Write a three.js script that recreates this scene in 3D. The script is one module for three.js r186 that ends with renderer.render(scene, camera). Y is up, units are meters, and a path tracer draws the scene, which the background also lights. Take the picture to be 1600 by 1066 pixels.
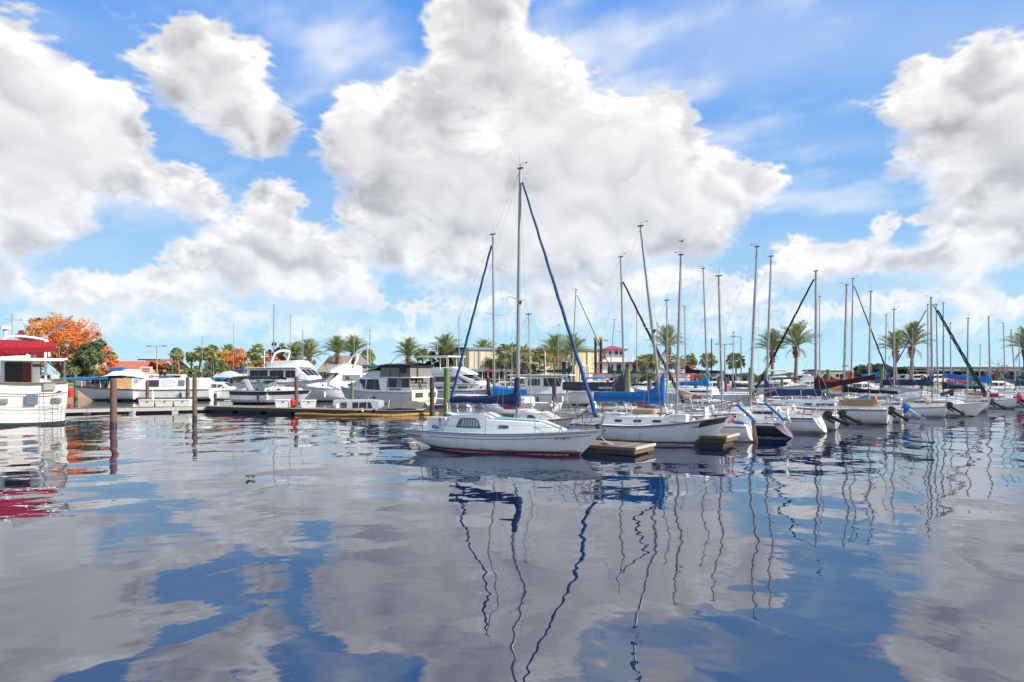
import * as THREE from 'three';
import { mergeGeometries, toCreasedNormals } from 'three/addons/utils/BufferGeometryUtils.js';
import { RoundedBoxGeometry } from 'three/addons/geometries/RoundedBoxGeometry.js';
import { createNoise3D, createNoise4D } from 'simplex-noise';

// ---------------------------------------------------------------- camera, sky, sun, exposure
const scene = new THREE.Scene();
const EYE = 3.0, FOCAL = 1067, HORIZON = 586;             // metres above the water; photograph pixels
const camera = new THREE.PerspectiveCamera((2 * Math.atan(533 / FOCAL) * 180) / Math.PI, 1600 / 1066, 0.1, 4000);
camera.position.set(0, EYE, 0);
camera.setViewOffset(1600, 1066, 0, 533 - HORIZON, 1600, 1066);
const renderer = new THREE.WebGLRenderer({ antialias: true });
renderer.toneMapping = THREE.LinearToneMapping;
renderer.toneMappingExposure = 1.28;
renderer.shadowMap.enabled = true;
const SUN = new THREE.Vector3(0.82, 0.52, 0.26).normalize();
const sun = new THREE.DirectionalLight(new THREE.Color(1, 0.94, 0.84), 5.0);
sun.name = 'sun';
sun.position.copy(SUN).multiplyScalar(300);
sun.target.position.set(0, 0, -60);
sun.position.add(sun.target.position);
sun.castShadow = true;
sun.shadow.mapSize.set(4096, 4096);
Object.assign(sun.shadow.camera, { left: -150, right: 150, top: 150, bottom: -150, near: 1, far: 700 });
scene.add(sun, sun.target);

const clamp = (x, a = 0, b = 1) => Math.min(b, Math.max(a, x)), lerp = (a, b, t) => a + (b - a) * t;
const sstep = (a, b, x) => { const t = clamp((x - a) / (b - a)); return t * t * (3 - 2 * t); };
function rng(seed) { let s = seed | 0; return () => { s = (s + 0x6d2b79f5) | 0; let t = Math.imul(s ^ (s >>> 15), 1 | s); t = (t + Math.imul(t ^ (t >>> 7), 61 | t)) ^ t; return ((t ^ (t >>> 14)) >>> 0) / 4294967296; }; }

// the sky: blue air, fair-weather cumulus and a little cirrus, as a function of direction
{
  const W = 3072, H = 1536, HU = H / 2, data = new Float32Array(W * H * 4);
  const n3 = createNoise3D(rng(11)), r = rng(77);
  // cumulus as [azimuth, elevation, half width, half height, weight] in radians, azimuth 0 = -z, to the right positive
  const blobs = [];
  const px = (x, y, rx, ry, w = 1) => {
    const a = Math.atan((x - 800) / FOCAL), e = Math.atan(((HORIZON - y) / FOCAL) * Math.cos(a));
    blobs.push([a, e, (rx / FOCAL) * Math.cos(a) ** 2, (ry / FOCAL) * Math.cos(a) * Math.cos(e) ** 2, w]);
  };
  for (const b of [
    [-10, 120, 110, 90], [70, 130, 70, 60], [40, 200, 130, 90], [130, 170, 70, 50], [175, 205, 60, 70], [70, 260, 130, 60], [180, 265, 60, 45], [110, 235, 110, 60], [20, 20, 60, 30, .45], [185, 15, 40, 25, .45],
    [50, 335, 90, 50], [30, 370, 70, 40], [110, 345, 50, 35], [-60, 340, 90, 60], [-90, 200, 140, 100],
    [310, 70, 62, 50], [345, 110, 75, 60], [300, 140, 70, 50], [360, 165, 85, 55], [420, 200, 52, 42], [395, 225, 50, 28], [225, 88, 45, 25, .75], [408, 78, 18, 22, .7],
    [290, 290, 45, 40], [315, 320, 50, 32], [240, 300, 50, 30, .7], [200, 310, 60, 25, .5], [432, 308, 46, 32], [415, 325, 35, 20, .7],
    [560, 190, 50, 55], [540, 240, 50, 50], [600, 215, 70, 60], [650, 150, 45, 45], [690, 200, 75, 65], [740, 60, 75, 70], [760, 0, 70, 55], [790, 110, 90, 75], [720, 130, 60, 60], [850, 180, 100, 80], [880, 240, 120, 80],
    [640, 290, 110, 60], [740, 290, 130, 70], [840, 300, 130, 70], [600, 340, 70, 50], [690, 370, 120, 50], [800, 380, 150, 55], [950, 290, 110, 80], [960, 190, 55, 45], [1030, 190, 50, 55], [1040, 240, 60, 60], [1000, 300, 100, 70],
    [1080, 330, 90, 55], [980, 370, 130, 45], [1130, 300, 70, 45], [1180, 290, 55, 32], [1110, 260, 45, 35, .8], [1090, 375, 70, 30], [880, 400, 120, 40], [630, 398, 70, 28], [730, 430, 110, 28, .8],
    [430, 375, 85, 32], [490, 390, 55, 28], [400, 410, 110, 38], [500, 425, 90, 38], [330, 395, 70, 30, .8], [290, 420, 60, 25, .7], [560, 468, 55, 20, .8], [480, 460, 90, 25, .8], [380, 445, 70, 25, .8],
    [15, 440, 38, 38], [125, 440, 38, 24], [190, 455, 52, 26], [100, 470, 60, 18], [260, 455, 55, 24, .9], [310, 475, 60, 20, .9], [180, 480, 80, 14, .7],
    [1430, 120, 40, 32], [1420, 170, 52, 45], [1480, 150, 60, 55], [1540, 115, 70, 60], [1600, 130, 80, 80], [1490, 220, 85, 55], [1570, 230, 90, 70], [1650, 260, 110, 110], [1500, 290, 70, 40], [1590, 320, 90, 55], [1530, 360, 75, 35], [1600, 385, 80, 32], [1460, 340, 40, 25, .7], [1410, 260, 40, 40, .7],
    [1385, 350, 26, 16], [1372, 356, 22, 10, .8], [1330, 168, 30, 9, .75], [1255, 165, 22, 8, .5], [1710, 150, 120, 120],
    [1240, 400, 42, 30], [1300, 405, 48, 26], [1350, 402, 50, 24], [1385, 415, 45, 20], [1270, 430, 80, 22, .8], [1450, 405, 50, 24], [1520, 420, 70, 26, .8], [1490, 455, 60, 20, .8], [1560, 480, 80, 22, .8], [1400, 470, 70, 18, .7],
    [1180, 450, 70, 22, .7], [1060, 440, 90, 30, .8], [940, 450, 110, 28, .8], [840, 470, 90, 24, .8], [1000, 490, 110, 20, .7], [1150, 490, 100, 18, .6], [700, 480, 90, 20, .7], [780, 510, 110, 14, .6], [420, 500, 120, 16, .65], [230, 505, 110, 12, .6], [560, 512, 100, 14, .6], [1300, 490, 120, 16, .6], [960, 520, 140, 10, .5], [60, 500, 80, 14, .6], [1500, 505, 120, 14, .6],
    [60, 525, 60, 12, .8], [150, 515, 50, 13, .85], [235, 530, 60, 11, .8], [330, 520, 50, 13, .85], [400, 535, 60, 10, .8], [470, 522, 45, 12, .85], [545, 530, 60, 11, .8], [640, 525, 50, 12, .8], [700, 540, 70, 9, .75], [900, 500, 60, 14, .8], [1010, 530, 80, 10, .75], [1120, 520, 60, 11, .8], [1230, 515, 55, 12, .8], [1340, 525, 70, 10, .75], [1440, 515, 50, 12, .8], [1540, 530, 70, 10, .75],
  ]) px(...b);
  // the same weather all the way round
  for (let k = 0; k < 46; k++) {
    const a = lerp(0.82, 2 * Math.PI - 0.82, (k + r()) / 46), e = 0.05 + 0.95 * Math.pow(r(), 1.3), s = (0.05 + 0.11 * r()) * lerp(0.55, 1.25, clamp(e / 0.7));
    for (let j = 0; j < 9; j++) blobs.push([a + ((r() - 0.5) * 2.6 * s) / Math.cos(Math.min(e, 1.1)), Math.max(0.03, e + (r() - 0.5) * 1.2 * s), (s * (0.5 + 0.6 * r())) / Math.cos(Math.min(e, 1.1)), s * (0.35 + 0.4 * r()), 1]);
  }
  for (let k = 0; k < 12; k++) blobs.push([r() * 6.28, 0.75 + 0.6 * r(), 0.3 + 0.3 * r(), 0.1 + 0.1 * r(), 0.9]);
  const D = new Float32Array(W * HU), base = new Float32Array(W * HU);
  const yOf = (row) => ((row + 0.5) / HU) * (Math.PI / 2);
  for (const [a, e, ra, re, w] of blobs) {            // smooth humps, joined by their largest and a share of their sum
    const c0 = ((a - Math.PI / 2) / (2 * Math.PI) + 0.5) * W, cw = (ra * 1.5 * W) / (2 * Math.PI), r0 = Math.max(0, Math.floor(((e - re * 1.5) / (Math.PI / 2)) * HU)), r1 = Math.min(HU - 1, Math.ceil(((e + re * 1.5) / (Math.PI / 2)) * HU));
    for (let row = r0; row <= r1; row++) for (let c = Math.floor(c0 - cw); c <= c0 + cw; c++) {
      const dx = ((c + 0.5 - c0) / cw) * 1.5, dy = (yOf(row) - e) / re, q = dx * dx + dy * dy * (dy < 0 ? 1.25 : 1);
      if (q > 2.2) continue;
      const v = w * (1.0 - q * 0.62), at = row * W + ((c % W) + W) % W;
      const was = base[at] || -1;
      base[at] = was > v ? was + 0.12 * Math.max(0, v + 0.3) : v + 0.12 * Math.max(0, was + 0.3);
    }
  }
  // every hump is built of smaller puffs, each bright towards the light and dimmer below; the lower ones stand in front
  const puffs = [];
  for (const [a, e, ra, re, w] of blobs) {
    if (w < 0.5) continue;
    const n = Math.round(clamp((ra * re) / 0.0007, 4, 11));
    for (let k = 0; k < n; k++) {
      const t = r() * 6.283, q = Math.sqrt(r()) * 0.95, s = Math.min(ra, re * 1.3) * lerp(0.5, 1.1, r() * r());
      puffs.push([a + Math.cos(t) * q * ra, e + Math.sin(t) * q * re, s * 1.15, s]);
    }
  }
  puffs.sort((p, q) => q[1] - p[1] + (q[2] - p[2]) * 0.25);
  // thin high cloud in broad sheets, as [azimuth, elevation, half width, half height, weight]
  const veils = [[1250, 50, 330, 60, .55], [1480, 70, 200, 60, .6], [1050, 30, 160, 40, .45], [1180, 120, 120, 40, .35], [560, 110, 110, 45, .4], [480, 60, 90, 30, .3], [1130, 215, 170, 22, .4], [1270, 235, 120, 18, .35], [1100, 310, 130, 30, .3], [880, 90, 60, 40, .3], [60, 30, 70, 30, .35], [330, 400, 200, 60, .25], [1330, 165, 45, 12, .5], [1380, 440, 200, 60, .3], [200, 470, 250, 50, .3]].map(([x, y, rx, ry, w]) => { const a = Math.atan((x - 800) / FOCAL), e = Math.atan(((HORIZON - y) / FOCAL) * Math.cos(a)); return [a, e, (rx / FOCAL) * Math.cos(a) ** 2, (ry / FOCAL) * Math.cos(a) * Math.cos(e) ** 2, w]; });
  for (let k = 0; k < 16; k++) veils.push([0.9 + (k / 16) * 4.4 + 0.2 * r(), 0.1 + 0.6 * r(), 0.15 + 0.25 * r(), 0.04 + 0.08 * r(), 0.3 + 0.3 * r()]);
  const sheets = new Float32Array(W * HU);
  for (const [a, e, ra, re, w] of veils) {
    const c0 = ((a - Math.PI / 2) / (2 * Math.PI) + 0.5) * W, cw = (ra * W) / (2 * Math.PI), r0 = Math.max(0, Math.floor(((e - re * 2) / (Math.PI / 2)) * HU)), r1 = Math.min(HU - 1, Math.ceil(((e + re * 2) / (Math.PI / 2)) * HU));
    for (let row = r0; row <= r1; row++) { const dy = (yOf(row) - e) / re; for (let c = Math.floor(c0 - 2 * cw); c <= c0 + 2 * cw; c++) { const dx = (c + 0.5 - c0) / cw, q = dx * dx + dy * dy; if (q < 4) sheets[row * W + (((c % W) + W) % W)] += w * (Math.exp(-q * 1.1) - 0.012); } }
  }
  const shade = new Float32Array(W * HU).fill(0.45);
  for (const [a, e, ra, re] of puffs) {
    const c0 = ((a - Math.PI / 2) / (2 * Math.PI) + 0.5) * W, cw = (ra * W) / (2 * Math.PI), r0 = Math.max(0, Math.floor(((e - re) / (Math.PI / 2)) * HU)), r1 = Math.min(HU - 1, Math.ceil(((e + re) / (Math.PI / 2)) * HU)), own = 0.10 * (r() - 0.5);
    for (let row = r0; row <= r1; row++) for (let c = Math.floor(c0 - cw); c <= c0 + cw; c++) {
      const dx = (c + 0.5 - c0) / cw, dy = (yOf(row) - e) / re, q = dx * dx + dy * dy;
      if (q >= 1) continue;
      const i = row * W + ((c % W) + W) % W, nz = Math.sqrt(1 - q);
      shade[i] = lerp(shade[i], 0.46 + 0.38 * dy + 0.13 * dx + 0.12 * nz + own, sstep(1, lerp(0.15, 0.5, sstep(-0.5, 0.6, dy)), q) * 0.9);
    }
  }
  const blur = (src, rad) => {
    const tmp = new Float32Array(W * HU);
    for (let row = 0; row < HU; row++) {
      let s = 0; const o = row * W;
      for (let c = -rad; c <= rad; c++) s += src[o + ((c + W) % W)];
      for (let c = 0; c < W; c++) { tmp[o + c] = s / (2 * rad + 1); s += src[o + ((c + rad + 1) % W)] - src[o + ((c - rad + W) % W)]; }
    }
    for (let c = 0; c < W; c++) {
      let s = 0; const g = (row) => tmp[Math.min(HU - 1, Math.max(0, row)) * W + c];
      for (let k = -rad; k <= rad; k++) s += g(k);
      for (let row = 0; row < HU; row++) { src[row * W + c] = s / (2 * rad + 1); s += g(row + rad + 1) - g(row - rad); }
    }
  };
  for (let i = 0; i < base.length; i++) if (base[i] === 0) base[i] = -0.55; else base[i] = Math.max(base[i], -0.55);
  blur(base, 5); blur(base, 4);
  blur(shade, 3); blur(shade, 2);
  const soft = Float32Array.from(base); blur(soft, 9); blur(soft, 9);
  const thin = new Float32Array(W * HU), warpX = new Float32Array(W * HU), warpY = new Float32Array(W * HU), under = new Float32Array(W * HU);
  for (let row = 0; row < HU; row++) {
    const el = yOf(row), cy = Math.sin(el), ce = Math.cos(el), f = lerp(22, 9, sstep(0.04, 0.5, el));
    for (let c = 0; c < W; c++) {
      const az = ((c + 0.5) / W - 0.5) * 2 * Math.PI, x = Math.cos(az) * ce, z = Math.sin(az) * ce, at = row * W + c;
      const hop = el > 1.2 ? 8 : el > 0.75 ? 3 : z > 0.2 ? 2 : 1;
      if (c % hop) { D[at] = D[at - 1]; under[at] = under[at - 1]; warpX[at] = warpX[at - 1]; warpY[at] = warpY[at - 1]; thin[at] = thin[at - 1]; continue; }
      const b = base[at];
      let d = -1;
      if (b > -0.5) {
        const wx = n3(x * 14, cy * 14, z * 14), wy = n3(x * 14 + 31, cy * 14, z * 14);
        let s = 0, amp = 0.6, fr = f; const fine = z < 0 && Math.abs(x) < -z && el < 0.62;
        for (let o = 0; o < (fine ? 6 : 4); o++) { const n = n3((x + wx * 0.012) * fr + o * 17, (cy + wy * 0.012) * fr, (z + wx * 0.012) * fr); s += amp * (o < 1 ? n * 0.8 : o < 3 ? 0.85 - 2.1 * Math.abs(n) : o < 4 ? 0.62 - 1.5 * Math.abs(n) : n * 0.9); amp *= 0.58; fr *= 2.03; }
        const g = soft[Math.min(HU - 1, row + 6) * W + c] - soft[Math.max(0, row - 6) * W + c];
        d = b + s * lerp(0.50, 0.36, sstep(0.0, 0.12, g)) - 0.31; d = Math.max(d, (soft[at] - 0.42) * 1.15 + 0.08 * s); under[at] = sstep(-0.02, 0.12, g);
        const w2 = fine ? n3(x * 55, cy * 55, z * 55 + 9) : 0;
        warpX[at] = wx * 9 + w2 * 2.5; warpY[at] = wy * 9 - w2 * 2;
      }
      D[at] = d;
      const k = 1 / (cy + 0.22), u = x * k, v = z * k, uu = u * 0.86 + v * 0.5, vv = -u * 0.5 + v * 0.86;
      if (d > 0.5) continue;
      const veil = n3(uu * 0.9, vv * 1.5, 3) + 0.5 * n3(uu * 2.4, vv * 4.2, 7) + 0.3 * n3(uu * 6, vv * 10, 9) + (z < 0 ? 0.16 * n3(uu * 15, vv * 22, 5) : 0);
      const sheetAt = sheets[at] * 0.62;
      thin[at] = Math.min(0.85, sheetAt * (0.55 + 0.5 * sstep(-0.8, 0.9, veil))) + sstep(-0.3, 1.15, veil) * 0.60 * sstep(0.03, 0.3, el) + 0.08 * sstep(-0.4, 0.8, n3(u * 3, v * 3, 40));
    }
  }
  for (let row = 0; row < HU; row++) {
    const el = yOf(row), t = el / (Math.PI / 2);
    // clear air: pale cyan at the horizon to strong blue overhead
    const k1 = 1 - Math.exp(-el * 3.3), k0 = Math.exp(-el * 11);
    const air = [lerp(0.40, 0.026, k1), lerp(0.66, 0.185, k1), lerp(0.77, 0.66, k1)];
    air[0] = lerp(air[0], 0.48, k0 * 0.5); air[1] = lerp(air[1], 0.70, k0 * 0.5); air[2] = lerp(air[2], 0.79, k0 * 0.5);
    for (let c = 0; c < W; c++) {
      const i = row * W + c, d = D[i];
      let R = air[0], G = air[1], B = air[2];
      const v = Math.min(0.9, thin[i]);
      R = lerp(R, 0.69, v); G = lerp(G, 0.73, v); B = lerp(B, 0.78, v);
      const a = sstep(-0.08, lerp(0.26, 0.62, under[i]), d);
      if (a > 0) {
        const wr = Math.min(HU - 1, Math.max(0, Math.round(row + warpY[i]))), wc = (Math.round(c + warpX[i]) + W) % W, puff = shade[wr * W + wc];
        let load = 0;                                                      // cloud met on the way up to the light shades what is under it
        for (let s = 1; s <= 14; s++) { const q = s * s * 0.34 + 2.2 * s; load += clamp(soft[Math.min(HU - 1, (row + q) | 0) * W + ((c + ((q * 0.3) | 0)) % W)] + 0.1, 0, 0.9); }
        const dark = 1 - Math.exp(-load * 0.16), deep = sstep(0.1, 0.8, d);
        const mid = n3(c * 0.014, row * 0.018, 5);
        let lit = 0.645 - 0.32 * dark * deep * lerp(1, 0.2, Math.exp(-el * 4.5)) - 0.06 * sstep(0.15, 0.9, d) + 0.78 * (puff - 0.52) * sstep(-0.02, 0.4, d) + 0.03 * mid * deep;
        lit = lit > 0.68 ? lit + Math.pow(lit - 0.68, 1.4) * 1.6 : lit; lit = clamp(lit, 0.34, 1.15);
        const warm = sstep(0.45, 0.7, lit), hz = Math.exp(-el * 8);
        lit = lerp(lit, 0.80, hz * 0.6) * (1 + 0.28 * Math.exp(-el * 5));
        const ea = a * (1 - hz * 0.32);
        R = lerp(R, lit * lerp(0.97, 1.0, warm), ea); G = lerp(G, lit * lerp(0.98, 0.985, warm), ea); B = lerp(B, lit * lerp(1.02, 0.985, warm), ea);
      }
      const o = ((row + HU) * W + c) * 4;
      data[o] = R; data[o + 1] = G; data[o + 2] = B; data[o + 3] = 1;
    }
  }
  for (let row = 0; row < HU; row++) for (let c = 0; c < W; c++) { const o = (row * W + c) * 4; data[o] = 0.45; data[o + 1] = 0.55; data[o + 2] = 0.62; data[o + 3] = 1; }
  const sky = new THREE.DataTexture(data, W, H, THREE.RGBAFormat, THREE.FloatType);
  sky.mapping = THREE.EquirectangularReflectionMapping;
  sky.magFilter = THREE.LinearFilter; sky.minFilter = THREE.LinearFilter;
  sky.needsUpdate = true;
  scene.background = sky;
  scene.environment = sky;
}
// ---------------------------------------------------------------- helpers
const n3 = createNoise3D(rng(5)), n4 = createNoise4D(rng(6));
const V = (x, y, z) => new THREE.Vector3(x, y, z);
const atX = (px, d) => ((px - 800) / FOCAL) * d;                       // metres to the right of the camera axis
const atY = (py, d) => EYE - ((py - HORIZON) / FOCAL) * d;             // metres above the water
const used = new Map();
const numbered = (n) => { const k = used.get(n) ?? 0; used.set(n, k + 1); return k ? `${n}_${String(k).padStart(3, '0')}` : n; };
function thing(name, label, category, group) {
  const o = new THREE.Group();
  o.name = numbered(name);
  o.userData = { label, category };
  if (group) o.userData.group = group;
  scene.add(o);
  return o;
}
const plain = (g) => {
  if (!g.index) { const n = g.attributes.position.count, ix = new Uint32Array(n); for (let i = 0; i < n; i++) ix[i] = i; g.setIndex(new THREE.BufferAttribute(ix, 1)); }
  for (const k of Object.keys(g.attributes)) if (!['position', 'normal', 'uv'].includes(k)) g.deleteAttribute(k);
  if (!g.attributes.uv) g.setAttribute('uv', new THREE.BufferAttribute(new Float32Array(g.attributes.position.count * 2), 2));
  if (!g.attributes.normal) g.computeVertexNormals();
  return g;
};
function mesh(name, geos, material, parent) {
  const g = Array.isArray(geos) ? (geos.length > 1 ? mergeGeometries(geos.map(plain)) : plain(geos[0])) : plain(geos);
  const m = new THREE.Mesh(g, material);
  m.name = name; m.castShadow = m.receiveShadow = true;
  (parent ?? scene).add(m);
  return m;
}
function structure(name, geos, material) { const m = mesh(numbered(name), geos, material); m.userData.kind = 'structure'; return m; }
const box = (cx, cy, cz, sx, sy, sz) => new THREE.BoxGeometry(sx, sy, sz).translate(cx, cy, cz);
const rbox = (cx, cy, cz, sx, sy, sz, r = 0.03) => new RoundedBoxGeometry(sx, sy, sz, 2, Math.min(r, sx * 0.49, sy * 0.49, sz * 0.49)).translate(cx, cy, cz);
const UP = V(0, 1, 0);
function rod(a, b, r0, r1 = r0, seg = 6) {
  const A = V(...a), Bv = V(...b), d = Bv.clone().sub(A), len = d.length();
  return new THREE.CylinderGeometry(r1, r0, len, seg, 1).translate(0, len / 2, 0).applyQuaternion(new THREE.Quaternion().setFromUnitVectors(UP, d.normalize())).translate(...a);
}
const rods = (pts, r, seg = 5) => pts.slice(1).map((p, i) => rod(pts[i], p, r, r, seg));
const curve = (pts, r, seg = 6, n = 24) => new THREE.TubeGeometry(new THREE.CatmullRomCurve3(pts.map((p) => V(...p))), n, r, seg, false);
function sag(a, b, drop, r = 0.012, seg = 4) { const pts = []; for (let i = 0; i <= 8; i++) { const t = i / 8; pts.push([lerp(a[0], b[0], t), lerp(a[1], b[1], t) - drop * 4 * t * (1 - t), lerp(a[2], b[2], t)]); } return curve(pts, r, seg, 16); }
// a sheet over (u, v) with smooth normals; creased > 0 splits edges sharper than that angle
function sheet(nu, nv, f, creased = 0, su = 1, sv = 1) {
  const p = [], uv = [], ix = [];
  for (let i = 0; i <= nu; i++) for (let j = 0; j <= nv; j++) { const u = i / nu, v = j / nv; p.push(...f(u, v)); uv.push(u * su, v * sv); }
  for (let i = 0; i < nu; i++) for (let j = 0; j < nv; j++) { const a = i * (nv + 1) + j, b = a + nv + 1; ix.push(a, b, a + 1, a + 1, b, b + 1); }
  const g = new THREE.BufferGeometry();
  g.setAttribute('position', new THREE.Float32BufferAttribute(p, 3)); g.setAttribute('uv', new THREE.Float32BufferAttribute(uv, 2)); g.setIndex(ix);
  g.computeVertexNormals();
  return creased ? toCreasedNormals(g, creased) : g;
}
// rings of equal length joined to a skin
function loft(rings, { caps = true, closed = false, crease = 0.6, su = 1, sv = 1 } = {}) {
  const n = rings[0].length, p = [], uv = [], ix = [], m = closed ? n : n - 1;
  rings.forEach((r, i) => r.forEach((q, j) => { p.push(...q); uv.push((i / (rings.length - 1)) * su, (j / n) * sv); }));
  for (let i = 0; i < rings.length - 1; i++) for (let j = 0; j < m; j++) { const a = i * n + j, b = i * n + ((j + 1) % n), c = a + n, d = b + n; ix.push(a, b, c, b, d, c); }
  if (caps) for (const i of [0, rings.length - 1]) {
    const c = [0, 0, 0]; rings[i].forEach((q) => q.forEach((x, k) => { c[k] += x / n; }));
    const at = p.length / 3; p.push(...c); uv.push(0.5, 0.5);
    for (let j = 0; j < (closed ? n : n); j++) { const a = i * n + j, b = i * n + ((j + 1) % n); i ? ix.push(at, a, b) : ix.push(at, b, a); }
  }
  const g = new THREE.BufferGeometry();
  g.setAttribute('position', new THREE.Float32BufferAttribute(p, 3)); g.setAttribute('uv', new THREE.Float32BufferAttribute(uv, 2)); g.setIndex(ix);
  g.computeVertexNormals();
  return crease ? toCreasedNormals(g, crease) : g;
}
// a flat outline in the unit square laid on a surface f(u, v)
function patch(f, round = 0, cut) {
  const s = new THREE.Shape();
  if (cut) cut.forEach(([x, y], i) => (i ? s.lineTo(x, y) : s.moveTo(x, y)));
  else { const r = Math.max(round, 0.001), q = Math.min(0.5, r * 2.2); s.moveTo(r, 0); s.lineTo(1 - r, 0); s.quadraticCurveTo(1, 0, 1, q); s.lineTo(1, 1 - q); s.quadraticCurveTo(1, 1, 1 - r, 1); s.lineTo(r, 1); s.quadraticCurveTo(0, 1, 0, 1 - q); s.lineTo(0, q); s.quadraticCurveTo(0, 0, r, 0); }
  const g = new THREE.ShapeGeometry(s, 4), a = g.attributes.position;
  for (let i = 0; i < a.count; i++) a.setXYZ(i, ...f(a.getX(i), a.getY(i)));
  g.computeVertexNormals();
  return g;
}

// ---------------------------------------------------------------- textures and materials
const tileN = (u, v, f, k = 0) => { const R = f / 6.2832; return n4(R * Math.cos(6.2832 * u) + k, R * Math.sin(6.2832 * u), R * Math.cos(6.2832 * v) + k, R * Math.sin(6.2832 * v)); };
function tex(size, f, srgb = false, rep = [1, 1]) {
  const d = new Uint8Array(size * size * 4);
  for (let y = 0; y < size; y++) for (let x = 0; x < size; x++) {
    const c = f((x + 0.5) / size, (y + 0.5) / size), o = (y * size + x) * 4;
    for (let k = 0; k < 3; k++) d[o + k] = Math.round(255 * clamp(Array.isArray(c) ? c[k] : c));
    d[o + 3] = 255;
  }
  const t = new THREE.DataTexture(d, size, size);
  t.wrapS = t.wrapT = THREE.RepeatWrapping; t.magFilter = THREE.LinearFilter; t.minFilter = THREE.LinearMipmapLinearFilter; t.generateMipmaps = true;
  if (srgb) t.colorSpace = THREE.SRGBColorSpace;
  t.repeat.set(...rep); t.needsUpdate = true;
  return t;
}
const T = {
  grime: tex(512, (u, v) => { const g = 0.5 + 0.5 * tileN(u, v, 5) * 0.6 + 0.25 * tileN(u, v, 19, 3), st = tileN(u, v * 0.0 + 0.3, 60, 8); const k = 1 - 0.10 * sstep(0.35, 0.95, g) - 0.07 * sstep(0.3, 0.9, st) * (0.5 + 0.5 * tileN(u, v, 4, 9)) - 0.03 * Math.abs(tileN(u, v, 90, 2)); return [k, k * 0.995, k * 0.985]; }),
  wood: tex(512, (u, v) => { const w = v + 0.012 * tileN(u, v, 3); const g = 0.74 + 0.16 * tileN(u * 1, w, 9) * 0.6 + 0.16 * tileN(u * 0.0 + 0.2, w, 120, 4) + 0.10 * tileN(u, w, 40, 7); const crack = sstep(0.62, 0.8, tileN(u * 0.5 + 0.1, w, 70, 12)); return g * (1 - 0.5 * crack); }),
  fold: tex(512, (u, v) => 0.5 + 0.3 * tileN(u, v, 6) + 0.2 * tileN(u * 0.4 + 0.2, v, 18, 5) + 0.08 * tileN(u, v, 60, 3)),
  speck: tex(256, (u, v) => 0.82 + 0.12 * tileN(u, v, 60) + 0.1 * tileN(u, v, 14, 4)),
};
const mats = new Map();
function M(name, c, rough = 0.5, o = {}) {
  if (mats.has(name)) return mats.get(name);
  const col = typeof c === 'number' ? new THREE.Color(c) : new THREE.Color().setRGB(...c);
  const m = new THREE.MeshPhysicalMaterial({ color: col, roughness: rough, ...o });
  m.name = name; mats.set(name, m);
  return m;
}
const gel = (name, c, r = 0.28) => M(name, c, r, { map: T.grime, clearcoat: 0.35, clearcoatRoughness: 0.15 });
const cloth = (name, c) => M(name, c, 0.92, { bumpMap: T.fold, bumpScale: 0.05, sheen: 0.2, sheenRoughness: 0.6 });
const woodM = (name, c) => M(name, c, 0.88, { map: T.wood, bumpMap: T.wood, bumpScale: 0.02 });
const white = gel('white_gelcoat', [0.84, 0.83, 0.80]), ivory = gel('ivory_gelcoat', [0.80, 0.76, 0.66]), cream = gel('cream_gelcoat', [0.76, 0.68, 0.50]), bluish = gel('pale_blue_gelcoat', [0.55, 0.68, 0.76]);
const deckWhite = M('deck_white', [0.88, 0.87, 0.84], 0.7, { map: T.speck }), deckBlue = M('deck_blue', [0.36, 0.62, 0.76], 0.7, { map: T.speck }), deckGrey = M('deck_grey', [0.58, 0.58, 0.57], 0.75, { map: T.speck }), teak = woodM('teak', [0.36, 0.2, 0.11]);
const glass = M('dark_window_glass', [0.012, 0.014, 0.017], 0.06, { ior: 1.5, specularIntensity: 1 }), glassLit = M('pale_window_glass', [0.16, 0.22, 0.24], 0.06), rubber = M('black_rubber', [0.02, 0.02, 0.022], 0.6), trimGrey = M('grey_trim', [0.28, 0.28, 0.29], 0.5), trimDark = M('dark_trim', [0.05, 0.045, 0.05], 0.45);
const alum = M('aluminium', [0.31, 0.32, 0.33], 0.42, { metalness: 0.5 }), alumDull = M('dull_aluminium', [0.40, 0.41, 0.42], 0.5, { metalness: 0.4 }), steel = M('stainless_steel', [0.34, 0.33, 0.32], 0.3, { metalness: 0.8 }), wire = M('rigging_wire', [0.38, 0.38, 0.39], 0.45, { metalness: 0.5 }), ropeM = M('white_rope', [0.6, 0.58, 0.52], 0.9), ropeDark = M('dark_rope', [0.07, 0.07, 0.08], 0.9);
const red = gel('red_paint', [0.42, 0.03, 0.04]), maroonStripe = M('maroon_stripe', [0.20, 0.02, 0.04], 0.4), navyStripe = M('navy_stripe', [0.02, 0.03, 0.10], 0.4), greenBottom = M('teal_bottom', [0.02, 0.22, 0.18], 0.6), redBottom = M('red_bottom', [0.22, 0.03, 0.035], 0.7), blackBottom = M('dark_bottom', [0.02, 0.022, 0.028], 0.7), blueBottom = M('blue_bottom', [0.03, 0.08, 0.12], 0.7), navyHull = gel('navy_hull', [0.012, 0.014, 0.03]);
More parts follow.
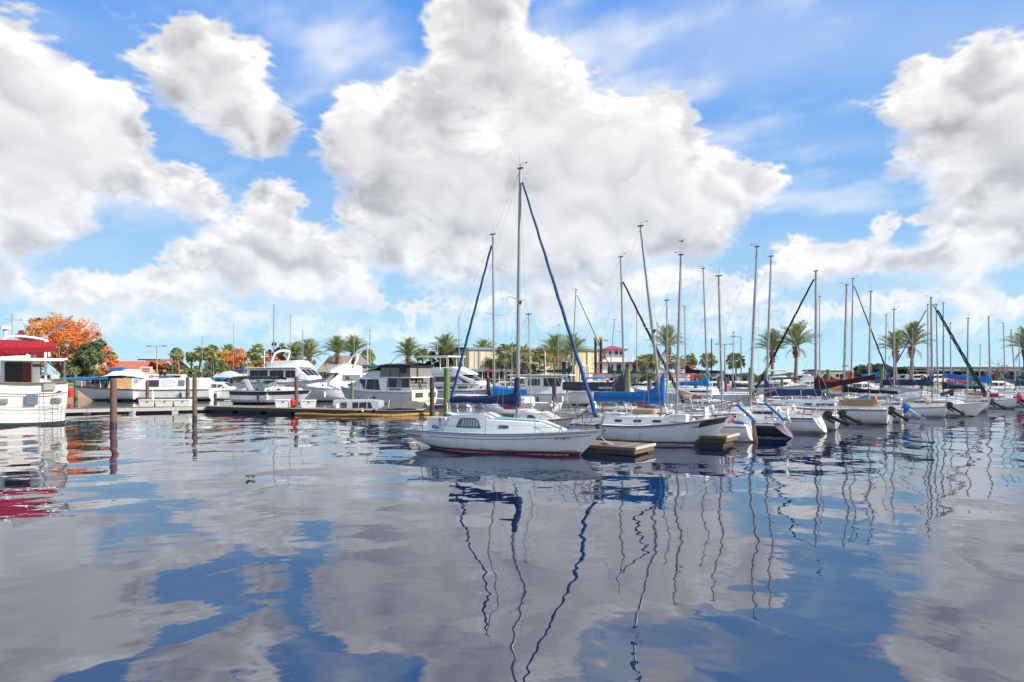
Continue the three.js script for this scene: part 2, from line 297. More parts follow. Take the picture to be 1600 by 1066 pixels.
const cNavy = cloth('navy_canvas', [0.02, 0.045, 0.13]), cBlue = cloth('blue_canvas', [0.02, 0.16, 0.46]), cSky = cloth('bright_blue_canvas', [0.02, 0.27, 0.62]), cMaroon = cloth('maroon_canvas', [0.05, 0.012, 0.02]), cBlack = cloth('black_canvas', [0.012, 0.012, 0.015]), cGrey = cloth('slate_canvas', [0.055, 0.06, 0.08]), cRed = cloth('red_canvas', [0.55, 0.03, 0.04]), cCrimson = cloth('crimson_canvas', [0.30, 0.008, 0.022]), cGreen = cloth('green_canvas', [0.012, 0.07, 0.05]), cSilver = cloth('silver_tarp', [0.42, 0.44, 0.46]), cDarkJib = cloth('dark_jib_canvas', [0.02, 0.022, 0.03]), cTeal = cloth('dark_green_jib', [0.006, 0.026, 0.026]), cWhite = cloth('white_canvas', [0.72, 0.72, 0.7]), cAwn = cloth('awning_blue', [0.02, 0.22, 0.50]), cTan = cloth('tan_canvas', [0.5, 0.36, 0.2]);
function signTex(w, h, draw) { const c = document.createElement('canvas'); c.width = w; c.height = h; draw(c.getContext('2d'), w, h); const t = new THREE.CanvasTexture(c); t.colorSpace = THREE.SRGBColorSpace; return t; }
const print = (name, w, h, draw) => M(name, [1, 1, 1], 0.5, { map: signTex(w, h, draw), transparent: true });
// ---------------------------------------------------------------- water: calm swell as geometry, ripples as a normal map
{
  const r = rng(21), waves = [];
  for (let k = 0; k < 40; k++) {
    const near = k < 22, L = near ? 2.0 * Math.pow(4.2, r()) : 0.8 * Math.pow(3, r()), a = (r() - 0.5) * 3.1 + Math.PI / 2, s = (near ? 0.0054 : 0.0031) * lerp(1.25, 0.8, r());
    waves.push([((2 * Math.PI) / L) * Math.cos(a), ((2 * Math.PI) / L) * Math.sin(a), r() * 6.283, (s * L) / (2 * Math.PI), near ? 1 : 0]);
  }
  const TB = 16384, SIN = new Float32Array(TB); for (let i = 0; i < TB; i++) SIN[i] = Math.sin((i / TB) * 2 * Math.PI);
  const P = [], N = [], UV = [], I = [], rings = 480, sect = 380, a0 = -1.02, a1 = 1.02;
  const rad = (i) => (i < 440 ? 3 * Math.pow(160 / 3, i / 440) : 160 * Math.pow(3000 / 160, (i - 440) / 40));
  for (let i = 0; i <= rings; i++) {
    const R = rad(i);
    for (let j = 0; j <= sect; j++) {
      const a = lerp(a0, a1, j / sect), x = Math.sin(a) * R, z = -Math.cos(a) * R;
      let h = 0, sx = 0, sz = 0;
      const far = sstep(420, 120, R), patch_ = sstep(-0.5, 0.6, n3(x * 0.05, z * 0.05, 2)), calm = 0.65 + 0.35 * patch_, brisk = (0.35 + 0.65 * patch_) * sstep(9, 30, R) * sstep(110, 70, R);
      if (far > 0) for (let k = 0; k < waves.length; k++) { const w = waves[k], q = ((w[0] * x + w[1] * z + w[2]) * (TB / 6.283185307)) | 0, c = SIN[(q + TB / 4) & (TB - 1)], A = w[3] * (w[4] ? calm : brisk) * far; h += A * SIN[q & (TB - 1)]; sx += A * w[0] * c; sz += A * w[1] * c; }
      P.push(x, h, z); const n = 1 / Math.hypot(sx, 1, sz); N.push(-sx * n, n, -sz * n); UV.push(x / 14, -z / 14);
      if (i < rings && j < sect) { const q = i * (sect + 1) + j, w = q + sect + 1; I.push(q, q + 1, w, q + 1, w + 1, w); }
    }
  }
  // the rest of the basin, behind and beside the camera
  const ripples = [];
  for (let k = 0; k < 70; k++) {
    const L = 0.16 * Math.pow(9, r()), m = 14 / L, a = (r() - 0.5) * 2.8 + Math.PI / 2;
    ripples.push([Math.round(m * Math.cos(a)), Math.round(m * Math.sin(a)), r() * 6.283, 0.00085 * (0.4 + r()) * Math.pow(L / 0.5, 0.35)]);
  }
  const NS = 1024, nd = new Uint8Array(NS * NS * 4);
  const tab = ripples.map(([kx, ky, ph, s]) => { const l = Math.hypot(kx, ky) || 1; return [kx, ky, ((ph / 6.2832) * TB) | 0, (s * kx) / l, (s * ky) / l]; });
  for (let y = 0; y < NS; y++) for (let x = 0; x < NS; x++) {
    let sx = 0, sy = 0;
    for (let k = 0; k < tab.length; k++) { const q = tab[k], c = SIN[((q[0] * x + q[1] * y) * (TB / NS) + q[2]) & (TB - 1)]; sx += q[3] * c; sy += q[4] * c; }
    const G = 6, o = (y * NS + x) * 4;                           // slopes are stored G times as steep; normalScale takes that back
    const n = 1 / Math.hypot(sx * G, sy * G, 1); nd[o] = 127.5 + 127.5 * -sx * G * n; nd[o + 1] = 127.5 + 127.5 * -sy * G * n; nd[o + 2] = 127.5 + 127.5 * n; nd[o + 3] = 255;
  }
  const t = new THREE.DataTexture(nd, NS, NS); t.wrapS = t.wrapT = THREE.RepeatWrapping; t.magFilter = THREE.LinearFilter; t.needsUpdate = true;
  const g = new THREE.BufferGeometry();
  g.setAttribute('position', new THREE.Float32BufferAttribute(P, 3)); g.setAttribute('normal', new THREE.Float32BufferAttribute(N, 3)); g.setAttribute('uv', new THREE.Float32BufferAttribute(UV, 2)); g.setIndex(I);
  const m = new THREE.MeshPhysicalMaterial({ color: new THREE.Color().setRGB(0.002, 0.012, 0.042), roughness: 0.0, ior: 2.4, normalMap: t, normalScale: new THREE.Vector2(1 / 6, 1 / 6) });
  m.name = 'harbour_water';
  structure('water', [g], m);
  structure('basin_water', sheet(1, 1, (u, v) => [lerp(-900, 900, u), -0.35, lerp(600, -900, v)]), M('deep_water', [0.002, 0.008, 0.024], 0.05, { ior: 2.25 }));
}
// ---------------------------------------------------------------- boat builders: local x towards the bow, y up, z to starboard
function hullForm(h) {
  const { L, B, fs, fm, fb } = h, mid = h.mid ?? 0.45, k = h.k ?? 0.5, kS = h.kS ?? -0.1, kB = h.kB ?? -0.15, bowRake = h.bowRake ?? 0.9, sternRake = h.sternRake ?? 0.3, sternW = h.sternW ?? 0.7, ent = h.ent ?? 2.2, bexp = h.bexp ?? 0.85, flare = h.flare ?? 0.6, chine = h.chine ?? 0;
  const beam = (t) => (t < mid ? (B / 2) * (1 - (1 - sternW) * Math.pow(1 - t / mid, 2)) : (B / 2) * Math.pow(Math.max(0, 1 - Math.pow((t - mid) / (1 - mid), ent)), bexp) + 0.012);
  const sheer = (t) => (t < 0.4 ? lerp(fm, fs, Math.pow(1 - t / 0.4, 2)) : lerp(fm, fb, Math.pow((t - 0.4) / 0.6, h.spring ?? 1.8)));
  const keel = (t) => (t < mid ? -k + (kS + k) * Math.pow(1 - t / mid, 2) : -k + (kB + k) * Math.pow((t - mid) / (1 - mid), 3));
  const shape = (t, v) => {
    const rnd = chine ? (v < chine ? (v / chine) * 0.9 : lerp(0.9, 1, (v - chine) / (1 - chine))) : Math.pow(1 - Math.pow(1 - v, 2.6), 0.62);
    return lerp(rnd, Math.pow(v, 1 + 0.5 * flare), sstep(0.5, 1, t) * flare);
  };
  const xAt = (t, v) => lerp(-L / 2 + (sternRake > 0 ? sternRake * (1 - v) : -sternRake * v), L / 2 - bowRake * Math.pow(1 - v, h.bowCurve ?? 1.15), t);
  const at = (t, v, side = 1, off = 0) => { const y = lerp(keel(t), sheer(t), v), z = beam(t) * shape(t, v); return [xAt(t, v), y, side * (z + off)]; };
  const vOf = (t, y) => clamp((y - keel(t)) / (sheer(t) - keel(t)));
  const on = (t, y, side = 1, off = 0.004) => at(t, vOf(t, y), side, off);
  const tOf = (x, v = 1) => clamp((x - xAt(0, v)) / (xAt(1, v) - xAt(0, v)));
  const rail = (x, inset = 0, dy = 0, side = 1) => { const t = tOf(x); return [x, sheer(t) + dy, side * Math.max(0.01, beam(t) - inset)]; };
  return { ...h, beam, sheer, keel, at, on, tOf, rail, deckY: (x) => sheer(tOf(x)) };
}
function buildHull(F, mat, parent, o = {}) {
  const nt = o.nt ?? 30, nv = o.nv ?? 12, rings = [];
  for (let i = 0; i <= nt; i++) { const t = i / nt, ring = []; for (let j = nv; j >= 0; j--) ring.push(F.at(t, j / nv, -1)); for (let j = 1; j <= nv; j++) ring.push(F.at(t, j / nv, 1)); rings.push(ring); }
  const hull = mesh('hull', loft(rings, { caps: false, crease: 0.5, su: F.L / 3, sv: 1.6 }), mat, parent);
  const tr = rings[0], c = [0, 0, 0]; tr.forEach((q) => q.forEach((x, k) => { c[k] += x / tr.length; }));
  mesh('transom', loft([tr, tr.map(() => c)], { caps: false, closed: true, crease: 0.3 }), o.transom ?? mat, parent);
  const strip = (name, lo, hi, m, t0 = 0.0, t1 = 0.995, off = 0.006) => { for (const s of [-1, 1]) mesh(name, sheet(28, 1, (u, v) => { const t = lerp(t0, t1, u), a = typeof lo === 'function' ? lo(t) : lo, b = typeof hi === 'function' ? hi(t) : hi; return F.on(t, lerp(a, b, s > 0 ? v : 1 - v), s, off); }), m, hull); };
  if (o.bottom) strip('bottom_paint', -0.25, o.bottomTo ?? 0.06, o.bottom, 0, 0.995, 0.004);
  if (o.boot) strip('boot_stripe', (o.bottomTo ?? 0.06) + 0.0, (o.bottomTo ?? 0.06) + (o.bootH ?? 0.06), o.boot);
  for (const st of o.stripes ?? []) strip(st.name ?? 'stripe', (t) => F.sheer(t) - st.y - st.h, (t) => F.sheer(t) - st.y, st.m, st.t0 ?? 0.01, st.t1 ?? 0.99);
  if (o.rub !== false) for (const s of [-1, 1]) { const pts = []; for (let i = 0; i <= 18; i++) { const t = i / 18, q = F.at(t, 1, s); pts.push([q[0], q[1] - 0.02, q[2] + s * 0.01]); } mesh('rub_rail', curve(pts, o.rubR ?? 0.025, 6, 40), o.rub ?? trimGrey, hull); }
  mesh('deck', sheet(24, 6, (u, v) => { const w = 1 - 2 * v, q = F.at(u * 0.998, 1, 1); return [q[0], q[1] - 0.015 + (o.camber ?? 0.05) * (1 - w * w) * Math.min(1, F.beam(u)), w * (F.beam(u) - 0.01)]; }, 0, F.L / 2, 1), o.deck ?? deckWhite, parent);
  return hull;
}
// a cabin or deckhouse: stations [x, base y, half width at base, top y, half width at top]
function house(name, st, mat, parent, { camber = 0.05, r = 0.06, roof } = {}) {
  const ring = ([x, y0, w0, y1, w1]) => { const q = Math.min(r, (y1 - y0) * 0.45 + 0.004), P = [[w0, y0], [w1, y1 - q], [w1 - q * 0.3, y1 - q * 0.3], [w1 - q, y1]], mid = [[(w1 - q) * 0.5, y1 + camber * 0.75], [0, y1 + camber]]; return [...P.map(([z, y]) => [x, y, -z]), ...mid.map(([z, y]) => [x, y, -z]), [x, mid[0][1], mid[0][0]], ...P.slice().reverse().map(([z, y]) => [x, y, z])]; };
  const m = mesh(name, loft(st.map(ring), { crease: 0.55, su: 2, sv: 2 }), mat, parent);
  const at = (x) => { let i = 0; while (i < st.length - 2 && st[i + 1][0] < x) i++; const t = clamp((x - st[i][0]) / (st[i + 1][0] - st[i][0])); return st[i].map((q, k) => lerp(q, st[i + 1][k], t)); };
  const side = (x, v, s, off = 0.008) => { const [, y0, w0, y1, w1] = at(x), q = Math.min(r, (y1 - y0) * 0.45 + 0.004); return [x, lerp(y0, y1 - q, v), s * (lerp(w0, w1, v) + off)]; };
  const slope = (i, u, w, off = 0.01) => { const a = st[i], b = st[i + 1], q = Math.min(r, 0.06), dx = b[0] - a[0], dy = b[3] - a[3], n = Math.hypot(dx, dy), s = dx > 0 ? 1 : -1, cam = camber * (1 - w * w); return [lerp(a[0], b[0], u) - (s * dy * off) / n, lerp(a[3], b[3], u) + cam + (s * dx * off) / n, w * (lerp(a[4], b[4], u) - q)]; };
  // side windows [x0, x1, v0, v1, roundness, cut]; panes on both sides
  const win = (list, gm = glass, fm = trimGrey, fw = 0.025) => { for (const [x0, x1, v0, v1, rd = 0.08, cut] of list) for (const s of [-1, 1]) { const f = (e, off) => (u, v) => side(lerp(x0 - e, x1 + e, u), lerp(v0, v1, v) + (v - 0.5) * e * 1.6, s, off); if (fm) mesh('window_frame', patch(f(fw, 0.006), rd, cut), fm, m); mesh('window', patch(f(0, 0.012), rd, cut), gm === glass && Math.sin(x0 * 37.7 + s * 2 + st[0][1] * 51) > 0.25 ? glassDim : gm, m); if (x1 - x0 > 0.95 && gm === glass) { const xc = lerp(x0, x1, cut ? 0.42 : 0.5); mesh('window_bar', patch((u, v) => side(xc + (u - 0.5) * 0.045, lerp(v0, v1, v), s, 0.018), 0.001), fm ?? trimGrey, m); if (Math.sin(x1 * 17.3 + st[0][1] * 9) > 0) mesh('curtain', patch((u, v) => side(lerp(x0 + 0.06, lerp(x0, x1, 0.24), u), lerp(lerp(v0, v1, 0.08), lerp(v0, v1, 0.9), v), s, 0.015), 0.03), curtainM, m); } } };
  const face = (i, n, u0 = 0.12, u1 = 0.88, w = 0.92, gm = glass) => { for (let k = 0; k < n; k++) { const a = lerp(-w, w, k / n) + 0.025, b = lerp(-w, w, (k + 1) / n) - 0.025; mesh('window', patch((u, v) => slope(i, lerp(u1, u0, v), lerp(a, b, u)), 0.04), gm, m); } };
  const top = (x, w, off = 0.008) => { const [, , , y1, w1] = at(x); return [x, y1 + camber * (1 - w * w) + off, w * (w1 - r * 1.4)]; };
  return { m, at, side, slope, win, face, st, top };
}
const glassDim = M('grey_window_glass', [0.05, 0.058, 0.062], 0.08), curtainM = M('window_curtain', [0.30, 0.28, 0.25], 0.8);
function outboard(parent, [x, y, z], tilt, cowl, leg = rubber, s = 1) {
  const o = new THREE.Group(); o.name = 'outboard_motor'; o.position.set(x, y, z); o.rotation.z = tilt; o.scale.setScalar(s); parent.add(o);
  mesh('cowling', [loft([[-0.27, 0.02], [-0.29, 0.12], [-0.27, 0.26], [-0.2, 0.36], [-0.08, 0.4]].map(([q, yy]) => { const w = 0.15 * (yy > 0.3 ? 0.8 : 1), l = -q, ring = []; for (let k = 0; k < 10; k++) { const t = (k / 10) * 6.283; ring.push([l * 0.95 * Math.cos(t) - 0.05, yy, w * Math.sin(t)]); } return ring; }), { closed: true, crease: 0.8 })], cowl, o);
  mesh('motor_leg', [loft([[0.03, 0.11, 0.085], [-0.35, 0.085, 0.05], [-0.62, 0.07, 0.032], [-0.92, 0.085, 0.03]].map(([yy, l, w]) => { const ring = []; for (let k = 0; k < 8; k++) { const t = (k / 8) * 6.283; ring.push([l * Math.cos(t) - 0.05, yy, w * Math.sin(t)]); } return ring; }), { closed: true }), box(-0.1, -0.64, 0, 0.24, 0.015, 0.14), rod([0.09, -0.76, 0], [-0.17, -0.76, 0], 0.05, 0.03, 8), box(0.14, -0.1, 0, 0.1, 0.3, 0.2)], leg, o);
  const pr = []; for (let k = 0; k < 3; k++) pr.push(box(0, 0.07, 0, 0.02, 0.12, 0.09).rotateY(0.5).rotateX((k * 2 * Math.PI) / 3).translate(-0.19, -0.76, 0));
  mesh('propeller', pr, trimDark, o);
  return o;
}
// a sail stowed along a boom under its cover: x from the mast (a) to the boom end (b)
function sailCover(parent, a, b, yb, { rise = 0.6, h0 = 0.36, h1 = 0.16, w = 0.13, droop = 0.1, mat, seed = 1, endUp = 0 }) {
  const rings = [], n = 26, L = Math.abs(b - a);
  for (let i = 0; i <= n; i++) {
    const u = i / n, x = lerp(a, b, u), d = u * L, top = h1 + (h0 - h1) * Math.pow(1 - u, 1.1) + rise * Math.exp(-Math.pow(d / (0.26 + rise * 0.10), 1.3)) + 0.03 * n3(u * 7, seed * 3.1, 1), bot = -droop * (0.7 + 0.5 * Math.exp(-d * 2)) + 0.03 * n3(u * 6, seed, 9), ww = w * (1 - 0.45 * u) * (1 - 0.25 * Math.exp(-d * 3)), ring = [];
    for (let k = 0; k < 14; k++) { const t = (k / 14) * 6.2832, wr = 1 + 0.12 * n3(u * 9, k * 0.7, seed * 7.7), yy = Math.sin(t); ring.push([x, yb + endUp * u + (yy > 0 ? Math.pow(yy, 0.9) * top : -yy * bot) , Math.cos(t) * ww * wr * (yy > 0.6 ? 0.6 : 1)]); }
    rings.push(ring);
  }
  return mesh('sail_cover', loft(rings, { closed: true, crease: 0, su: L, sv: 1 }), mat, parent);
}
function furled(parent, a, b, r0, r1, mat, seed = 1) {
  const A = V(...a), Bv = V(...b), n = 46, d = Bv.clone().sub(A).normalize(), e1 = V(0, 0, 1).cross(d).normalize(), e2 = d.clone().cross(e1);
  return mesh('furled_jib', sheet(n, 10, (u, v) => { const t = v * 6.2832, r = lerp(r0, r1, Math.pow(u, 0.7)) * (1 + 0.16 * Math.sin(u * 52 + t) + 0.12 * n3(u * 16, v * 2, seed)), q = A.clone().lerp(Bv, lerp(0.03, 0.97, u)).addScaledVector(e1, r * Math.cos(t)).addScaledVector(e2, r * Math.sin(t)); return [q.x, q.y - 0.05 * Math.sin(u * 3.14), q.z]; }, 0, 8, 0.4), mat, parent);
}
const stainM = M('waterline_stain', [0.42, 0.36, 0.24], 0.8), streakM = M('rust_streak', [0.46, 0.36, 0.26], 0.7);
const TH = (34 * Math.PI) / 180;
/* px, d: the mast's foot in the photograph and its distance; top: the masthead; dir +1 bow to the right, -1 bow to the left */
function sailboat(s) {
  const g = thing('sailboat', s.label, 'sailboat', s.group), det = s.det ?? 1, L = s.L, B = s.B ?? L * 0.32, F = hullForm({ L, B, fs: s.fs ?? 0.72, fm: s.fm ?? 0.7, fb: s.fb ?? 1.05, k: 0.45, kS: s.kS ?? 0.02, kB: -0.1, bowRake: s.bowRake ?? 1.0, sternRake: s.sternRake ?? 0.15, sternW: s.sternW ?? 0.74, ...s.hull });
  const th = s.th ?? TH, phi = s.dir > 0 ? -th : Math.PI - th, xm = s.xm ?? 0.06 * L;
  g.rotation.y = phi;
  g.position.set(atX(s.px, s.d) - xm * Math.cos(phi), s.y ?? 0, -s.d + xm * Math.sin(phi));
  buildHull(F, s.hullM ?? white, g, { bottom: s.bottom ?? blackBottom, bottomTo: s.bottomTo ?? 0.07, boot: s.boot, bootH: s.bootH, stripes: s.stripes, deck: s.deck ?? deckWhite, rub: s.rub ?? trimGrey, rubR: s.rubR, transom: s.transom, nt: det ? 30 : 20, nv: det ? 12 : 7 });
  const dk = F.deckY, ch = s.cabH ?? 0.42, c0 = s.c0 ?? -0.17 * L, c1 = s.c1 ?? 0.24 * L, wIn = s.cabW ?? 0.62;
  const bw = (x) => Math.max(0.1, F.beam(F.tOf(x)) * wIn);
  const cab = s.cabin !== false && house('cabin', s.cab ? s.cab(F) : [[c0, dk(c0), bw(c0), dk(c0) + ch, bw(c0) * 0.9], [xm, dk(xm), bw(xm), dk(xm) + ch * 0.9, bw(xm) * 0.88], [c1 - 0.15, dk(c1), bw(c1 - 0.15), dk(c1) + ch * 0.62, bw(c1) * 0.84], [c1 + (s.slopeX ?? 0.45), dk(c1 + 0.4), bw(c1 + 0.4) * 0.8, dk(c1 + 0.4) + 0.05, bw(c1 + 0.4) * 0.72]], s.cabM ?? s.hullMc ?? white, g, { camber: 0.07, r: 0.07 });
  if (cab) cab.win(s.wins ?? [[c0 + 0.25, lerp(c0, c1, 0.42), 0.42, 0.82, 0.1], [lerp(c0, c1, 0.5), lerp(c0, c1, 0.82), 0.42, 0.8, 0.1]], s.glass ?? glass, s.frame ?? trimGrey);
  if (det) { const w = rng(s.px + 5), face = s.dir > 0 ? 1 : -1, hb = s.bottomTo ?? 0.07, tp = hb + (s.boot ? s.bootH ?? 0.06 : 0); mesh('waterline_stain', sheet(40, 1, (u, v) => { const t = lerp(0.02, 0.97, u); return F.on(t, tp + v * (0.035 + 0.05 * Math.max(0, n3(u * 9, s.px, 3))), face, 0.005); }), stainM, g); for (let i = 0; i < 5; i++) { const t = 0.1 + 0.8 * w(), y = F.sheer(t) - 0.12 - 0.2 * w(), h = 0.12 + 0.3 * w(), ww = (0.012 + 0.015 * w()) / L; mesh('rust_streak', sheet(1, 4, (u, v) => F.on(t + (u - 0.5) * ww * (1 - v * 0.6), y - h * v, face, 0.007)), streakM, g); } }
  // cockpit: coamings, seats and the sliding hatch
  const x0 = -L / 2 + 0.25, bwA = F.beam(F.tOf(x0)) * 0.62;
  if (det) {
    for (const q of [-1, 1]) mesh('coaming', loft([[x0, 0.10], [lerp(x0, c0, 0.5), 0.16], [c0, 0.26]].map(([x, h]) => { const z = q * bw(x) * 0.98, y = dk(x); return [[x, y - 0.02, z - 0.06], [x, y + h, z - 0.04], [x, y + h, z + 0.04], [x, y - 0.02, z + 0.06]]; }), { closed: true }), s.cabM ?? white, g);
    mesh('cockpit_well', box(lerp(x0, c0, 0.5), dk(lerp(x0, c0, 0.5)) + 0.03, 0, (c0 - x0) * 0.9, 0.02, bwA * 1.2), deckGrey, g);
    if (cab) { const y = dk(c0) + ch * 0.98; mesh('companionway_hatch', rbox(c0 + 0.4, y + 0.08, 0, 0.85, 0.07, 0.6, 0.03), s.hatchM ?? white, g); mesh('companionway_board', rbox(c0 - 0.03, y - ch * 0.42, 0, 0.03, ch * 0.8, 0.5, 0.01), teak, g); for (const q of [-1, 1]) { const hr = [c0 + 0.5, c0 + 0.85, c0 + 1.2].map((x) => { const p = cab.at(x); return [x, p[3] + 0.07, q * p[4] * 0.72]; }); mesh('handrail', [...rods(hr, 0.014), ...hr.map((p) => rod([p[0], p[1] - 0.09, p[2]], p, 0.012))], s.railM ?? teak, g); } }
    mesh('fore_hatch', rbox(c1 - 0.35, dk(c1) + ch * 0.68 + 0.05, 0, 0.5, 0.05, 0.5, 0.02), s.hatch2 ?? M('smoked_hatch', [0.08, 0.09, 0.1], 0.15), g);
  }
  // mast with spreaders
  const topY = atY(s.top[1], s.d), dX = atX(s.top[0], s.d) - atX(s.px, s.d), mb = [xm, dk(xm) + (s.mastBase ?? ch * 0.85), 0], mt = [xm + dX * Math.cos(phi), topY, dX * Math.sin(phi)], mr = (s.mr ?? 0.065) * 0.88;
  const mp = (t) => mb.map((q, k) => lerp(q, mt[k], t)), fwd = (p, x) => [p[0] + x, p[1], p[2]];
  const mast = mesh('mast', [rod(mb, mp(0.55), mr, mr * 0.97, 10).scale(1, 1, 1), rod(mp(0.55), mt, mr * 0.97, mr * 0.72, 10)], s.mastM ?? alum, g);
  const sp = s.spread ?? 0.5, sl = s.sl ?? B * 0.3, ends = {};
  for (const q of [-1, 1]) { const a = mp(sp), e = [a[0] - 0.08, a[1] + 0.05, a[2] + q * sl]; ends[q] = e; mesh('spreader', rod(a, e, 0.02, 0.014, 5), s.mastM ?? alum, mast); }
  const hv = rng(s.px * 31 + s.d), hk = hv(), mh = [box(mt[0], mt[1] + 0.03, mt[2], 0.2 + 0.14 * hv(), 0.05, 0.07)]; if (hk < 0.75) mh.push(rod(mt, [mt[0] - 0.05, mt[1] + 0.25 + 0.4 * hv(), mt[2]], 0.007, 0.005, 4)); if (hk > 0.35) { const q = hv() < 0.5 ? -1 : 1; mh.push(rod([mt[0] - 0.06 * q, mt[1] + 0.16, mt[2]], [mt[0] + 0.3 * q, mt[1] + 0.18, mt[2] + 0.1], 0.007, 0.007, 4), rod([mt[0], mt[1], mt[2]], [mt[0], mt[1] + 0.17, mt[2]], 0.007, 0.007, 4), box(mt[0] + 0.32 * q, mt[1] + 0.18, mt[2] + 0.1, 0.06, 0.05, 0.01)); } mesh('masthead', mh, trimDark, mast); if (det) for (const q of [0.12, -0.14]) mesh('halyard', rod([mb[0] + q, mb[1] + 0.1, 0.03], [mt[0] + q * 0.4, mt[1] - 0.1, mt[2]], 0.004, 0.004, 3), ropeM, mast);
  if (det > 1) { const p = mp(sp - 0.02); mesh('steaming_light', [rod(fwd(p, 0.06), [p[0] + 0.1, p[1] + 0.14, p[2]], 0.04, 0.05, 6)], trimDark, mast); }
  // boom and its cover
  const bl = s.boom ?? L * 0.37, yb = s.boomY ?? dk(xm) + ch + 0.55, bEnd = xm - bl;
  if (s.boomOn !== false) {
    mesh('boom', rod([xm - 0.08, yb, 0], [bEnd, yb + (s.endUp ?? 0), 0], 0.045, 0.04, 8), s.mastM ?? alum, g);
    if (s.cover) { sailCover(g, xm + 0.09, bEnd - 0.05, yb + 0.02, { rise: s.rise ?? 0.55, h0: s.h0 ?? 0.34, h1: s.h1 ?? 0.16, w: 0.14, mat: s.cover, seed: s.px * 0.37, droop: s.droop ?? 0.09, endUp: s.endUp ?? 0 });
      if (s.collar) mesh('cover_collar', loft([0, 0.3, 0.65, 1].map((u) => { const ring = [], y = yb - 0.15 + u * s.collar, p = [lerp(xm, mt[0], (y - mb[1]) / (topY - mb[1])), y, lerp(0, mt[2], (y - mb[1]) / (topY - mb[1]))], rr = lerp(0.19, 0.105, u); for (let k = 0; k < 10; k++) { const t = k * 0.628; ring.push([p[0] - 0.02 + rr * Math.cos(t) * (1 + 0.1 * n3(k, u * 3, s.px)), y, p[2] + rr * 0.75 * Math.sin(t)]); } return ring; }), { closed: true }), s.cover, g); }
    if (det) mesh('mainsheet', [rod([bEnd + 0.3, yb, 0], [bEnd + 0.2, dk(bEnd) + 0.1, 0], 0.012, 0.012, 4)], ropeM, g);
  }
  // standing rigging
  const bow = [L / 2 - 0.08, dk(L / 2) + 0.03, 0], wr = s.wr ?? (det > 1 ? 0.0045 : det ? 0.005 : 0.004), fy = s.fracY ?? 0.97, ft = mp(fy);
  if (s.jib) furled(g, [bow[0] - 0.1, bow[1] + 0.12, 0], ft, s.jr ?? 0.085, s.jr1 ?? 0.035, s.jib, s.px); else mesh('forestay', rod(bow, ft, wr, wr, 4), wire, g);
  mesh('backstay', rod([-L / 2 + 0.06, dk(-L / 2), 0], mt, wr, wr, 4), wire, g);
  for (const q of [-1, 1]) { const cp = F.rail(xm - 0.1, 0.1, 0.02, q), cl = F.rail(xm - 0.55, 0.12, 0.02, q); mesh('shroud', [rod(cp, ends[q], wr, wr, 4), rod(ends[q], mp(0.97), wr, wr, 4)], wire, g); mesh('lower_shroud', rod(cl, mp(sp - 0.015), wr, wr, 4), wire, g); }
  if (s.topping) mesh('topping_lift', rod([bEnd, yb + 0.1, 0], mt, 0.006, 0.006, 3), wire, g);
  // pulpit, pushpit, stanchions, lifelines
  if (det > 0 && s.rails !== false) {
    const rr = det > 1 ? 0.016 : 0.014, h = 0.58, xb = L / 2, P = (x, q, dy) => F.rail(x, 0.06, dy, q);
    const pul = [P(xb - 1.5, -1, 0), P(xb - 1.3, -1, h), P(xb - 0.5, -1, h + 0.04), [xb + 0.04, dk(xb) + h + 0.06, -0.14], [xb + 0.04, dk(xb) + h + 0.06, 0.14], P(xb - 0.5, 1, h + 0.04), P(xb - 1.3, 1, h), P(xb - 1.5, 1, 0)];
    mesh('pulpit', [...rods(pul, rr), ...rods([P(xb - 1.4, -1, h * 0.5), P(xb - 0.45, -1, h * 0.5), [xb - 0.02, dk(xb) + h * 0.55, 0], P(xb - 0.45, 1, h * 0.5), P(xb - 1.4, 1, h * 0.5)], rr * 0.8), rod(P(xb - 0.75, -1, 0), P(xb - 0.5, -1, h), rr), rod(P(xb - 0.75, 1, 0), P(xb - 0.5, 1, h), rr), rod([xb - 0.15, dk(xb), 0], [xb + 0.04, dk(xb) + h, 0.12], rr), rod([xb - 0.15, dk(xb), 0], [xb + 0.04, dk(xb) + h, -0.12], rr)], steel, g);
    const xs = -L / 2 + 0.05;
    if (s.pushpit !== false) mesh('pushpit', [...rods([P(xs + 0.9, -1, 0), P(xs + 0.85, -1, h), P(xs, -1, h), P(xs, 1, h), P(xs + 0.85, 1, h), P(xs + 0.9, 1, 0)], rr), ...rods([P(xs + 0.85, -1, h / 2), P(xs, -1, h / 2), P(xs, 1, h / 2), P(xs + 0.85, 1, h / 2)], rr * 0.8), rod(P(xs, -1, 0), P(xs, -1, h), rr), rod(P(xs, 1, 0), P(xs, 1, h), rr)], steel, g);
    const st = []; for (let x = xs + 2.2; x < xb - 1.9; x += (xb - 1.6 - xs - 1) / (s.nst ?? 3)) st.push(x);
    for (const q of [-1, 1]) { for (const x of st) mesh('stanchion', rod(P(x, q, 0), P(x, q, h), rr * 0.85, rr * 0.7, 5), steel, g); mesh('lifeline', [...rods([P(xs + 0.85, q, h), ...st.map((x) => P(x, q, h)), P(xb - 1.3, q, h)], 0.006, 3), ...rods([P(xs + 0.85, q, h / 2), ...st.map((x) => P(x, q, h / 2)), P(xb - 1.4, q, h / 2)], 0.005, 3)], wire, g); }
  }
  if (s.rudder) { const m = s.rudder; mesh('rudder', [loft([[0.95, 0.13], [0.5, 0.17], [-0.3, 0.2]].map(([y, w]) => { const sr = s.sternRake ?? 0.15, x = -L / 2 - 0.04 + (sr < 0 ? -sr * clamp(y / 0.8 + 0.15) : sr * clamp(1 - y / 0.8)); return [[x - w, y, -0.025], [x, y, -0.03], [x, y, 0.03], [x - w, y, 0.025]]; }), { closed: true })], m === true ? white : m, g); }
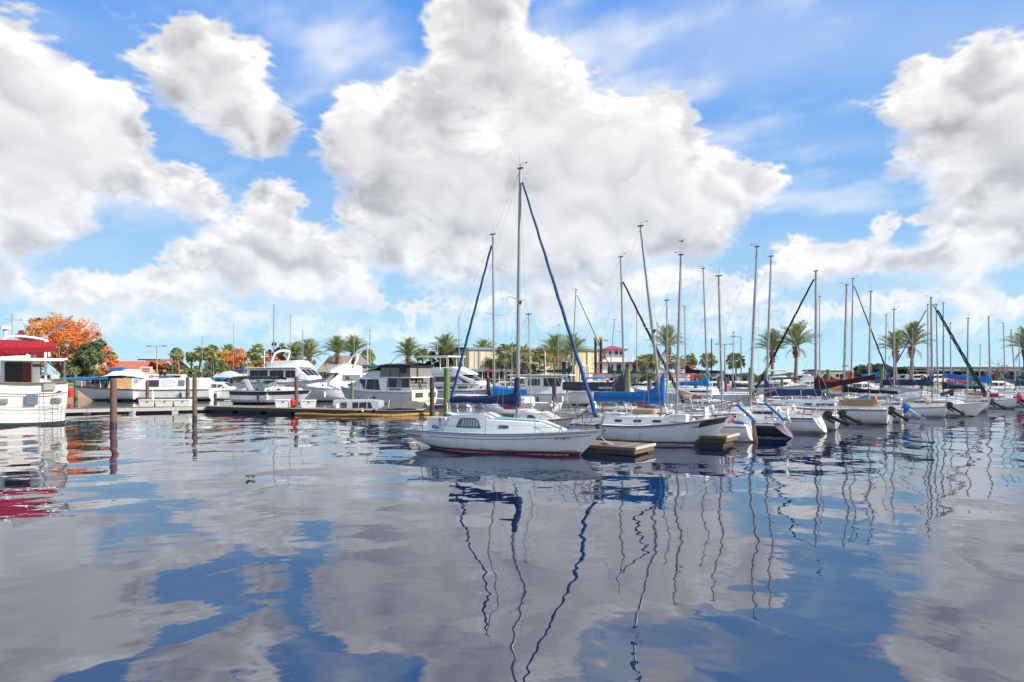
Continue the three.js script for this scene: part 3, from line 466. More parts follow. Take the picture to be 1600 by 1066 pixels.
  if (s.tiller) { const k = s.sternRake < -0.4 ? 0.55 : 0.0; mesh('tiller_cover', curve([[-L / 2 + k - 0.1, 0.86, 0], [-L / 2 + k + 0.12, 1.1, 0], [-L / 2 + k + 0.42, 1.36, 0.01], [-L / 2 + k + 0.75, 1.66, 0.02]], 0.065, 8, 20), s.tiller, g); }
  if (s.motor) outboard(g, [-L / 2 - 0.24, s.motorY ?? 0.72, s.motorZ ?? 0.25 * s.dir], s.tilt ?? -1.05, s.motor, s.leg ?? rubber, s.ms ?? 1);
  if (det === 1 && s.clutter !== false) clutter(g, F, s, { dk, c0, ch, x0, xm, cab });
  s.extra?.(g, F, { dk, mp, cab, xm, yb, bEnd, mt, L, B, face: s.dir > 0 ? 1 : -1 });
  return g;
}
// what lies about on deck and in the cockpit
const cushionM = [[0.05, 0.10, 0.28], [0.5, 0.45, 0.35], [0.35, 0.05, 0.06], [0.06, 0.2, 0.16], [0.55, 0.55, 0.52]].map((c, i) => M(['blue', 'sand', 'wine', 'sea', 'pale'][i] + '_cushion', c, 0.85)), buoyY = M('yellow_foam', [0.66, 0.45, 0.05], 0.7), panelM = M('solar_cells', [0.015, 0.02, 0.05], 0.15);
function clutter(g, F, s, { dk, c0, ch, x0, xm, cab }) {
  const r = rng(s.px * 7 + 11), xs = -F.L / 2, face = s.dir > 0 ? 1 : -1, bm = (x) => F.beam(F.tOf(x));
  for (const q of [-1, 1]) { const x = lerp(x0, c0, 0.45); mesh('winch', [rod([x, dk(x) + 0.16, q * bm(x) * 0.62], [x, dk(x) + 0.3, q * bm(x) * 0.62], 0.07, 0.05, 8)], steel, g); if (r() < 0.75) mesh('cockpit_cushion', rbox(lerp(x0, c0, 0.3 + 0.3 * r()), dk(x) + 0.13, q * bm(x) * 0.42, 0.9 + 0.4 * r(), 0.1, 0.36, 0.04), cushionM[(r() * 5) | 0], g); }
  if (r() < 0.6) mesh('horseshoe_buoy', new THREE.TorusGeometry(0.2, 0.07, 7, 16, 4.4).rotateZ(-2.2).rotateY(Math.PI / 2).translate(xs + 0.12, dk(xs) + 0.42, face * bm(xs + 0.3) * 0.55), r() < 0.5 ? buoyY : white, g);
  if (r() < 0.4) { mesh('stern_grill', [new THREE.SphereGeometry(0.17, 10, 8).scale(1, 0.75, 1).translate(xs + 0.05, dk(xs) + 0.72, -face * bm(xs) * 0.7), rod([xs + 0.05, dk(xs) + 0.1, -face * bm(xs) * 0.7], [xs + 0.05, dk(xs) + 0.65, -face * bm(xs) * 0.7], 0.02)], steel, g); }
  if (cab && r() < 0.6) mesh('sheet_bag', rbox(lerp(c0, xm, 0.5), dk(xm) + ch + 0.12, 0.25 * face, 0.7 + 0.5 * r(), 0.22, 0.4, 0.1), cushionM[(r() * 5) | 0], g);
  if (cab && r() < 0.5) mesh('solar_panel', box(c0 + 0.9, dk(c0) + ch + 0.13, -0.3 * face, 0.7, 0.03, 0.5).rotateX(0), panelM, g);
  for (let i = 0; i < 2; i++) { const x = lerp(xm, F.L / 2 - 1.4, 0.25 + 0.5 * r()), z = (r() - 0.5) * bm(x); mesh('rope_coil', new THREE.TorusGeometry(0.16, 0.045, 5, 14).rotateX(Math.PI / 2).translate(x, dk(x) + 0.06, z), r() < 0.5 ? ropeM : ropeDark, g); }
  if (cab) mesh('vent_cowl', [rod([xm + 0.35, dk(xm) + ch, 0.4 * face], [xm + 0.35, dk(xm) + ch + 0.22, 0.4 * face], 0.05, 0.05, 8), new THREE.SphereGeometry(0.09, 8, 6).translate(xm + 0.39, dk(xm) + ch + 0.24, 0.4 * face)], white, g);
  if (r() < 0.5) { const x = xs + 0.5; mesh('spray_dodger', loft([0, 1, 2, 3].map((i) => { const ring = []; for (let j = 0; j <= 8; j++) { const t = (j / 8) * 3.1416; ring.push([c0 - 0.25 + i * 0.32, dk(c0) + ch * 0.85 + Math.sin(t) * (0.55 - 0.12 * i), Math.cos(t) * bm(c0) * 0.62]); } return ring; }), { caps: false, crease: 0 }), [cNavy, cBlue, cTan, cSilver, cBlack][(r() * 5) | 0], g); }
}

// a small print on the hull side that faces the water
function hullPrint(g, F, name, x0, x1, yTop, h, mat, side) { mesh(name, sheet(10, 1, (u, v) => { const x = lerp(x0, x1, side > 0 ? u : 1 - u), t = F.tOf(x), y = F.sheer(t) - yTop - h + v * h; const q = F.on(t, y, side, 0.01); return [x, y, q[2]]; }), mat, g); }
// ---------------------------------------------------------------- sailboats
const cJib = cloth('faded_blue_jib', [0.03, 0.09, 0.22]), cPaleJib = cloth('pale_blue_jib', [0.10, 0.30, 0.55]);
const orangeStripe = M('orange_stripe', [0.55, 0.16, 0.06], 0.4), whiteStripe = M('white_stripe', [0.75, 0.75, 0.75], 0.4), tealStripe = M('teal_stripe', [0.05, 0.25, 0.3], 0.4);
const greyHull = gel('grey_gelcoat', [0.60, 0.60, 0.59]), coldHull = gel('cold_white_gelcoat', [0.62, 0.68, 0.72]), purple = gel('mauve_gelcoat', [0.17, 0.09, 0.19]);
const teakPole = woodM('varnished_pole', [0.5, 0.3, 0.1]);
const blackCowl = M('black_cowling', [0.014, 0.014, 0.016], 0.35);
const redScript = print('red_script_name', 512, 160, (c, w, h) => { c.clearRect(0, 0, w, h); c.fillStyle = '#8e2136'; c.font = 'italic bold 118px serif'; c.textAlign = 'center'; c.textBaseline = 'middle'; c.fillText('Curiosity', w / 2, h / 2, w - 10); });
const regPrint = (name, text) => print(name, 512, 96, (c, w, h) => { c.clearRect(0, 0, w, h); c.fillStyle = '#1c2130'; c.font = 'bold 84px sans-serif'; c.textAlign = 'center'; c.textBaseline = 'middle'; c.fillText(text, w / 2, h / 2, w - 8); });
const reg1 = regPrint('dark_registration_one', 'FL 1786 CC'), reg2 = regPrint('dark_registration_two', 'FL 8703 MA');
const coverPrint = print('white_cover_lettering', 512, 96, (c, w, h) => { c.clearRect(0, 0, w, h); c.fillStyle = '#f2f2f2'; c.font = 'italic bold 84px sans-serif'; c.textAlign = 'center'; c.textBaseline = 'middle'; c.fillText('PRECISION', w / 2, h / 2, w - 8); });

sailboat({ label: 'nearest white sloop with red waterline stripe, navy boom cover and long furled blue jib', px: 808, d: 26.7, top: [813, 264], dir: 1, L: 8.5, B: 2.55, th: (27 * Math.PI) / 180, xm: 0.69, det: 2, fs: 0.76, fm: 0.76, fb: 1.0, bowRake: 1.05, sternRake: 0.75, sternW: 0.62, kS: 0.16, mr: 0.082, spread: 0.485, sl: 0.78,
  hullM: gel('nearest_hull_gelcoat', [0.78, 0.81, 0.82]), cabM: white, bottom: M('weedy_bottom', [0.025, 0.035, 0.02], 0.8), bottomTo: 0.05, boot: M('red_boot_stripe', [0.34, 0.03, 0.05], 0.45), bootH: 0.075, deck: deckBlue, rubR: 0.03, hull: { ent: 2.0, bexp: 0.9 },
  stripes: [{ name: 'grey_stripe', y: 0.085, h: 0.03, m: trimGrey, t0: 0.0, t1: 0.985 }, { name: 'maroon_stripe', y: 0.2, h: 0.022, m: maroonStripe, t0: 0.17, t1: 0.965 }, { name: 'maroon_stripe', y: 0.2, h: 0.022, m: maroonStripe, t0: 0.005, t1: 0.055 }],
  cab: (F) => [[-2.06, F.deckY(-2), 0.80, 1.12, 0.76], [-1.86, F.deckY(-1.9), 0.82, 1.42, 0.72], [-0.62, F.deckY(-0.6), 0.86, 1.46, 0.70], [-0.18, F.deckY(-0.2), 0.86, 1.27, 0.71], [1.0, F.deckY(1), 0.74, 1.23, 0.62], [1.9, F.deckY(1.9), 0.56, 1.19, 0.46], [2.66, F.deckY(2.66), 0.36, 0.93, 0.32]],
  wins: [[-1.62, -0.5, 0.28, 0.86, 0.05, [[0.0, 0.0], [0.96, 0.0], [1.0, 0.1], [0.86, 0.8], [0.75, 1.0], [0.2, 1.0], [0.12, 0.9]]], [0.28, 0.66, 0.42, 0.72, 0.16]], glass: M('curtained_window', [0.07, 0.10, 0.13], 0.12),
  boom: 3.0, boomY: 1.95, cover: cNavy, rise: 0.14, h0: 0.27, h1: 0.13, droop: 0.2, collar: 1.1, jib: cJib, jr: 0.088, jr1: 0.04, fracY: 0.975, topping: true, nst: 3, bootStripe: true, endUp: 0.02, pushpit: false,
  extra: (g, F, k) => {
    const roof = (x0, x1, w, m) => mesh('nonskid_panel', sheet(6, 6, (u, v) => k.cab.top(lerp(x0, x1, u), lerp(-w, w, v), 0.012)), m, g);
    roof(-1.7, -0.7, 0.86, deckBlue); roof(-0.05, 1.75, 0.85, deckBlue);
    mesh('mast_collar', rod([0.69, 1.2, 0], [0.69, 1.32, 0], 0.11, 0.1, 10), steel, g);
    hullPrint(g, F, 'boat_name', -3.98, -3.1, 0.10, 0.24, redScript, 1);
    hullPrint(g, F, 'registration', 2.55, 3.22, 0.2, 0.11, reg1, 1);
    for (let i = 0; i < 6; i++) mesh('window_curtain', patch((u, v) => k.cab.side(lerp(-1.36 + i * 0.13, -1.27 + i * 0.13, u), lerp(0.34, 0.8, v), 1, 0.015)), M('pale_curtain', [0.34, 0.40, 0.44], 0.8), g);
    // stern rail, winches, cleats, anchor roller
    for (const q of [-1, 1]) mesh('winch', [rod([-2.35, 0.98, q * 0.85], [-2.35, 1.12, q * 0.85], 0.06, 0.05, 10), rod([-2.35, 1.12, q * 0.85], [-2.35, 1.16, q * 0.85], 0.06, 0.06, 10)], steel, g);
    for (const [x, z] of [[-3.1, 0.96], [-3.1, -0.96], [-2.2, 1.1], [-2.2, -1.1]]) mesh('stern_post', rod([x, 0.76, z], [x - 0.02, 1.34, z], 0.016), steel, g);
    mesh('mooring_cleat', rod([-3.7, 0.78, 0.75], [-3.45, 0.8, 0.78], 0.018), steel, g); mesh('mooring_cleat', rod([3.5, 1.0, 0.2], [3.7, 1.0, 0.16], 0.018), steel, g);
    mesh('jib_furler', [rod([4.05, 1.02, 0], [4.02, 1.2, 0], 0.11, 0.11, 12)], trimDark, g);
    mesh('anchor_roller', [box(4.2, 1.0, 0, 0.35, 0.05, 0.12), rod([4.3, 0.98, 0], [4.05, 0.62, 0.02], 0.025)], steel, g);
    mesh('coiled_rope', [curve([[-2.7, 0.9, 0.85], [-2.55, 0.98, 0.95], [-2.4, 0.9, 0.9], [-2.55, 0.86, 0.8], [-2.7, 0.92, 0.9]], 0.03, 5, 20)], cBlue, g);
    mesh('furling_line', sag([3.9, 1.08, 0.3], [-2.2, 0.98, 0.95], 0.02, 0.007), ropeDark, g);
  } });

// second sloop, bow to the right beside the near finger pier
sailboat({ label: 'white sloop with blue boom cover, three oval portlights and a mast that leans', px: 1035, d: 29.9, top: [1001, 354], dir: 1, L: 7.6, B: 2.5, xm: 0.8, th: (33 * Math.PI) / 180, det: 2, fs: 0.78, fm: 0.8, fb: 1.33, bowRake: 1.15, sternRake: 0.5, kS: 0.05, mr: 0.075, spread: 0.46, sl: 0.85,
  hullM: gel('second_hull_gelcoat', [0.74, 0.77, 0.79]), bottom: blueBottom, bottomTo: 0.1, boot: maroonStripe, bootH: 0.04, stripes: [{ name: 'dark_stripe', y: 0.05, h: 0.035, m: trimDark }, { name: 'thin_stripe', y: 0.12, h: 0.012, m: navyStripe, t0: 0.02, t1: 0.97 }],
  cabH: 0.36, c0: -1.9, c1: 1.7, wins: [[-1.15, -0.82, 0.32, 0.72, 0.3], [-0.25, 0.1, 0.32, 0.72, 0.3], [0.62, 0.98, 0.32, 0.72, 0.3]], glass: M('bronze_portlight', [0.06, 0.03, 0.02], 0.15), frame: trimDark, boom: 3.25, boomY: 2.0, cover: cBlue, rise: 0.85, h0: 0.28, h1: 0.2, droop: 0.34, jr: 0.05,
  extra: (g, F, k) => {
    hullPrint(g, F, 'registration', 2.25, 2.85, 0.2, 0.11, reg2, 1);
    mesh('anchor_scuff', sheet(8, 1, (u, v) => { const t = lerp(0.86, 0.985, u), y = F.sheer(t) - lerp(0.34, 0.1, v) + 0.06 * u; return F.on(t, y, 1, 0.012); }), trimDark, g);
    mesh('deck_box', rbox(1.75, k.dk(1.75) + 0.2, 0.55, 0.75, 0.34, 0.4, 0.05), white, g);
    mesh('fore_hatch_open', [rbox(2.75, k.dk(2.7) + 0.28, 0, 0.06, 0.5, 0.5, 0.02).rotateZ(0)], white, g); mesh('hatch_window', rbox(2.71, k.dk(2.7) + 0.3, 0, 0.03, 0.34, 0.36, 0.01), glass, g);
    mesh('sail_bag', [rbox(-0.1, k.dk(0) + 0.52, -0.3, 1.1, 0.3, 0.6, 0.14)], cTan, g);
    mesh('rail_bracket', [...rods([[-2.6, 0.9, 1.0], [-2.6, 1.25, 1.0], [-1.9, 1.25, 1.0]], 0.02)], trimDark, g);
    for (let i = 0; i < 4; i++) mesh('coiled_rope', curve([[0.7 + i * 0.28, k.dk(1) + 0.4, 0.4], [0.8 + i * 0.28, k.dk(1) + 0.46, 0.45], [0.9 + i * 0.28, k.dk(1) + 0.4, 0.38], [0.8 + i * 0.28, k.dk(1) + 0.38, 0.3]], 0.03, 5, 12), ropeDark, g);
  } });
sailboat({ label: 'small white sloop with teal bottom and blue tiller cover, partly behind the second finger pier', px: 1057, d: 32.8, top: [1064, 399], dir: -1, L: 6.3, xm: 0.45, fs: 0.72, fm: 0.7, fb: 1.0, sternRake: -0.12, bottom: greenBottom, bottomTo: 0.16, transom: white, mr: 0.075, boomOn: false, rudder: M('brown_rudder', [0.2, 0.12, 0.08], 0.6), tiller: cBlue, pushpit: false, stripes: [{ name: 'grey_stripe', y: 0.04, h: 0.03, m: trimGrey }],
  extra: (g, F, k) => { mesh('life_ring', new THREE.TorusGeometry(0.13, 0.05, 8, 20).rotateY(0.9).translate(-2.3, 0.95, -0.5), M('faded_orange_ring', [0.45, 0.12, 0.05], 0.6), g); mesh('spinnaker_pole', rod([-2.6, 1.25, -0.7], [-0.6, 1.05, -0.85], 0.03), trimDark, g); } });
sailboat({ label: 'dark navy hulled sloop with mauve transom and blue tiller cover', px: 1129, d: 34.2, top: [1123, 432], dir: -1, L: 6.4, B: 2.3, xm: 0.14, fs: 0.74, fm: 0.76, fb: 1.0, sternRake: -0.75, sternW: 0.82, hullM: navyHull, cabM: white, transom: purple, bottom: navyHull, bottomTo: 0.0, boot: whiteStripe, bootH: 0.03, mr: 0.065, boomOn: false, rudder: white, tiller: cBlue, pushpit: false, stripes: [{ name: 'white_sheer_band', y: 0, h: 0.13, m: white, t0: 0, t1: 1 }], wins: [[-0.7, 0.35, 0.4, 0.78, 0.08]] });
sailboat({ label: 'white sloop with dark cowled outboard raised on its slanted transom, beside the navy hull', px: 1172, d: 37.3, top: [1183, 386], dir: -1, L: 7.2, B: 2.5, xm: 0.25, fs: 0.82, fm: 0.82, fb: 1.1, sternRake: -0.45, sternW: 0.8, transom: ivory, mr: 0.085, boom: 2.9, boomY: 2.2, cover: null, mastM: alum, motor: blackCowl, motorZ: -0.3, motorY: 0.8, tilt: -1.15, cabH: 0.38, wins: [[-1.1, -0.1, 0.35, 0.8, 0.08]], stripes: [{ name: 'dark_stripe', y: 0.05, h: 0.05, m: navyStripe }, { name: 'dark_stripe', y: 0.16, h: 0.05, m: trimGrey }], endUp: 0.25, extra: (g, F, k) => { mesh('wooden_pole', rod([k.xm + 1.7, 1.25, -0.3], [k.xm - 1.3, 2.2, -0.2], 0.05, 0.04, 8), teakPole, g); } });
sailboat({ label: 'grey sided sloop with navy boom cover, next to the white sloop with slanted transom', px: 1197, d: 39.3, top: [1205, 401], dir: -1, L: 7.2, B: 2.5, xm: 0.25, hullM: greyHull, cabM: white, fs: 0.8, fm: 0.8, fb: 1.05, mr: 0.07, boom: 2.9, boomY: 1.98, cover: cNavy, rise: 0.75, h0: 0.16, h1: 0.24, droop: 0.26, motor: blackCowl, motorZ: 0.2, tilt: -1.1, jib: null, stripes: [{ name: 'blue_stripe', y: 0.05, h: 0.08, m: navyStripe }] });
sailboat({ label: 'long white sloop with dark cabin windows, maroon boom cover and black furled jib', px: 1275, d: 43.8, top: [1275, 424], dir: -1, L: 8.4, B: 2.8, xm: -0.05, fs: 0.95, fm: 0.92, fb: 1.25, sternRake: 0.12, hullM: gel('long_hull_gelcoat', [0.78, 0.75, 0.71]), stripes: [{ name: 'grey_stripe', y: 0.03, h: 0.1, m: trimGrey }], mr: 0.1, cabH: 0.46, c0: -1.6, c1: 2.2, wins: [[-1.35, -0.2, 0.35, 0.78, 0.06], [0.05, 0.75, 0.35, 0.78, 0.06], [1.05, 1.3, 0.35, 0.78, 0.2], [1.45, 1.65, 0.35, 0.78, 0.2]], boom: 3.35, boomY: 2.05, cover: cMaroon, rise: 1.1, h0: 0.26, h1: 0.24, droop: 0.14, endUp: 0.75, jib: cBlack, jr: 0.10, jr1: 0.05, motor: blackCowl, motorZ: -0.5, tilt: -1.0, spread: 0.45, rudder: true,
  extra: (g, F, k) => { mesh('weather_cloth', [box(-2.5, k.dk(-2.5) + 0.36, 1.05, 1.9, 0.4, 0.03), box(-2.5, k.dk(-2.5) + 0.36, -1.05, 1.9, 0.4, 0.03)], cTan, g); mesh('life_ring', new THREE.TorusGeometry(0.26, 0.08, 8, 18, 3.6).rotateY(1.57).translate(-3.5, 1.45, -0.6), M('orange_ring', [0.6, 0.1, 0.03], 0.6), g); } });
sailboat({ label: 'weathered grey sloop with black boom cover and yellowed transom beside blue outboard', px: 1318, d: 45.3, top: [1323, 446], dir: -1, L: 7.2, B: 2.5, xm: -0.1, fs: 0.85, fm: 0.8, fb: 1.05, hullM: greyHull, transom: cream, mr: 0.085, boom: 3.1, boomY: 1.98, cover: cBlack, rise: 0.4, h0: 0.2, h1: 0.12, droop: 0.16, endUp: -0.15, motor: cBlue, leg: M('pale_blue_leg', [0.36, 0.44, 0.52], 0.4), motorZ: -0.2, tilt: -1.0, ms: 1.15 });
sailboat({ label: 'white sloop with bright red stowed sail and maroon furled jib', px: 1330, d: 58, top: [1333, 436], dir: 1, L: 8.2, xm: 0.5, mr: 0.07, boom: 2.9, cover: cRed, rise: 0.85, h0: 0.35, h1: 0.18, jib: M('maroon_jib', [0.06, 0.02, 0.03], 0.9), jr: 0.09, spread: 0.42, boomY: 2.3 });
sailboat({ label: 'white sloop with bare boom and a plain mast, just behind the black boom cover', px: 1357, d: 52, top: [1361, 456], dir: -1, L: 7.4, xm: 0.2, mr: 0.075, boomOn: false });
sailboat({ label: 'white sloop with navy boom cover and silver tarpaulin tented over its cockpit', px: 1457, d: 50.5, top: [1455, 466], dir: 1, L: 7.6, B: 2.6, xm: 0.3, fs: 0.8, fm: 0.8, fb: 1.1, mr: 0.09, boom: 3.2, boomY: 2.35, cover: cNavy, rise: 0.75, h0: 0.3, h1: 0.3, droop: 0.22, jib: cTeal, jr: 0.05, jr1: 0.032,
  extra: (g, F, k) => { const rings = []; for (let i = 0; i <= 12; i++) { const u = i / 12, x = lerp(-3.4, -0.4, u), ring = []; for (let j = 0; j <= 14; j++) { const w = j / 7 - 1; ring.push([x, k.dk(x) + 0.25 + 1.05 * (1 - Math.pow(Math.abs(w), 1.5)) * (1 - 0.2 * Math.pow(2 * u - 1, 2)) + 0.07 * n3(u * 6, w * 3, 3), w * 1.15]); } rings.push(ring); } mesh('tarpaulin', loft(rings, { caps: false, crease: 0 }), cSilver, g); } });
sailboat({ label: 'white sloop with a raised dark outboard, stern toward the open water past the tarpaulin', px: 1397, d: 50, top: [1397, 484], dir: -1, L: 6.8, xm: -0.1, fs: 0.8, mr: 0.06, boomOn: false, transom: ivory, motor: blackCowl, motorZ: -0.4, tilt: -0.95, stripes: [{ name: 'grey_stripe', y: 0.04, h: 0.05, m: trimGrey }] });
sailboat({ label: 'white sloop with a pale lit transom and low dark bottom, near the row end', px: 1450, d: 58, top: [1450, 476], dir: -1, L: 8.2, B: 2.7, xm: 0.2, fs: 0.95, fm: 0.92, fb: 1.2, hullM: gel('row_hull_gelcoat', [0.76, 0.73, 0.69]), transom: ivory, bottomTo: 0.15, stripes: [{ name: 'dark_stripe', y: 0.03, h: 0.09, m: trimDark }], jib: cJib, jr: 0.07, boomOn: false, motor: M('brown_cowling', [0.08, 0.06, 0.05], 0.4), motorZ: -0.4, tilt: -1, mr: 0.06 });
sailboat({ label: 'white sloop with red cowled outboard and red hatch cover near the far end', px: 1511, d: 63, top: [1513, 498], dir: -1, L: 7.6, xm: -0.1, fs: 0.9, mr: 0.075, boomOn: false, motor: M('red_cowling', [0.45, 0.02, 0.04], 0.35), tilt: -1, ms: 1.5, extra: (g, F, k) => { mesh('red_hatch_cover', rbox(-1.6, k.dk(-1.6) + 0.5, 0, 1.8, 0.25, 1.1, 0.1), cRed, g); } });
sailboat({ label: 'white sloop with blue sail cover peaked at both ends, farthest in the row', px: 1548, d: 66, top: [1545, 496], dir: 1, L: 8.4, xm: 0.4, mr: 0.085, boom: 3.9, boomY: 2.35, cover: cBlue, rise: 0.7, h0: 0.34, h1: 0.3, droop: 0.25, endUp: 0.5 });
sailboat({ label: 'white sloop cut by the photo edge, navy boom cover, farthest right', px: 1588, d: 68, top: [1580, 516], dir: -1, L: 8.6, xm: 0.6, fs: 1.0, fm: 0.98, fb: 1.3, mr: 0.07, boom: 3, cover: cNavy, rise: 0.6, stripes: [{ name: 'navy_stripe', y: 0.03, h: 0.1, m: navyStripe }], motor: blackCowl, tilt: -1 });

// boats in the slips behind
sailboat({ label: 'white pocket cruiser with orange stripes and a bow pulpit, just behind the nearest sloop', px: 829, d: 32.5, top: [826, 492], dir: 1, L: 6.0, B: 2.3, xm: 0.5, hullM: ivory, cabM: white, fs: 0.85, fm: 0.82, fb: 1.1, boomOn: false, mr: 0.03, wr: 0.007, cabH: 0.52, c0: -1.4, c1: 1.5, stripes: [{ name: 'orange_stripe', y: 0.06, h: 0.05, m: orangeStripe }, { name: 'orange_stripe', y: 0.2, h: 0.02, m: orangeStripe }], wins: [[0.2, 1.15, 0.28, 0.74, 0.05, [[0, 0], [0.92, 0], [1, 0.25], [0.75, 1], [0, 1]]], [-0.9, 0.0, 0.3, 0.76, 0.06]], motor: white, motorZ: -0.2, tilt: -0.2, motorY: 1.0, extra: (g, F, k) => { mesh('cabin_tarp', sheet(8, 8, (u, v) => k.cab.top(lerp(-1.2, -0.1, u), lerp(-0.9, 0.9, v), 0.03 + 0.05 * Math.abs(n3(u * 3, v * 3, 1)))), cTan, g); mesh('coiled_rope', curve([[1.9, 1.15, 0.2], [2.0, 1.6, 0.25], [2.15, 1.7, 0.2], [2.25, 1.3, 0.22], [2.1, 1.12, 0.2]], 0.03, 5, 16), ropeM, g); } });
sailboat({ label: 'sloop with bright blue boom cover and blue furled jib, bow to the left', px: 773, d: 34.5, top: [770, 367], dir: -1, L: 7.2, xm: 0.4, mr: 0.062, boom: 1.9, boomY: 2.2, cover: cSky, rise: 0.2, h0: 0.16, h1: 0.12, droop: 0.3, jib: cJib, jr: 0.08, jr1: 0.05, spread: 0.55, sl: 0.85, fs: 0.8, topping: true, bottomTo: 0.05 });
sailboat({ label: 'white sloop with white cowled outboard at its stern and red stay, beyond the second sloop', px: 1042, d: 36.5, top: [1042, 470], dir: 1, L: 7.4, xm: 0.5, B: 2.5, mr: 0.04, boomOn: false, motor: white, leg: M('grey_leg', [0.2, 0.2, 0.22], 0.4), motorZ: 0.4, tilt: -1.1, motorY: 0.95, fs: 0.85, extra: (g, F, k) => { mesh('red_strut', rod([-3.2, 0.95, 0.6], [-2.3, 2.1, 0.4], 0.03), cRed, g); mesh('red_flag', sheet(6, 4, (u, v) => [-0.9 + u * 0.6, k.dk(0) + 0.5 + v * 0.6 + 0.15 * u, 0.7 + 0.06 * Math.sin(u * 6)]), cRed, g); } });
sailboat({ label: 'sloop with slate grey boom cover lettered in white and dark furled jib', px: 976, d: 40, top: [970, 402], dir: 1, L: 8.6, xm: 0.4, mr: 0.07, boom: 4.1, boomY: 2.15, cover: cGrey, rise: 1.0, h0: 0.4, h1: 0.42, droop: 0.2, jib: cDarkJib, jr: 0.1, jr1: 0.05, fracY: 0.86, extra: (g, F, k) => { mesh('cover_lettering', sheet(4, 1, (u, v) => [k.xm - 1.7 + u * 1.05, k.yb - 0.02 + v * 0.2, 0.16], 0), coverPrint, g); } });
sailboat({ label: 'white sloop with bright blue curved boom cover and brown companionway', px: 1106, d: 50, top: [1099, 420], dir: 1, L: 7.8, xm: 0.3, mr: 0.065, boom: 2.3, boomY: 2.3, cover: cSky, rise: 0.75, h0: 0.25, h1: 0.2, droop: 0.16, hatchM: white, cabH: 0.5, extra: (g, F, k) => { mesh('sprayhood', loft([0, 1, 2, 3].map((i) => { const ring = []; for (let j = 0; j <= 8; j++) { const t = (j / 8) * 3.1416; ring.push([-1.7 + i * 0.35, 1.25 + Math.sin(t) * (0.62 - 0.1 * i), Math.cos(t) * 0.75]); } return ring; }), { caps: false }), cTan, g); } });
const FAR = 'masts and hulls of the far slips';
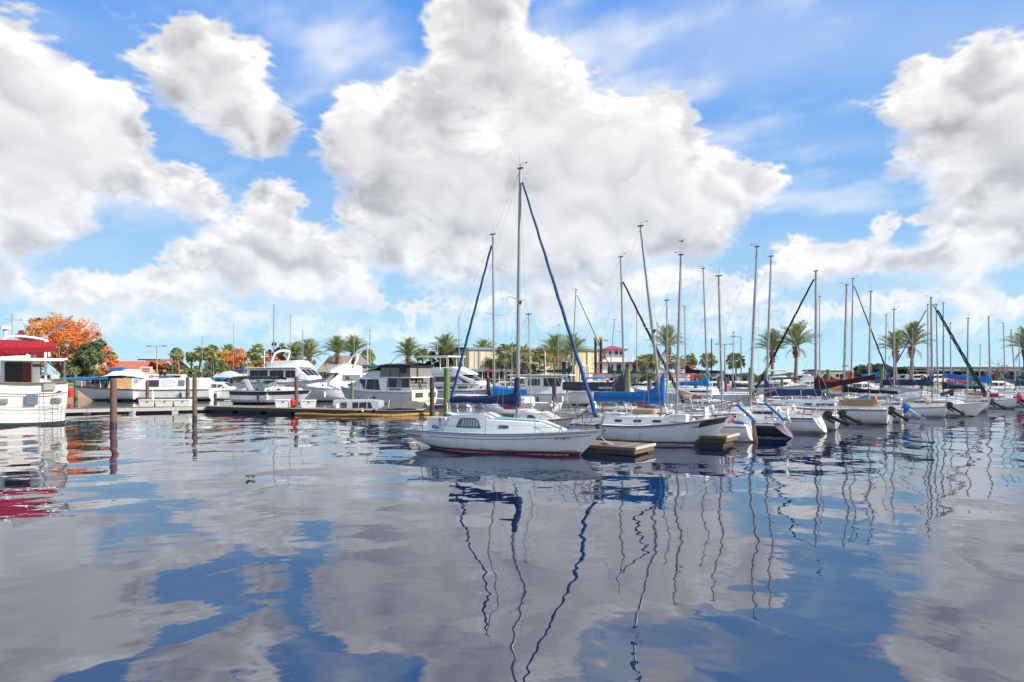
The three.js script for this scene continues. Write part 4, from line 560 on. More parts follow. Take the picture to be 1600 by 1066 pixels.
for (const [label, px, d, top, dir, L, o] of [
  ['ketch with long pale blue hull and dark green boom covers behind the blue jib', 893, 72, [900, 453], 1, 13.5, { B: 3.6, fs: 1.3, fm: 1.25, fb: 1.9, hullM: bluish, cabH: 0.6, mr: 0.085, boom: 4.2, cover: cGreen, rise: 0.5, boomY: 3.3, xm: 1.2, wins: [[-2.2, -1.2, 0.3, 0.7, 0.15], [-0.5, 0.1, 0.3, 0.7, 0.2], [0.8, 1.4, 0.3, 0.7, 0.2]], jib: cTeal, jr: 0.05 }],
  ['ketch mizzen boat with green cover ending at the post, beside the pale blue hull', 951, 75, [960, 500], -1, 11, { B: 3.2, fs: 1.2, fm: 1.1, fb: 1.6, cover: cGreen, boomY: 3.2, boom: 3.6, rise: 0.4 }],
  ['long white hulled cruising sloop lying behind the green topped post', 1072, 66, [1070, 480], -1, 12.5, { B: 3.4, fs: 1.25, fm: 1.15, fb: 1.7, hullM: coldHull, boom: 3.6, cover: cBlack, boomY: 3.2, rise: 0.8, cabH: 0.5 }],
  ['white sloop with thin mast rising left of the orange flowered date palm', 1027, 84, [1027, 506], 1, 9, { cover: cNavy }],
  ['white sloop whose short mast stands left of the riverboat', 995, 86, [995, 488], 1, 9, {}],
  ['dark hulled sloop with folded grey cover, close to the floodlight pole', 1145, 74, [1146, 520], -1, 9.5, { hullM: navyHull, cover: cGrey }],
  ['white sloop with a tall thin mast next to the black furled jib', 1281, 62, [1281, 464], 1, 8.6, { mr: 0.055 }],
  ['white sloop with light blue triangular sail bundle by the green post', 1383, 64, [1385, 493], 1, 8.6, { cover: cSky, boomY: 2.9, rise: 1.0, boom: 1.9, droop: 0.1 }],
  ['white sloop with pale thin mast crossing the twin date palms', 1427, 78, [1426, 512], 1, 8.4, {}],
  ['white sloop with dark furled jib standing close behind the navy cover', 1466, 57, [1463, 476], 1, 8.2, { jib: cTeal, jr: 0.1, jr1: 0.06 }],
  ['white sloop with a dark mast, second behind the silver tarpaulin', 1474, 66, [1474, 474], -1, 8.6, { mastM: M('dark_mast', [0.08, 0.09, 0.11], 0.4), cover: cBlack }],
  ['white sloop with a short mast between the blue covers', 1486, 72, [1485, 506], -1, 8, { cover: cBlue }],
  ['white sloop with slim mast and navy cover, behind the far blue cover', 1571, 74, [1568, 506], -1, 8.6, { cover: cNavy, boomY: 2.6 }],
  ['white sloop with a thin mast at the very edge of the row', 1594, 80, [1592, 514], 1, 8.6, {}],
  ['small white sloop with plain mast in front of the pavilion roof', 1531, 88, [1532, 540], 1, 8, {}],
  ['white sloop whose mast rises over the black canopied motorboat', 427, 96, [428, 477], 1, 10, { cover: cBlue, mr: 0.09 }],
  ['white sloop whose twin stays rise left of the white motor yacht', 452, 92, [454, 494], -1, 9, { mr: 0.06 }],
  ['white sloop with a thin mast beside the date palms and the yacht arch', 473, 104, [473, 518], 1, 9, { mr: 0.08 }],
  ['white sloop with a mast behind the grey canvas cruiser', 578, 98, [578, 517], 1, 9, { mr: 0.09 }],
  ['white sloop with a mast rising from beside the sport yacht', 718, 82, [717, 497], 1, 9, { mr: 0.07 }],
  ['white sloop with a short thin mast near the left palms', 315, 104, [316, 527], -1, 8.5, { cover: cBlue, mr: 0.07 }],
  ['white sloop carrying a small blue bundle before the orange trees', 381, 98, [380, 548], 1, 8, { cover: cBlue, boomY: 3.6, mr: 0.06 }],
  ['white sloop with a spindly mast near the date palms, left of the tall bare mast', 364, 106, [365, 510], 1, 9, { mr: 0.05 }],
  ['white sloop with a mast and many stays close behind the nearest mast', 799, 58, [800, 540], -1, 8, { mr: 0.05 }],
  ['white sloop with a thin mast right beside the tall blue jib', 741, 64, [741, 540], 1, 8.4, { mr: 0.05, boomOn: false }],
  ['white sloop with a low mast at the warehouse door', 872, 92, [873, 508], -1, 9, { mr: 0.05 }],
]) sailboat({ label, px, d, top, dir, L, det: 0, group: FAR, mr: 0.065, ...o });
// ---------------------------------------------------------------- motorboats
function motorboat(s) {
  const g = thing(s.name ?? 'motorboat', s.label, s.category ?? 'motorboat', s.group), th = s.th ?? TH, phi = s.dir > 0 ? -th : Math.PI - th;
  g.rotation.y = phi; g.position.set(atX(s.px, s.d), 0, -s.d);
  const F = hullForm({ L: s.L, B: s.B ?? s.L * 0.31, fs: s.fs ?? 1.1, fm: s.fm ?? 1.15, fb: s.fb ?? 1.7, k: 0.5, kS: -0.35, kB: -0.2, bowRake: s.bowRake ?? s.L * 0.13, sternRake: s.sternRake ?? 0.1, sternW: s.sternW ?? 0.93, ent: 2.4, bexp: 0.85, flare: 0.9, chine: 0.45, mid: 0.42, spring: 1.6, ...s.hull });
  buildHull(F, s.hullM ?? white, g, { bottom: s.bottom ?? blackBottom, bottomTo: s.bottomTo ?? 0.1, boot: s.boot, stripes: s.stripes, deck: s.deck ?? deckWhite, rub: s.rub ?? trimGrey, transom: s.transom, nt: 24, nv: 10, rubR: 0.035 });
  { const w = rng(s.px + 9), face = s.dir > 0 ? 1 : -1, tp = s.bottomTo ?? 0.1; mesh('waterline_stain', sheet(40, 1, (u, v) => { const t = lerp(0.02, 0.97, u); return F.on(t, tp + v * (0.05 + 0.08 * Math.max(0, n3(u * 9, s.px, 3))), face, 0.006); }), stainM, g); for (let i = 0; i < 6; i++) { const t = 0.1 + 0.8 * w(), y = F.sheer(t) - 0.1 - 0.4 * w(), h = 0.2 + 0.4 * w(), ww = (0.02 + 0.03 * w()) / s.L; mesh('rust_streak', sheet(1, 4, (u, v) => F.on(t + (u - 0.5) * ww * (1 - v * 0.6), y - h * v, face, 0.008)), streakM, g); } for (let i = 0; i < 2; i++) { const t = 0.2 + 0.35 * w() + i * 0.2, q = F.on(t, F.sheer(t) * 0.5, face, 0.16); mesh('fender', [new THREE.CapsuleGeometry(0.11, 0.4, 4, 10).translate(...q), rod([q[0], q[1] + 0.28, q[2]], [q[0], F.sheer(t), q[2] - face * 0.1], 0.012)], i ? white : navyHull, g); } }
  const rail = (x0, x1, h = 0.65, n = 5, r = 0.018) => { for (const q of [-1, 1]) { const P = (x, dy) => F.rail(x, 0.1, dy, q), pts = []; for (let i = 0; i <= n; i++) pts.push(lerp(x0, x1, i / n)); mesh('bow_rail', [...rods(pts.map((x) => P(x, h)), r), ...rods([P(x0 - 0.3, 0), P(x0, h)], r)], steel, g); for (const x of pts) mesh('stanchion', rod(P(x, 0), P(x, h), r * 0.8), steel, g); } };
  // a cloth roof on poles
  const bimini = (x0, x1, y, w, mat, feet, arch = 0.12, name = 'bimini_top') => { mesh(name, sheet(8, 10, (u, v) => { const q = v * 2 - 1; return [lerp(x0, x1, u), y + arch * (1 - q * q) - 0.1 * Math.pow(Math.abs(2 * u - 1), 3) + 0.02 * n3(u * 5, v * 4, x0), q * w]; }), mat, g); mesh(name + '_edge', [sheet(8, 1, (u, v) => [lerp(x0, x1, u), y - 0.1 * Math.pow(Math.abs(2 * u - 1), 3) - v * 0.14, w]), sheet(8, 1, (u, v) => [lerp(x0, x1, u), y - 0.1 * Math.pow(Math.abs(2 * u - 1), 3) - v * 0.14, -w])], mat, g); for (const q of [-1, 1]) for (const [xt, xb, yb] of feet) mesh('bimini_pole', rod([xb, yb, q * w], [xt, y - 0.03, q * w], 0.02), steel, g); };
  s.build?.(g, F, { rail, bimini, dk: F.deckY, face: s.dir > 0 ? 1 : -1 });
  return g;
}
const antenna = (g, x, y, z, h = 2.4) => mesh('antenna', rod([x, y, z], [x - 0.15, y + h, z], 0.014, 0.008, 4), white, g);

// trawler at the edge of the frame, its transom to the camera
motorboat({ name: 'trawler_yacht', category: 'trawler', label: 'white trawler showing its broad transom with swim ladder and hardtop aft deck', px: 47, d: 45.9, dir: -1, th: (54.5 * Math.PI) / 180, L: 12, B: 4.0, fs: 2.5, fm: 2.1, fb: 2.9, sternRake: 0.12, sternW: 0.95, bowRake: 1.2, hull: { chine: 0.16, flare: 0.3 }, hullM: gel('trawler_gelcoat', [0.80, 0.77, 0.70]), transom: gel('trawler_gelcoat', [0.80, 0.77, 0.70]), bottomTo: 0.14, rub: teak, stripes: [{ name: 'dark_stripe', y: 0.62, h: 0.06, m: trimDark }, { name: 'dark_stripe', y: 1.4, h: 0.05, m: trimGrey }],
  build: (g, F, k) => {
    const X = -6.03, tz = (z) => X + 0.02 * z * z, bar = (y, h, m, n, off = 0.13) => mesh(n, sheet(16, 1, (u, v) => { const z = lerp(-1.9, 1.9, u) * clamp(0.86 + 0.05 * y); return [X - off - 0.06 * (1 - Math.pow(z / 2, 2)) + 0.03 + 0.04 * (2.5 - y) * 0.5, y + h * v + 0.07 * Math.pow(z / 1.9, 2), z]; }), m, g);
    bar(1.82, 0.055, trimDark, 'transom_stripe'); bar(1.05, 0.045, trimGrey, 'transom_stripe'); bar(0.82, 0.04, trimGrey, 'transom_stripe'); bar(-0.1, 0.24, blackBottom, 'bottom_band');
    mesh('cap_rail', [curve([[X - 0.05, 2.56, -1.88], [X - 0.1, 2.5, 0], [X - 0.05, 2.56, 1.88]], 0.055, 8, 20)], teak, g);
    const win = (z0, z1, y0, y1, m, n) => { mesh(n + '_frame', rbox(X - 0.05, (y0 + y1) / 2, (z0 + z1) / 2, 0.1, y1 - y0 + 0.08, z1 - z0 + 0.08, 0.04), trimGrey, g); mesh(n, rbox(X - 0.075, (y0 + y1) / 2, (z0 + z1) / 2, 0.09, y1 - y0, z1 - z0, 0.04), m, g); };
    const dimW = M('clouded_window', [0.22, 0.21, 0.19], 0.2); win(-1.62, -1.12, 1.34, 1.58, dimW, 'transom_window'); win(1.1, 1.52, 1.34, 1.58, dimW, 'transom_window');
    mesh('stowed_board', rbox(X - 0.12, 1.5, 0.05, 0.06, 0.62, 0.6, 0.05), M('slate_board', [0.12, 0.15, 0.2], 0.5), g);
    for (const z of [-1.75, 1.45]) mesh('scupper', rbox(X - 0.06, 2.0, z, 0.08, 0.09, 0.22, 0.03), trimDark, g);
    for (const z of [0.62, 1.3]) mesh('ladder_rail', rods([[X - 0.02, 2.0, z], [X - 0.22, 1.95, z], [X - 0.22, 0.2, z + 0.05]], 0.016), steel, g);
    for (let i = 0; i < 6; i++) mesh('ladder_rung', rod([X - 0.22, 0.28 + i * 0.32, 0.62], [X - 0.22, 0.28 + i * 0.32, 1.33], 0.014), steel, g);
    mesh('fender_rail', rods([[X - 0.05, 1.1, 1.72], [X - 0.16, 1.0, 1.72], [X - 0.14, 0.3, 1.7]], 0.02), steel, g);
    mesh('transom_gate', rbox(X - 0.08, 2.28, 0.92, 0.06, 0.42, 0.62, 0.03), M('grey_gate', [0.3, 0.33, 0.28], 0.6), g);
    mesh('hardtop', [rbox(-4.2, 3.95, 0.0, 4.6, 0.12, 3.7, 0.06), rbox(-6.1, 3.88, 0, 0.9, 0.1, 3.3, 0.05)], white, g);
    for (const [x, z] of [[-6.1, 0.05], [-6.1, 1.72], [-6.1, -1.72], [-4.6, 1.72], [-4.6, -1.72]]) mesh('hardtop_post', rod([x, 2.5, z], [x, 3.92, z], 0.03), steel, g);
    mesh('mast_post', rod([-5.2, 2.3, 0.75], [-5.2, 5.3, 0.72], 0.07), white, g);
    const hs = house('saloon', [[-2.6, 2.1, 1.55, 3.9, 1.5], [2.0, 2.2, 1.5, 3.9, 1.42], [2.9, 2.3, 1.35, 2.7, 1.3]].map(([a, b, c, d, e]) => [a, b, c * 0.68, d, e * 0.68]), white, g); hs.m.position.z = -0.52; hs.win([[-2.2, -0.9, 0.5, 0.85, 0.05], [-0.6, 0.7, 0.5, 0.85, 0.05]]);
    mesh('saloon_door', box(-2.63, 3.0, -0.85, 0.06, 1.65, 0.95), M('dark_doorway', [0.02, 0.018, 0.016], 0.5), g); mesh('door_panel', box(-2.68, 3.0, -0.15, 0.05, 1.6, 0.42), woodM('mahogany', [0.2, 0.05, 0.03]), g);
    mesh('flybridge', rbox(-0.6, 4.3, -0.85, 3.2, 0.6, 1.7, 0.2), white, g); mesh('flybridge_rail', rods([[-3.6, 4.1, 1.5], [-3.6, 4.75, 1.5], [-3.6, 4.75, -1.5], [-3.6, 4.1, -1.5]], 0.025), steel, g);
    mesh('radar_arch', curve([[-2.2, 4.2, 1.0], [-2.4, 5.2, 0.9], [-2.4, 5.35, 0.5], [-2.4, 5.35, -1.3], [-2.2, 4.2, -1.6]], 0.07, 8, 30), white, g); mesh('radar_dome', [rod([-2.4, 5.9, -1.3], [-2.4, 6.08, -1.3], 0.32, 0.3, 14), rod([-2.4, 5.5, -1.3], [-2.4, 5.9, -1.3], 0.1, 0.13, 8)], white, g);
    mesh('wind_mast', [rod([-2.4, 5.5, -0.95], [-2.4, 6.9, -0.95], 0.03), rod([-2.4, 6.5, -1.4], [-2.4, 6.5, -0.5], 0.015), box(-2.4, 6.52, -0.5, 0.12, 0.1, 0.16)], trimGrey, g);
    mesh('davit_boom', [rod([-5.2, 5.3, 0.72], [-5.6, 6.7, 2.15], 0.06, 0.04, 8)], alum, g); mesh('davit_head', box(-5.2, 5.35, 0.72, 0.22, 0.2, 0.28), trimGrey, g);
    mesh('cabin_light', rod([-2.7, 3.55, 0.75], [-2.62, 3.55, 0.75], 0.1, 0.1, 10), trimDark, g); mesh('life_raft', rbox(-2.66, 3.6, 0.3, 0.1, 0.16, 0.5, 0.04), M('mahogany_plate', [0.12, 0.05, 0.03], 0.6), g);
  } });
{
  const g = thing('dinghy', 'dinghy under a crimson cover, stowed across the roof of the white trawler', 'dinghy');
  g.position.set(-30.4, 4.12, -41.1); g.rotation.y = 0.62;
  const rings = []; for (let i = 0; i <= 26; i++) { const u = i / 26, x = lerp(-2.6, 2.45, u), h = 0.5 * Math.pow(Math.sin(Math.PI * clamp(u * 0.985 + 0.0075)), 0.24) * lerp(1.08, 0.9, u), y = 0.5 + 0.16 * Math.pow(2 * u - 1, 2), ring = []; for (let k = 0; k < 16; k++) { const t = (k / 16) * 6.283, wr = 1 + 0.05 * n3(u * 8, k * 0.8, 2); ring.push([x, y + h * Math.sin(t) * wr, 0.62 * Math.pow(Math.sin(Math.PI * clamp(u * 0.95 + 0.025)), 0.4) * Math.cos(t) * wr]); } rings.push(ring); }
  mesh('dinghy_cover', loft(rings, { closed: true, crease: 0, su: 4 }), cCrimson, g);
  for (const x of [-1.5, 1.2]) mesh('lashing', new THREE.TorusGeometry(0.5, 0.012, 4, 24).scale(1, 1, 1.2).rotateY(Math.PI / 2).translate(x, 0.53, 0), ropeDark, g);
  for (const x of [-1.3, 1.0]) mesh('chock', box(x, 0.02, 0, 0.12, 0.26, 0.9), white, g);
}
// houseboat with a blue awning
motorboat({ name: 'houseboat', category: 'houseboat', label: 'long white houseboat with blue foredeck awning, white peaked tarp and peach side curtain', px: 226, d: 80, dir: -1, th: -0.12, L: 15.6, B: 4.2, fs: 1.35, fm: 1.3, fb: 1.75, bowRake: 2.4, bottomTo: 0.18, boot: trimGrey, stripes: [{ name: 'grey_stripe', y: 0.08, h: 0.1, m: trimGrey }], rub: trimDark,
  build: (g, F, k) => {
    const h = house('deckhouse', [[-7.3, 1.35, 1.7, 2.2, 1.6], [-6.9, 1.35, 1.75, 2.62, 1.6], [-0.4, 1.3, 1.75, 2.65, 1.62], [0.9, 1.3, 1.75, 2.65, 1.62]], white, g, { camber: 0.04 });
    h.win([[-2.2, -0.9, 0.25, 0.85, 0.05]], M('plum_window', [0.10, 0.035, 0.05], 0.1)); h.win([[-5.0, -4.3, 0.3, 0.85, 0.05]], glassLit); h.win([[-3.9, -2.6, 0.3, 0.85, 0.04], [-6.6, -5.4, 0.3, 0.85, 0.04]], M('white_panel', [0.7, 0.7, 0.72], 0.4));
    for (const q of [-1, 1]) { mesh('side_curtain', sheet(10, 6, (u, v) => [lerp(0.7, 3.35 - 0.35 * v, u), lerp(1.42, 2.62, v), q * (1.78 + 0.03 * n3(u * 6, v * 3, 1))]), cloth('peach_curtain', [0.72, 0.42, 0.2]), g); mesh('side_panel', sheet(2, 2, (u, v) => [lerp(-0.2, 0.75, u), lerp(1.42, 2.62, v), q * 1.79]), white, g); mesh('ring_emblem', new THREE.TorusGeometry(0.17, 0.022, 6, 24).translate(0.2, 2.3, q * 1.82), red, g); }
    mesh('peaked_tarp', sheet(16, 12, (u, v) => { const q = v * 2 - 1, p = 1 - Math.abs(2 * u - 1); return [lerp(-0.6, 4.6, u), 2.66 + 1.0 * Math.min(1, p * 1.9) * (1 - 0.75 * Math.abs(q)) + 0.04 * n3(u * 4, v * 4, 2), q * 1.9]; }), cWhite, g);
    mesh('roof_box', [rbox(2.9, 3.72, 0, 1.5, 0.36, 1.2, 0.06)], M('blue_roof_box', [0.03, 0.12, 0.42], 0.5), g);
    mesh('foredeck_awning', sheet(8, 8, (u, v) => [lerp(3.2, 8.2, u), 2.72 - 0.1 * u + 0.1 * (1 - Math.pow(2 * v - 1, 2)), (v * 2 - 1) * lerp(1.9, 1.5, u)]), cAwn, g); mesh('awning_valance', [sheet(8, 1, (u, v) => [lerp(3.2, 8.2, u), 2.72 - 0.1 * u - 0.22 * v, -lerp(1.9, 1.5, u)]), sheet(8, 1, (u, v) => [lerp(3.2, 8.2, u), 2.72 - 0.1 * u - 0.22 * v, lerp(1.9, 1.5, u)])], cAwn, g);
    for (const q of [-1, 1]) for (const x of [4.2, 6.2, 7.9]) mesh('awning_post', rod([x, F.deckY(x), q * 1.5], [x, 2.65, q * 1.6], 0.035), white, g);
    mesh('insect_screen', box(3.9, 2.0, 0, 1.8, 1.1, 3.0), M('dark_screen', [0.06, 0.055, 0.06], 0.8), g);
    mesh('side_awning', rbox(-2.2, 2.86, -1.3, 2.2, 0.16, 0.9, 0.05), cAwn, g); mesh('roof_locker', rbox(-0.6, 2.9, 0.2, 1.2, 0.4, 1.6, 0.06), white, g);
    k.rail(3.4, 7.2, 0.7, 5, 0.025);
    mesh('deck_chair', [box(5.2, 1.95, -0.6, 0.5, 0.05, 0.5), box(5.42, 2.2, -0.6, 0.05, 0.5, 0.5)], trimDark, g); mesh('windshield', box(5.9, 1.95, 0, 0.05, 0.45, 1.8), glassLit, g);
  } });
for (const [px, side] of [[209, 'under the peach side curtain'], [238, 'beside the brown mooring post']]) { const g = thing('fender', `white cylinder fender hanging on the houseboat side ${side}`, 'fender'); g.position.set(atX(px, 77.6), 0.35, -77.6); mesh('fender_body', new THREE.CapsuleGeometry(0.17, 0.6, 4, 12).translate(0, 0.3, 0), white, g); mesh('fender_line', rod([0, 0.75, 0], [0, 1.25, -0.15], 0.015), ropeM, g); }
// express cruiser
motorboat({ label: 'white express cruiser with black hull band and long black bimini top', px: 427, d: 72, dir: 1, th: 0.12, L: 8.5, B: 2.9, fs: 1.35, fm: 1.3, fb: 1.45, bowRake: 1.5, stripes: [{ name: 'black_band', y: 0.06, h: 0.36, m: trimDark, t0: 0.01, t1: 0.99 }], build: (g, F, k) => {
  const h = house('foredeck_cabin', [[-0.4, 1.3, 1.2, 1.62, 1.1], [0.6, 1.3, 1.15, 1.85, 0.95], [3.0, 1.38, 0.7, 1.55, 0.5]], white, g); h.win([[-0.2, 1.2, 0.2, 0.6, 0.2]]);
  mesh('windshield', sheet(10, 4, (u, v) => { const a = lerp(-1.25, 1.25, u); return [0.55 - 0.75 * v - 0.7 * (1 - Math.cos(a)), 1.8 + 0.62 * v, 1.15 * Math.sin(a)]; }), glassLit, g); for (const a of [-1.2, -0.5, 0.5, 1.2]) mesh('windshield_post', rod([0.55 - 0.7 * (1 - Math.cos(a)), 1.8, 1.16 * Math.sin(a)], [-0.2 - 0.7 * (1 - Math.cos(a)), 2.44, 1.16 * Math.sin(a)], 0.022), alum, g);
  mesh('radar_arch', [loft([[1.4, 0], [2.0, -0.35], [2.5, -0.6]].map(([y, x]) => [[-2.0 + x, y, 1.3], [-1.55 + x, y, 1.3], [-1.55 + x, y, 1.2], [-2.0 + x, y, 1.2]]), { closed: true }), loft([[1.4, 0], [2.0, -0.35], [2.5, -0.6]].map(([y, x]) => [[-2.0 + x, y, -1.3], [-1.55 + x, y, -1.3], [-1.55 + x, y, -1.2], [-2.0 + x, y, -1.2]]), { closed: true }), box(-2.37, 2.52, 0, 0.45, 0.12, 2.6)], white, g);
  k.bimini(-4.2, 0.9, 2.72, 1.25, cBlack, [[-3.9, -3.0, 1.4], [-2.2, -3.0, 1.4], [-0.4, -0.6, 1.7]], 0.2); k.rail(0.8, 3.7, 0.5, 5); mesh('hatch', rbox(1.6, 1.82, 0, 0.5, 0.06, 0.5, 0.02), glass, g); mesh('swim_platform', rbox(-4.5, 0.3, 0, 0.7, 0.1, 2.4, 0.04), white, g); antenna(g, -2.3, 2.5, 1, 2);
} });
// pilothouse motor yacht
motorboat({ name: 'motor_yacht', category: 'motor yacht', label: 'large white motor yacht with a dark wraparound aft window and flybridge arch', px: 461, d: 87, dir: 1, th: 0.3, L: 14.5, B: 4.6, fs: 2.1, fm: 2.0, fb: 2.9, bowRake: 1.9, stripes: [{ name: 'grey_stripe', y: 0.08, h: 0.05, m: trimGrey }], build: (g, F, k) => {
  const h = house('saloon', [[-5.6, 2.1, 2.0, 3.75, 1.95], [1.6, 2.1, 1.9, 3.8, 1.8], [2.9, 2.3, 1.7, 2.75, 1.5]], white, g); h.win([[-5.3, -2.7, 0.32, 0.93, 0.03], [-2.4, -0.4, 0.34, 0.9, 0.05], [-0.1, 1.3, 0.34, 0.88, 0.05]]); h.face(1, 3);
  for (const z of [-0.6, 0.6]) mesh('aft_window', box(-5.63, 3.15, z * 1.5, 0.06, 1.0, 1.5), glass, g);
  for (const q of [-1, 1]) for (let i = 0; i < 4; i++) mesh('hull_window', sheet(3, 1, (u, v) => { const x = 0.8 + i * 0.62 + u * 0.5, t = F.tOf(x); return F.on(t, lerp(1.35, 1.75, q > 0 ? v : 1 - v), q, 0.03); }), glass, g);
  mesh('saloon_roof', rbox(-2.2, 3.9, 0, 7.4, 0.14, 4.3, 0.06), white, g); const f = house('flybridge', [[-2.6, 3.96, 1.6, 4.75, 1.6], [1.0, 3.96, 1.6, 4.8, 1.5], [2.0, 3.96, 1.3, 4.2, 1.2]], white, g);
  mesh('radar_arch', [curve([[-2.4, 4.6, 1.6], [-1.9, 5.7, 1.45], [-1.6, 6.0, 1.0], [-1.6, 6.05, -1.0], [-1.9, 5.7, -1.45], [-2.4, 4.6, -1.6]], 0.13, 8, 36)], white, g); mesh('flybridge_rail', rods([[-5.7, 4.0, 1.9], [-5.7, 4.8, 1.9], [-2.7, 4.8, 1.8]], 0.03), steel, g); mesh('aft_screen', box(-5.0, 4.4, -1.95, 1.6, 0.75, 0.04), cWhite, g); k.rail(2, 6.4, 0.8, 6, 0.025); antenna(g, -1.6, 6, 0.8, 4.5); antenna(g, -2.2, 4.8, -1.3, 6.2); antenna(g, -2.6, 4.8, 1.3, 5.4);
  mesh('signal_mast', [rod([-4.6, 3.96, 0], [-4.6, 6.2, 0], 0.06), rod([-4.6, 5.4, -0.8], [-4.6, 5.4, 0.8], 0.03)], white, g);
} });
motorboat({ name: 'motor_yacht', category: 'motor yacht', label: 'white flybridge yacht with pale windows and dark green bimini, bow toward the dock', px: 531, d: 78, dir: -1, th: -0.5, L: 11.5, B: 3.9, fs: 1.3, fm: 1.35, fb: 2.0, bowRake: 1.6, hullM: gel('yacht_gelcoat', [0.74, 0.74, 0.74]), build: (g, F, k) => {
  const c = house('foredeck_cabin', [[-0.5, 1.35, 1.55, 2.1, 1.45], [2.6, 1.5, 1.1, 2.1, 0.9], [3.8, 1.7, 0.7, 1.85, 0.6]], white, g); c.win([[0.4, 2.3, 0.35, 0.8, 0.06]]);
  const h = house('saloon', [[-4.2, 1.35, 1.65, 3.2, 1.5], [0.3, 1.4, 1.6, 3.25, 1.4], [1.5, 1.9, 1.4, 2.2, 1.3]], white, g); h.win([[-3.8, -2.2, 0.52, 0.9, 0.05], [-1.9, 0.1, 0.52, 0.9, 0.05]], glassLit); h.face(1, 3, 0.15, 0.85, 0.9, glassLit);
  house('flybridge', [[-2.2, 3.26, 1.4, 4.0, 1.4], [-0.4, 3.26, 1.4, 4.3, 1.2], [1.3, 3.24, 1.0, 3.4, 0.9]], white, g); mesh('radar_arch', curve([[-1.2, 3.9, 1.4], [-1.7, 5.0, 1.25], [-1.8, 5.2, 0.8], [-1.8, 5.2, -0.8], [-1.7, 5.0, -1.25], [-1.2, 3.9, -1.4]], 0.12, 8, 30), white, g); k.bimini(-4.6, -2.4, 3.95, 1.3, cGreen, [[-4.3, -3.6, 3.2], [-2.7, -3.4, 3.2]], 0.25); k.rail(1.2, 5.2, 0.7, 6, 0.022); antenna(g, -1.8, 5.2, 0.7, 3); mesh('deck_ladder', rods([[-4.3, 1.4, -0.5], [-4.3, 3.2, -0.5]], 0.03), steel, g);
} });
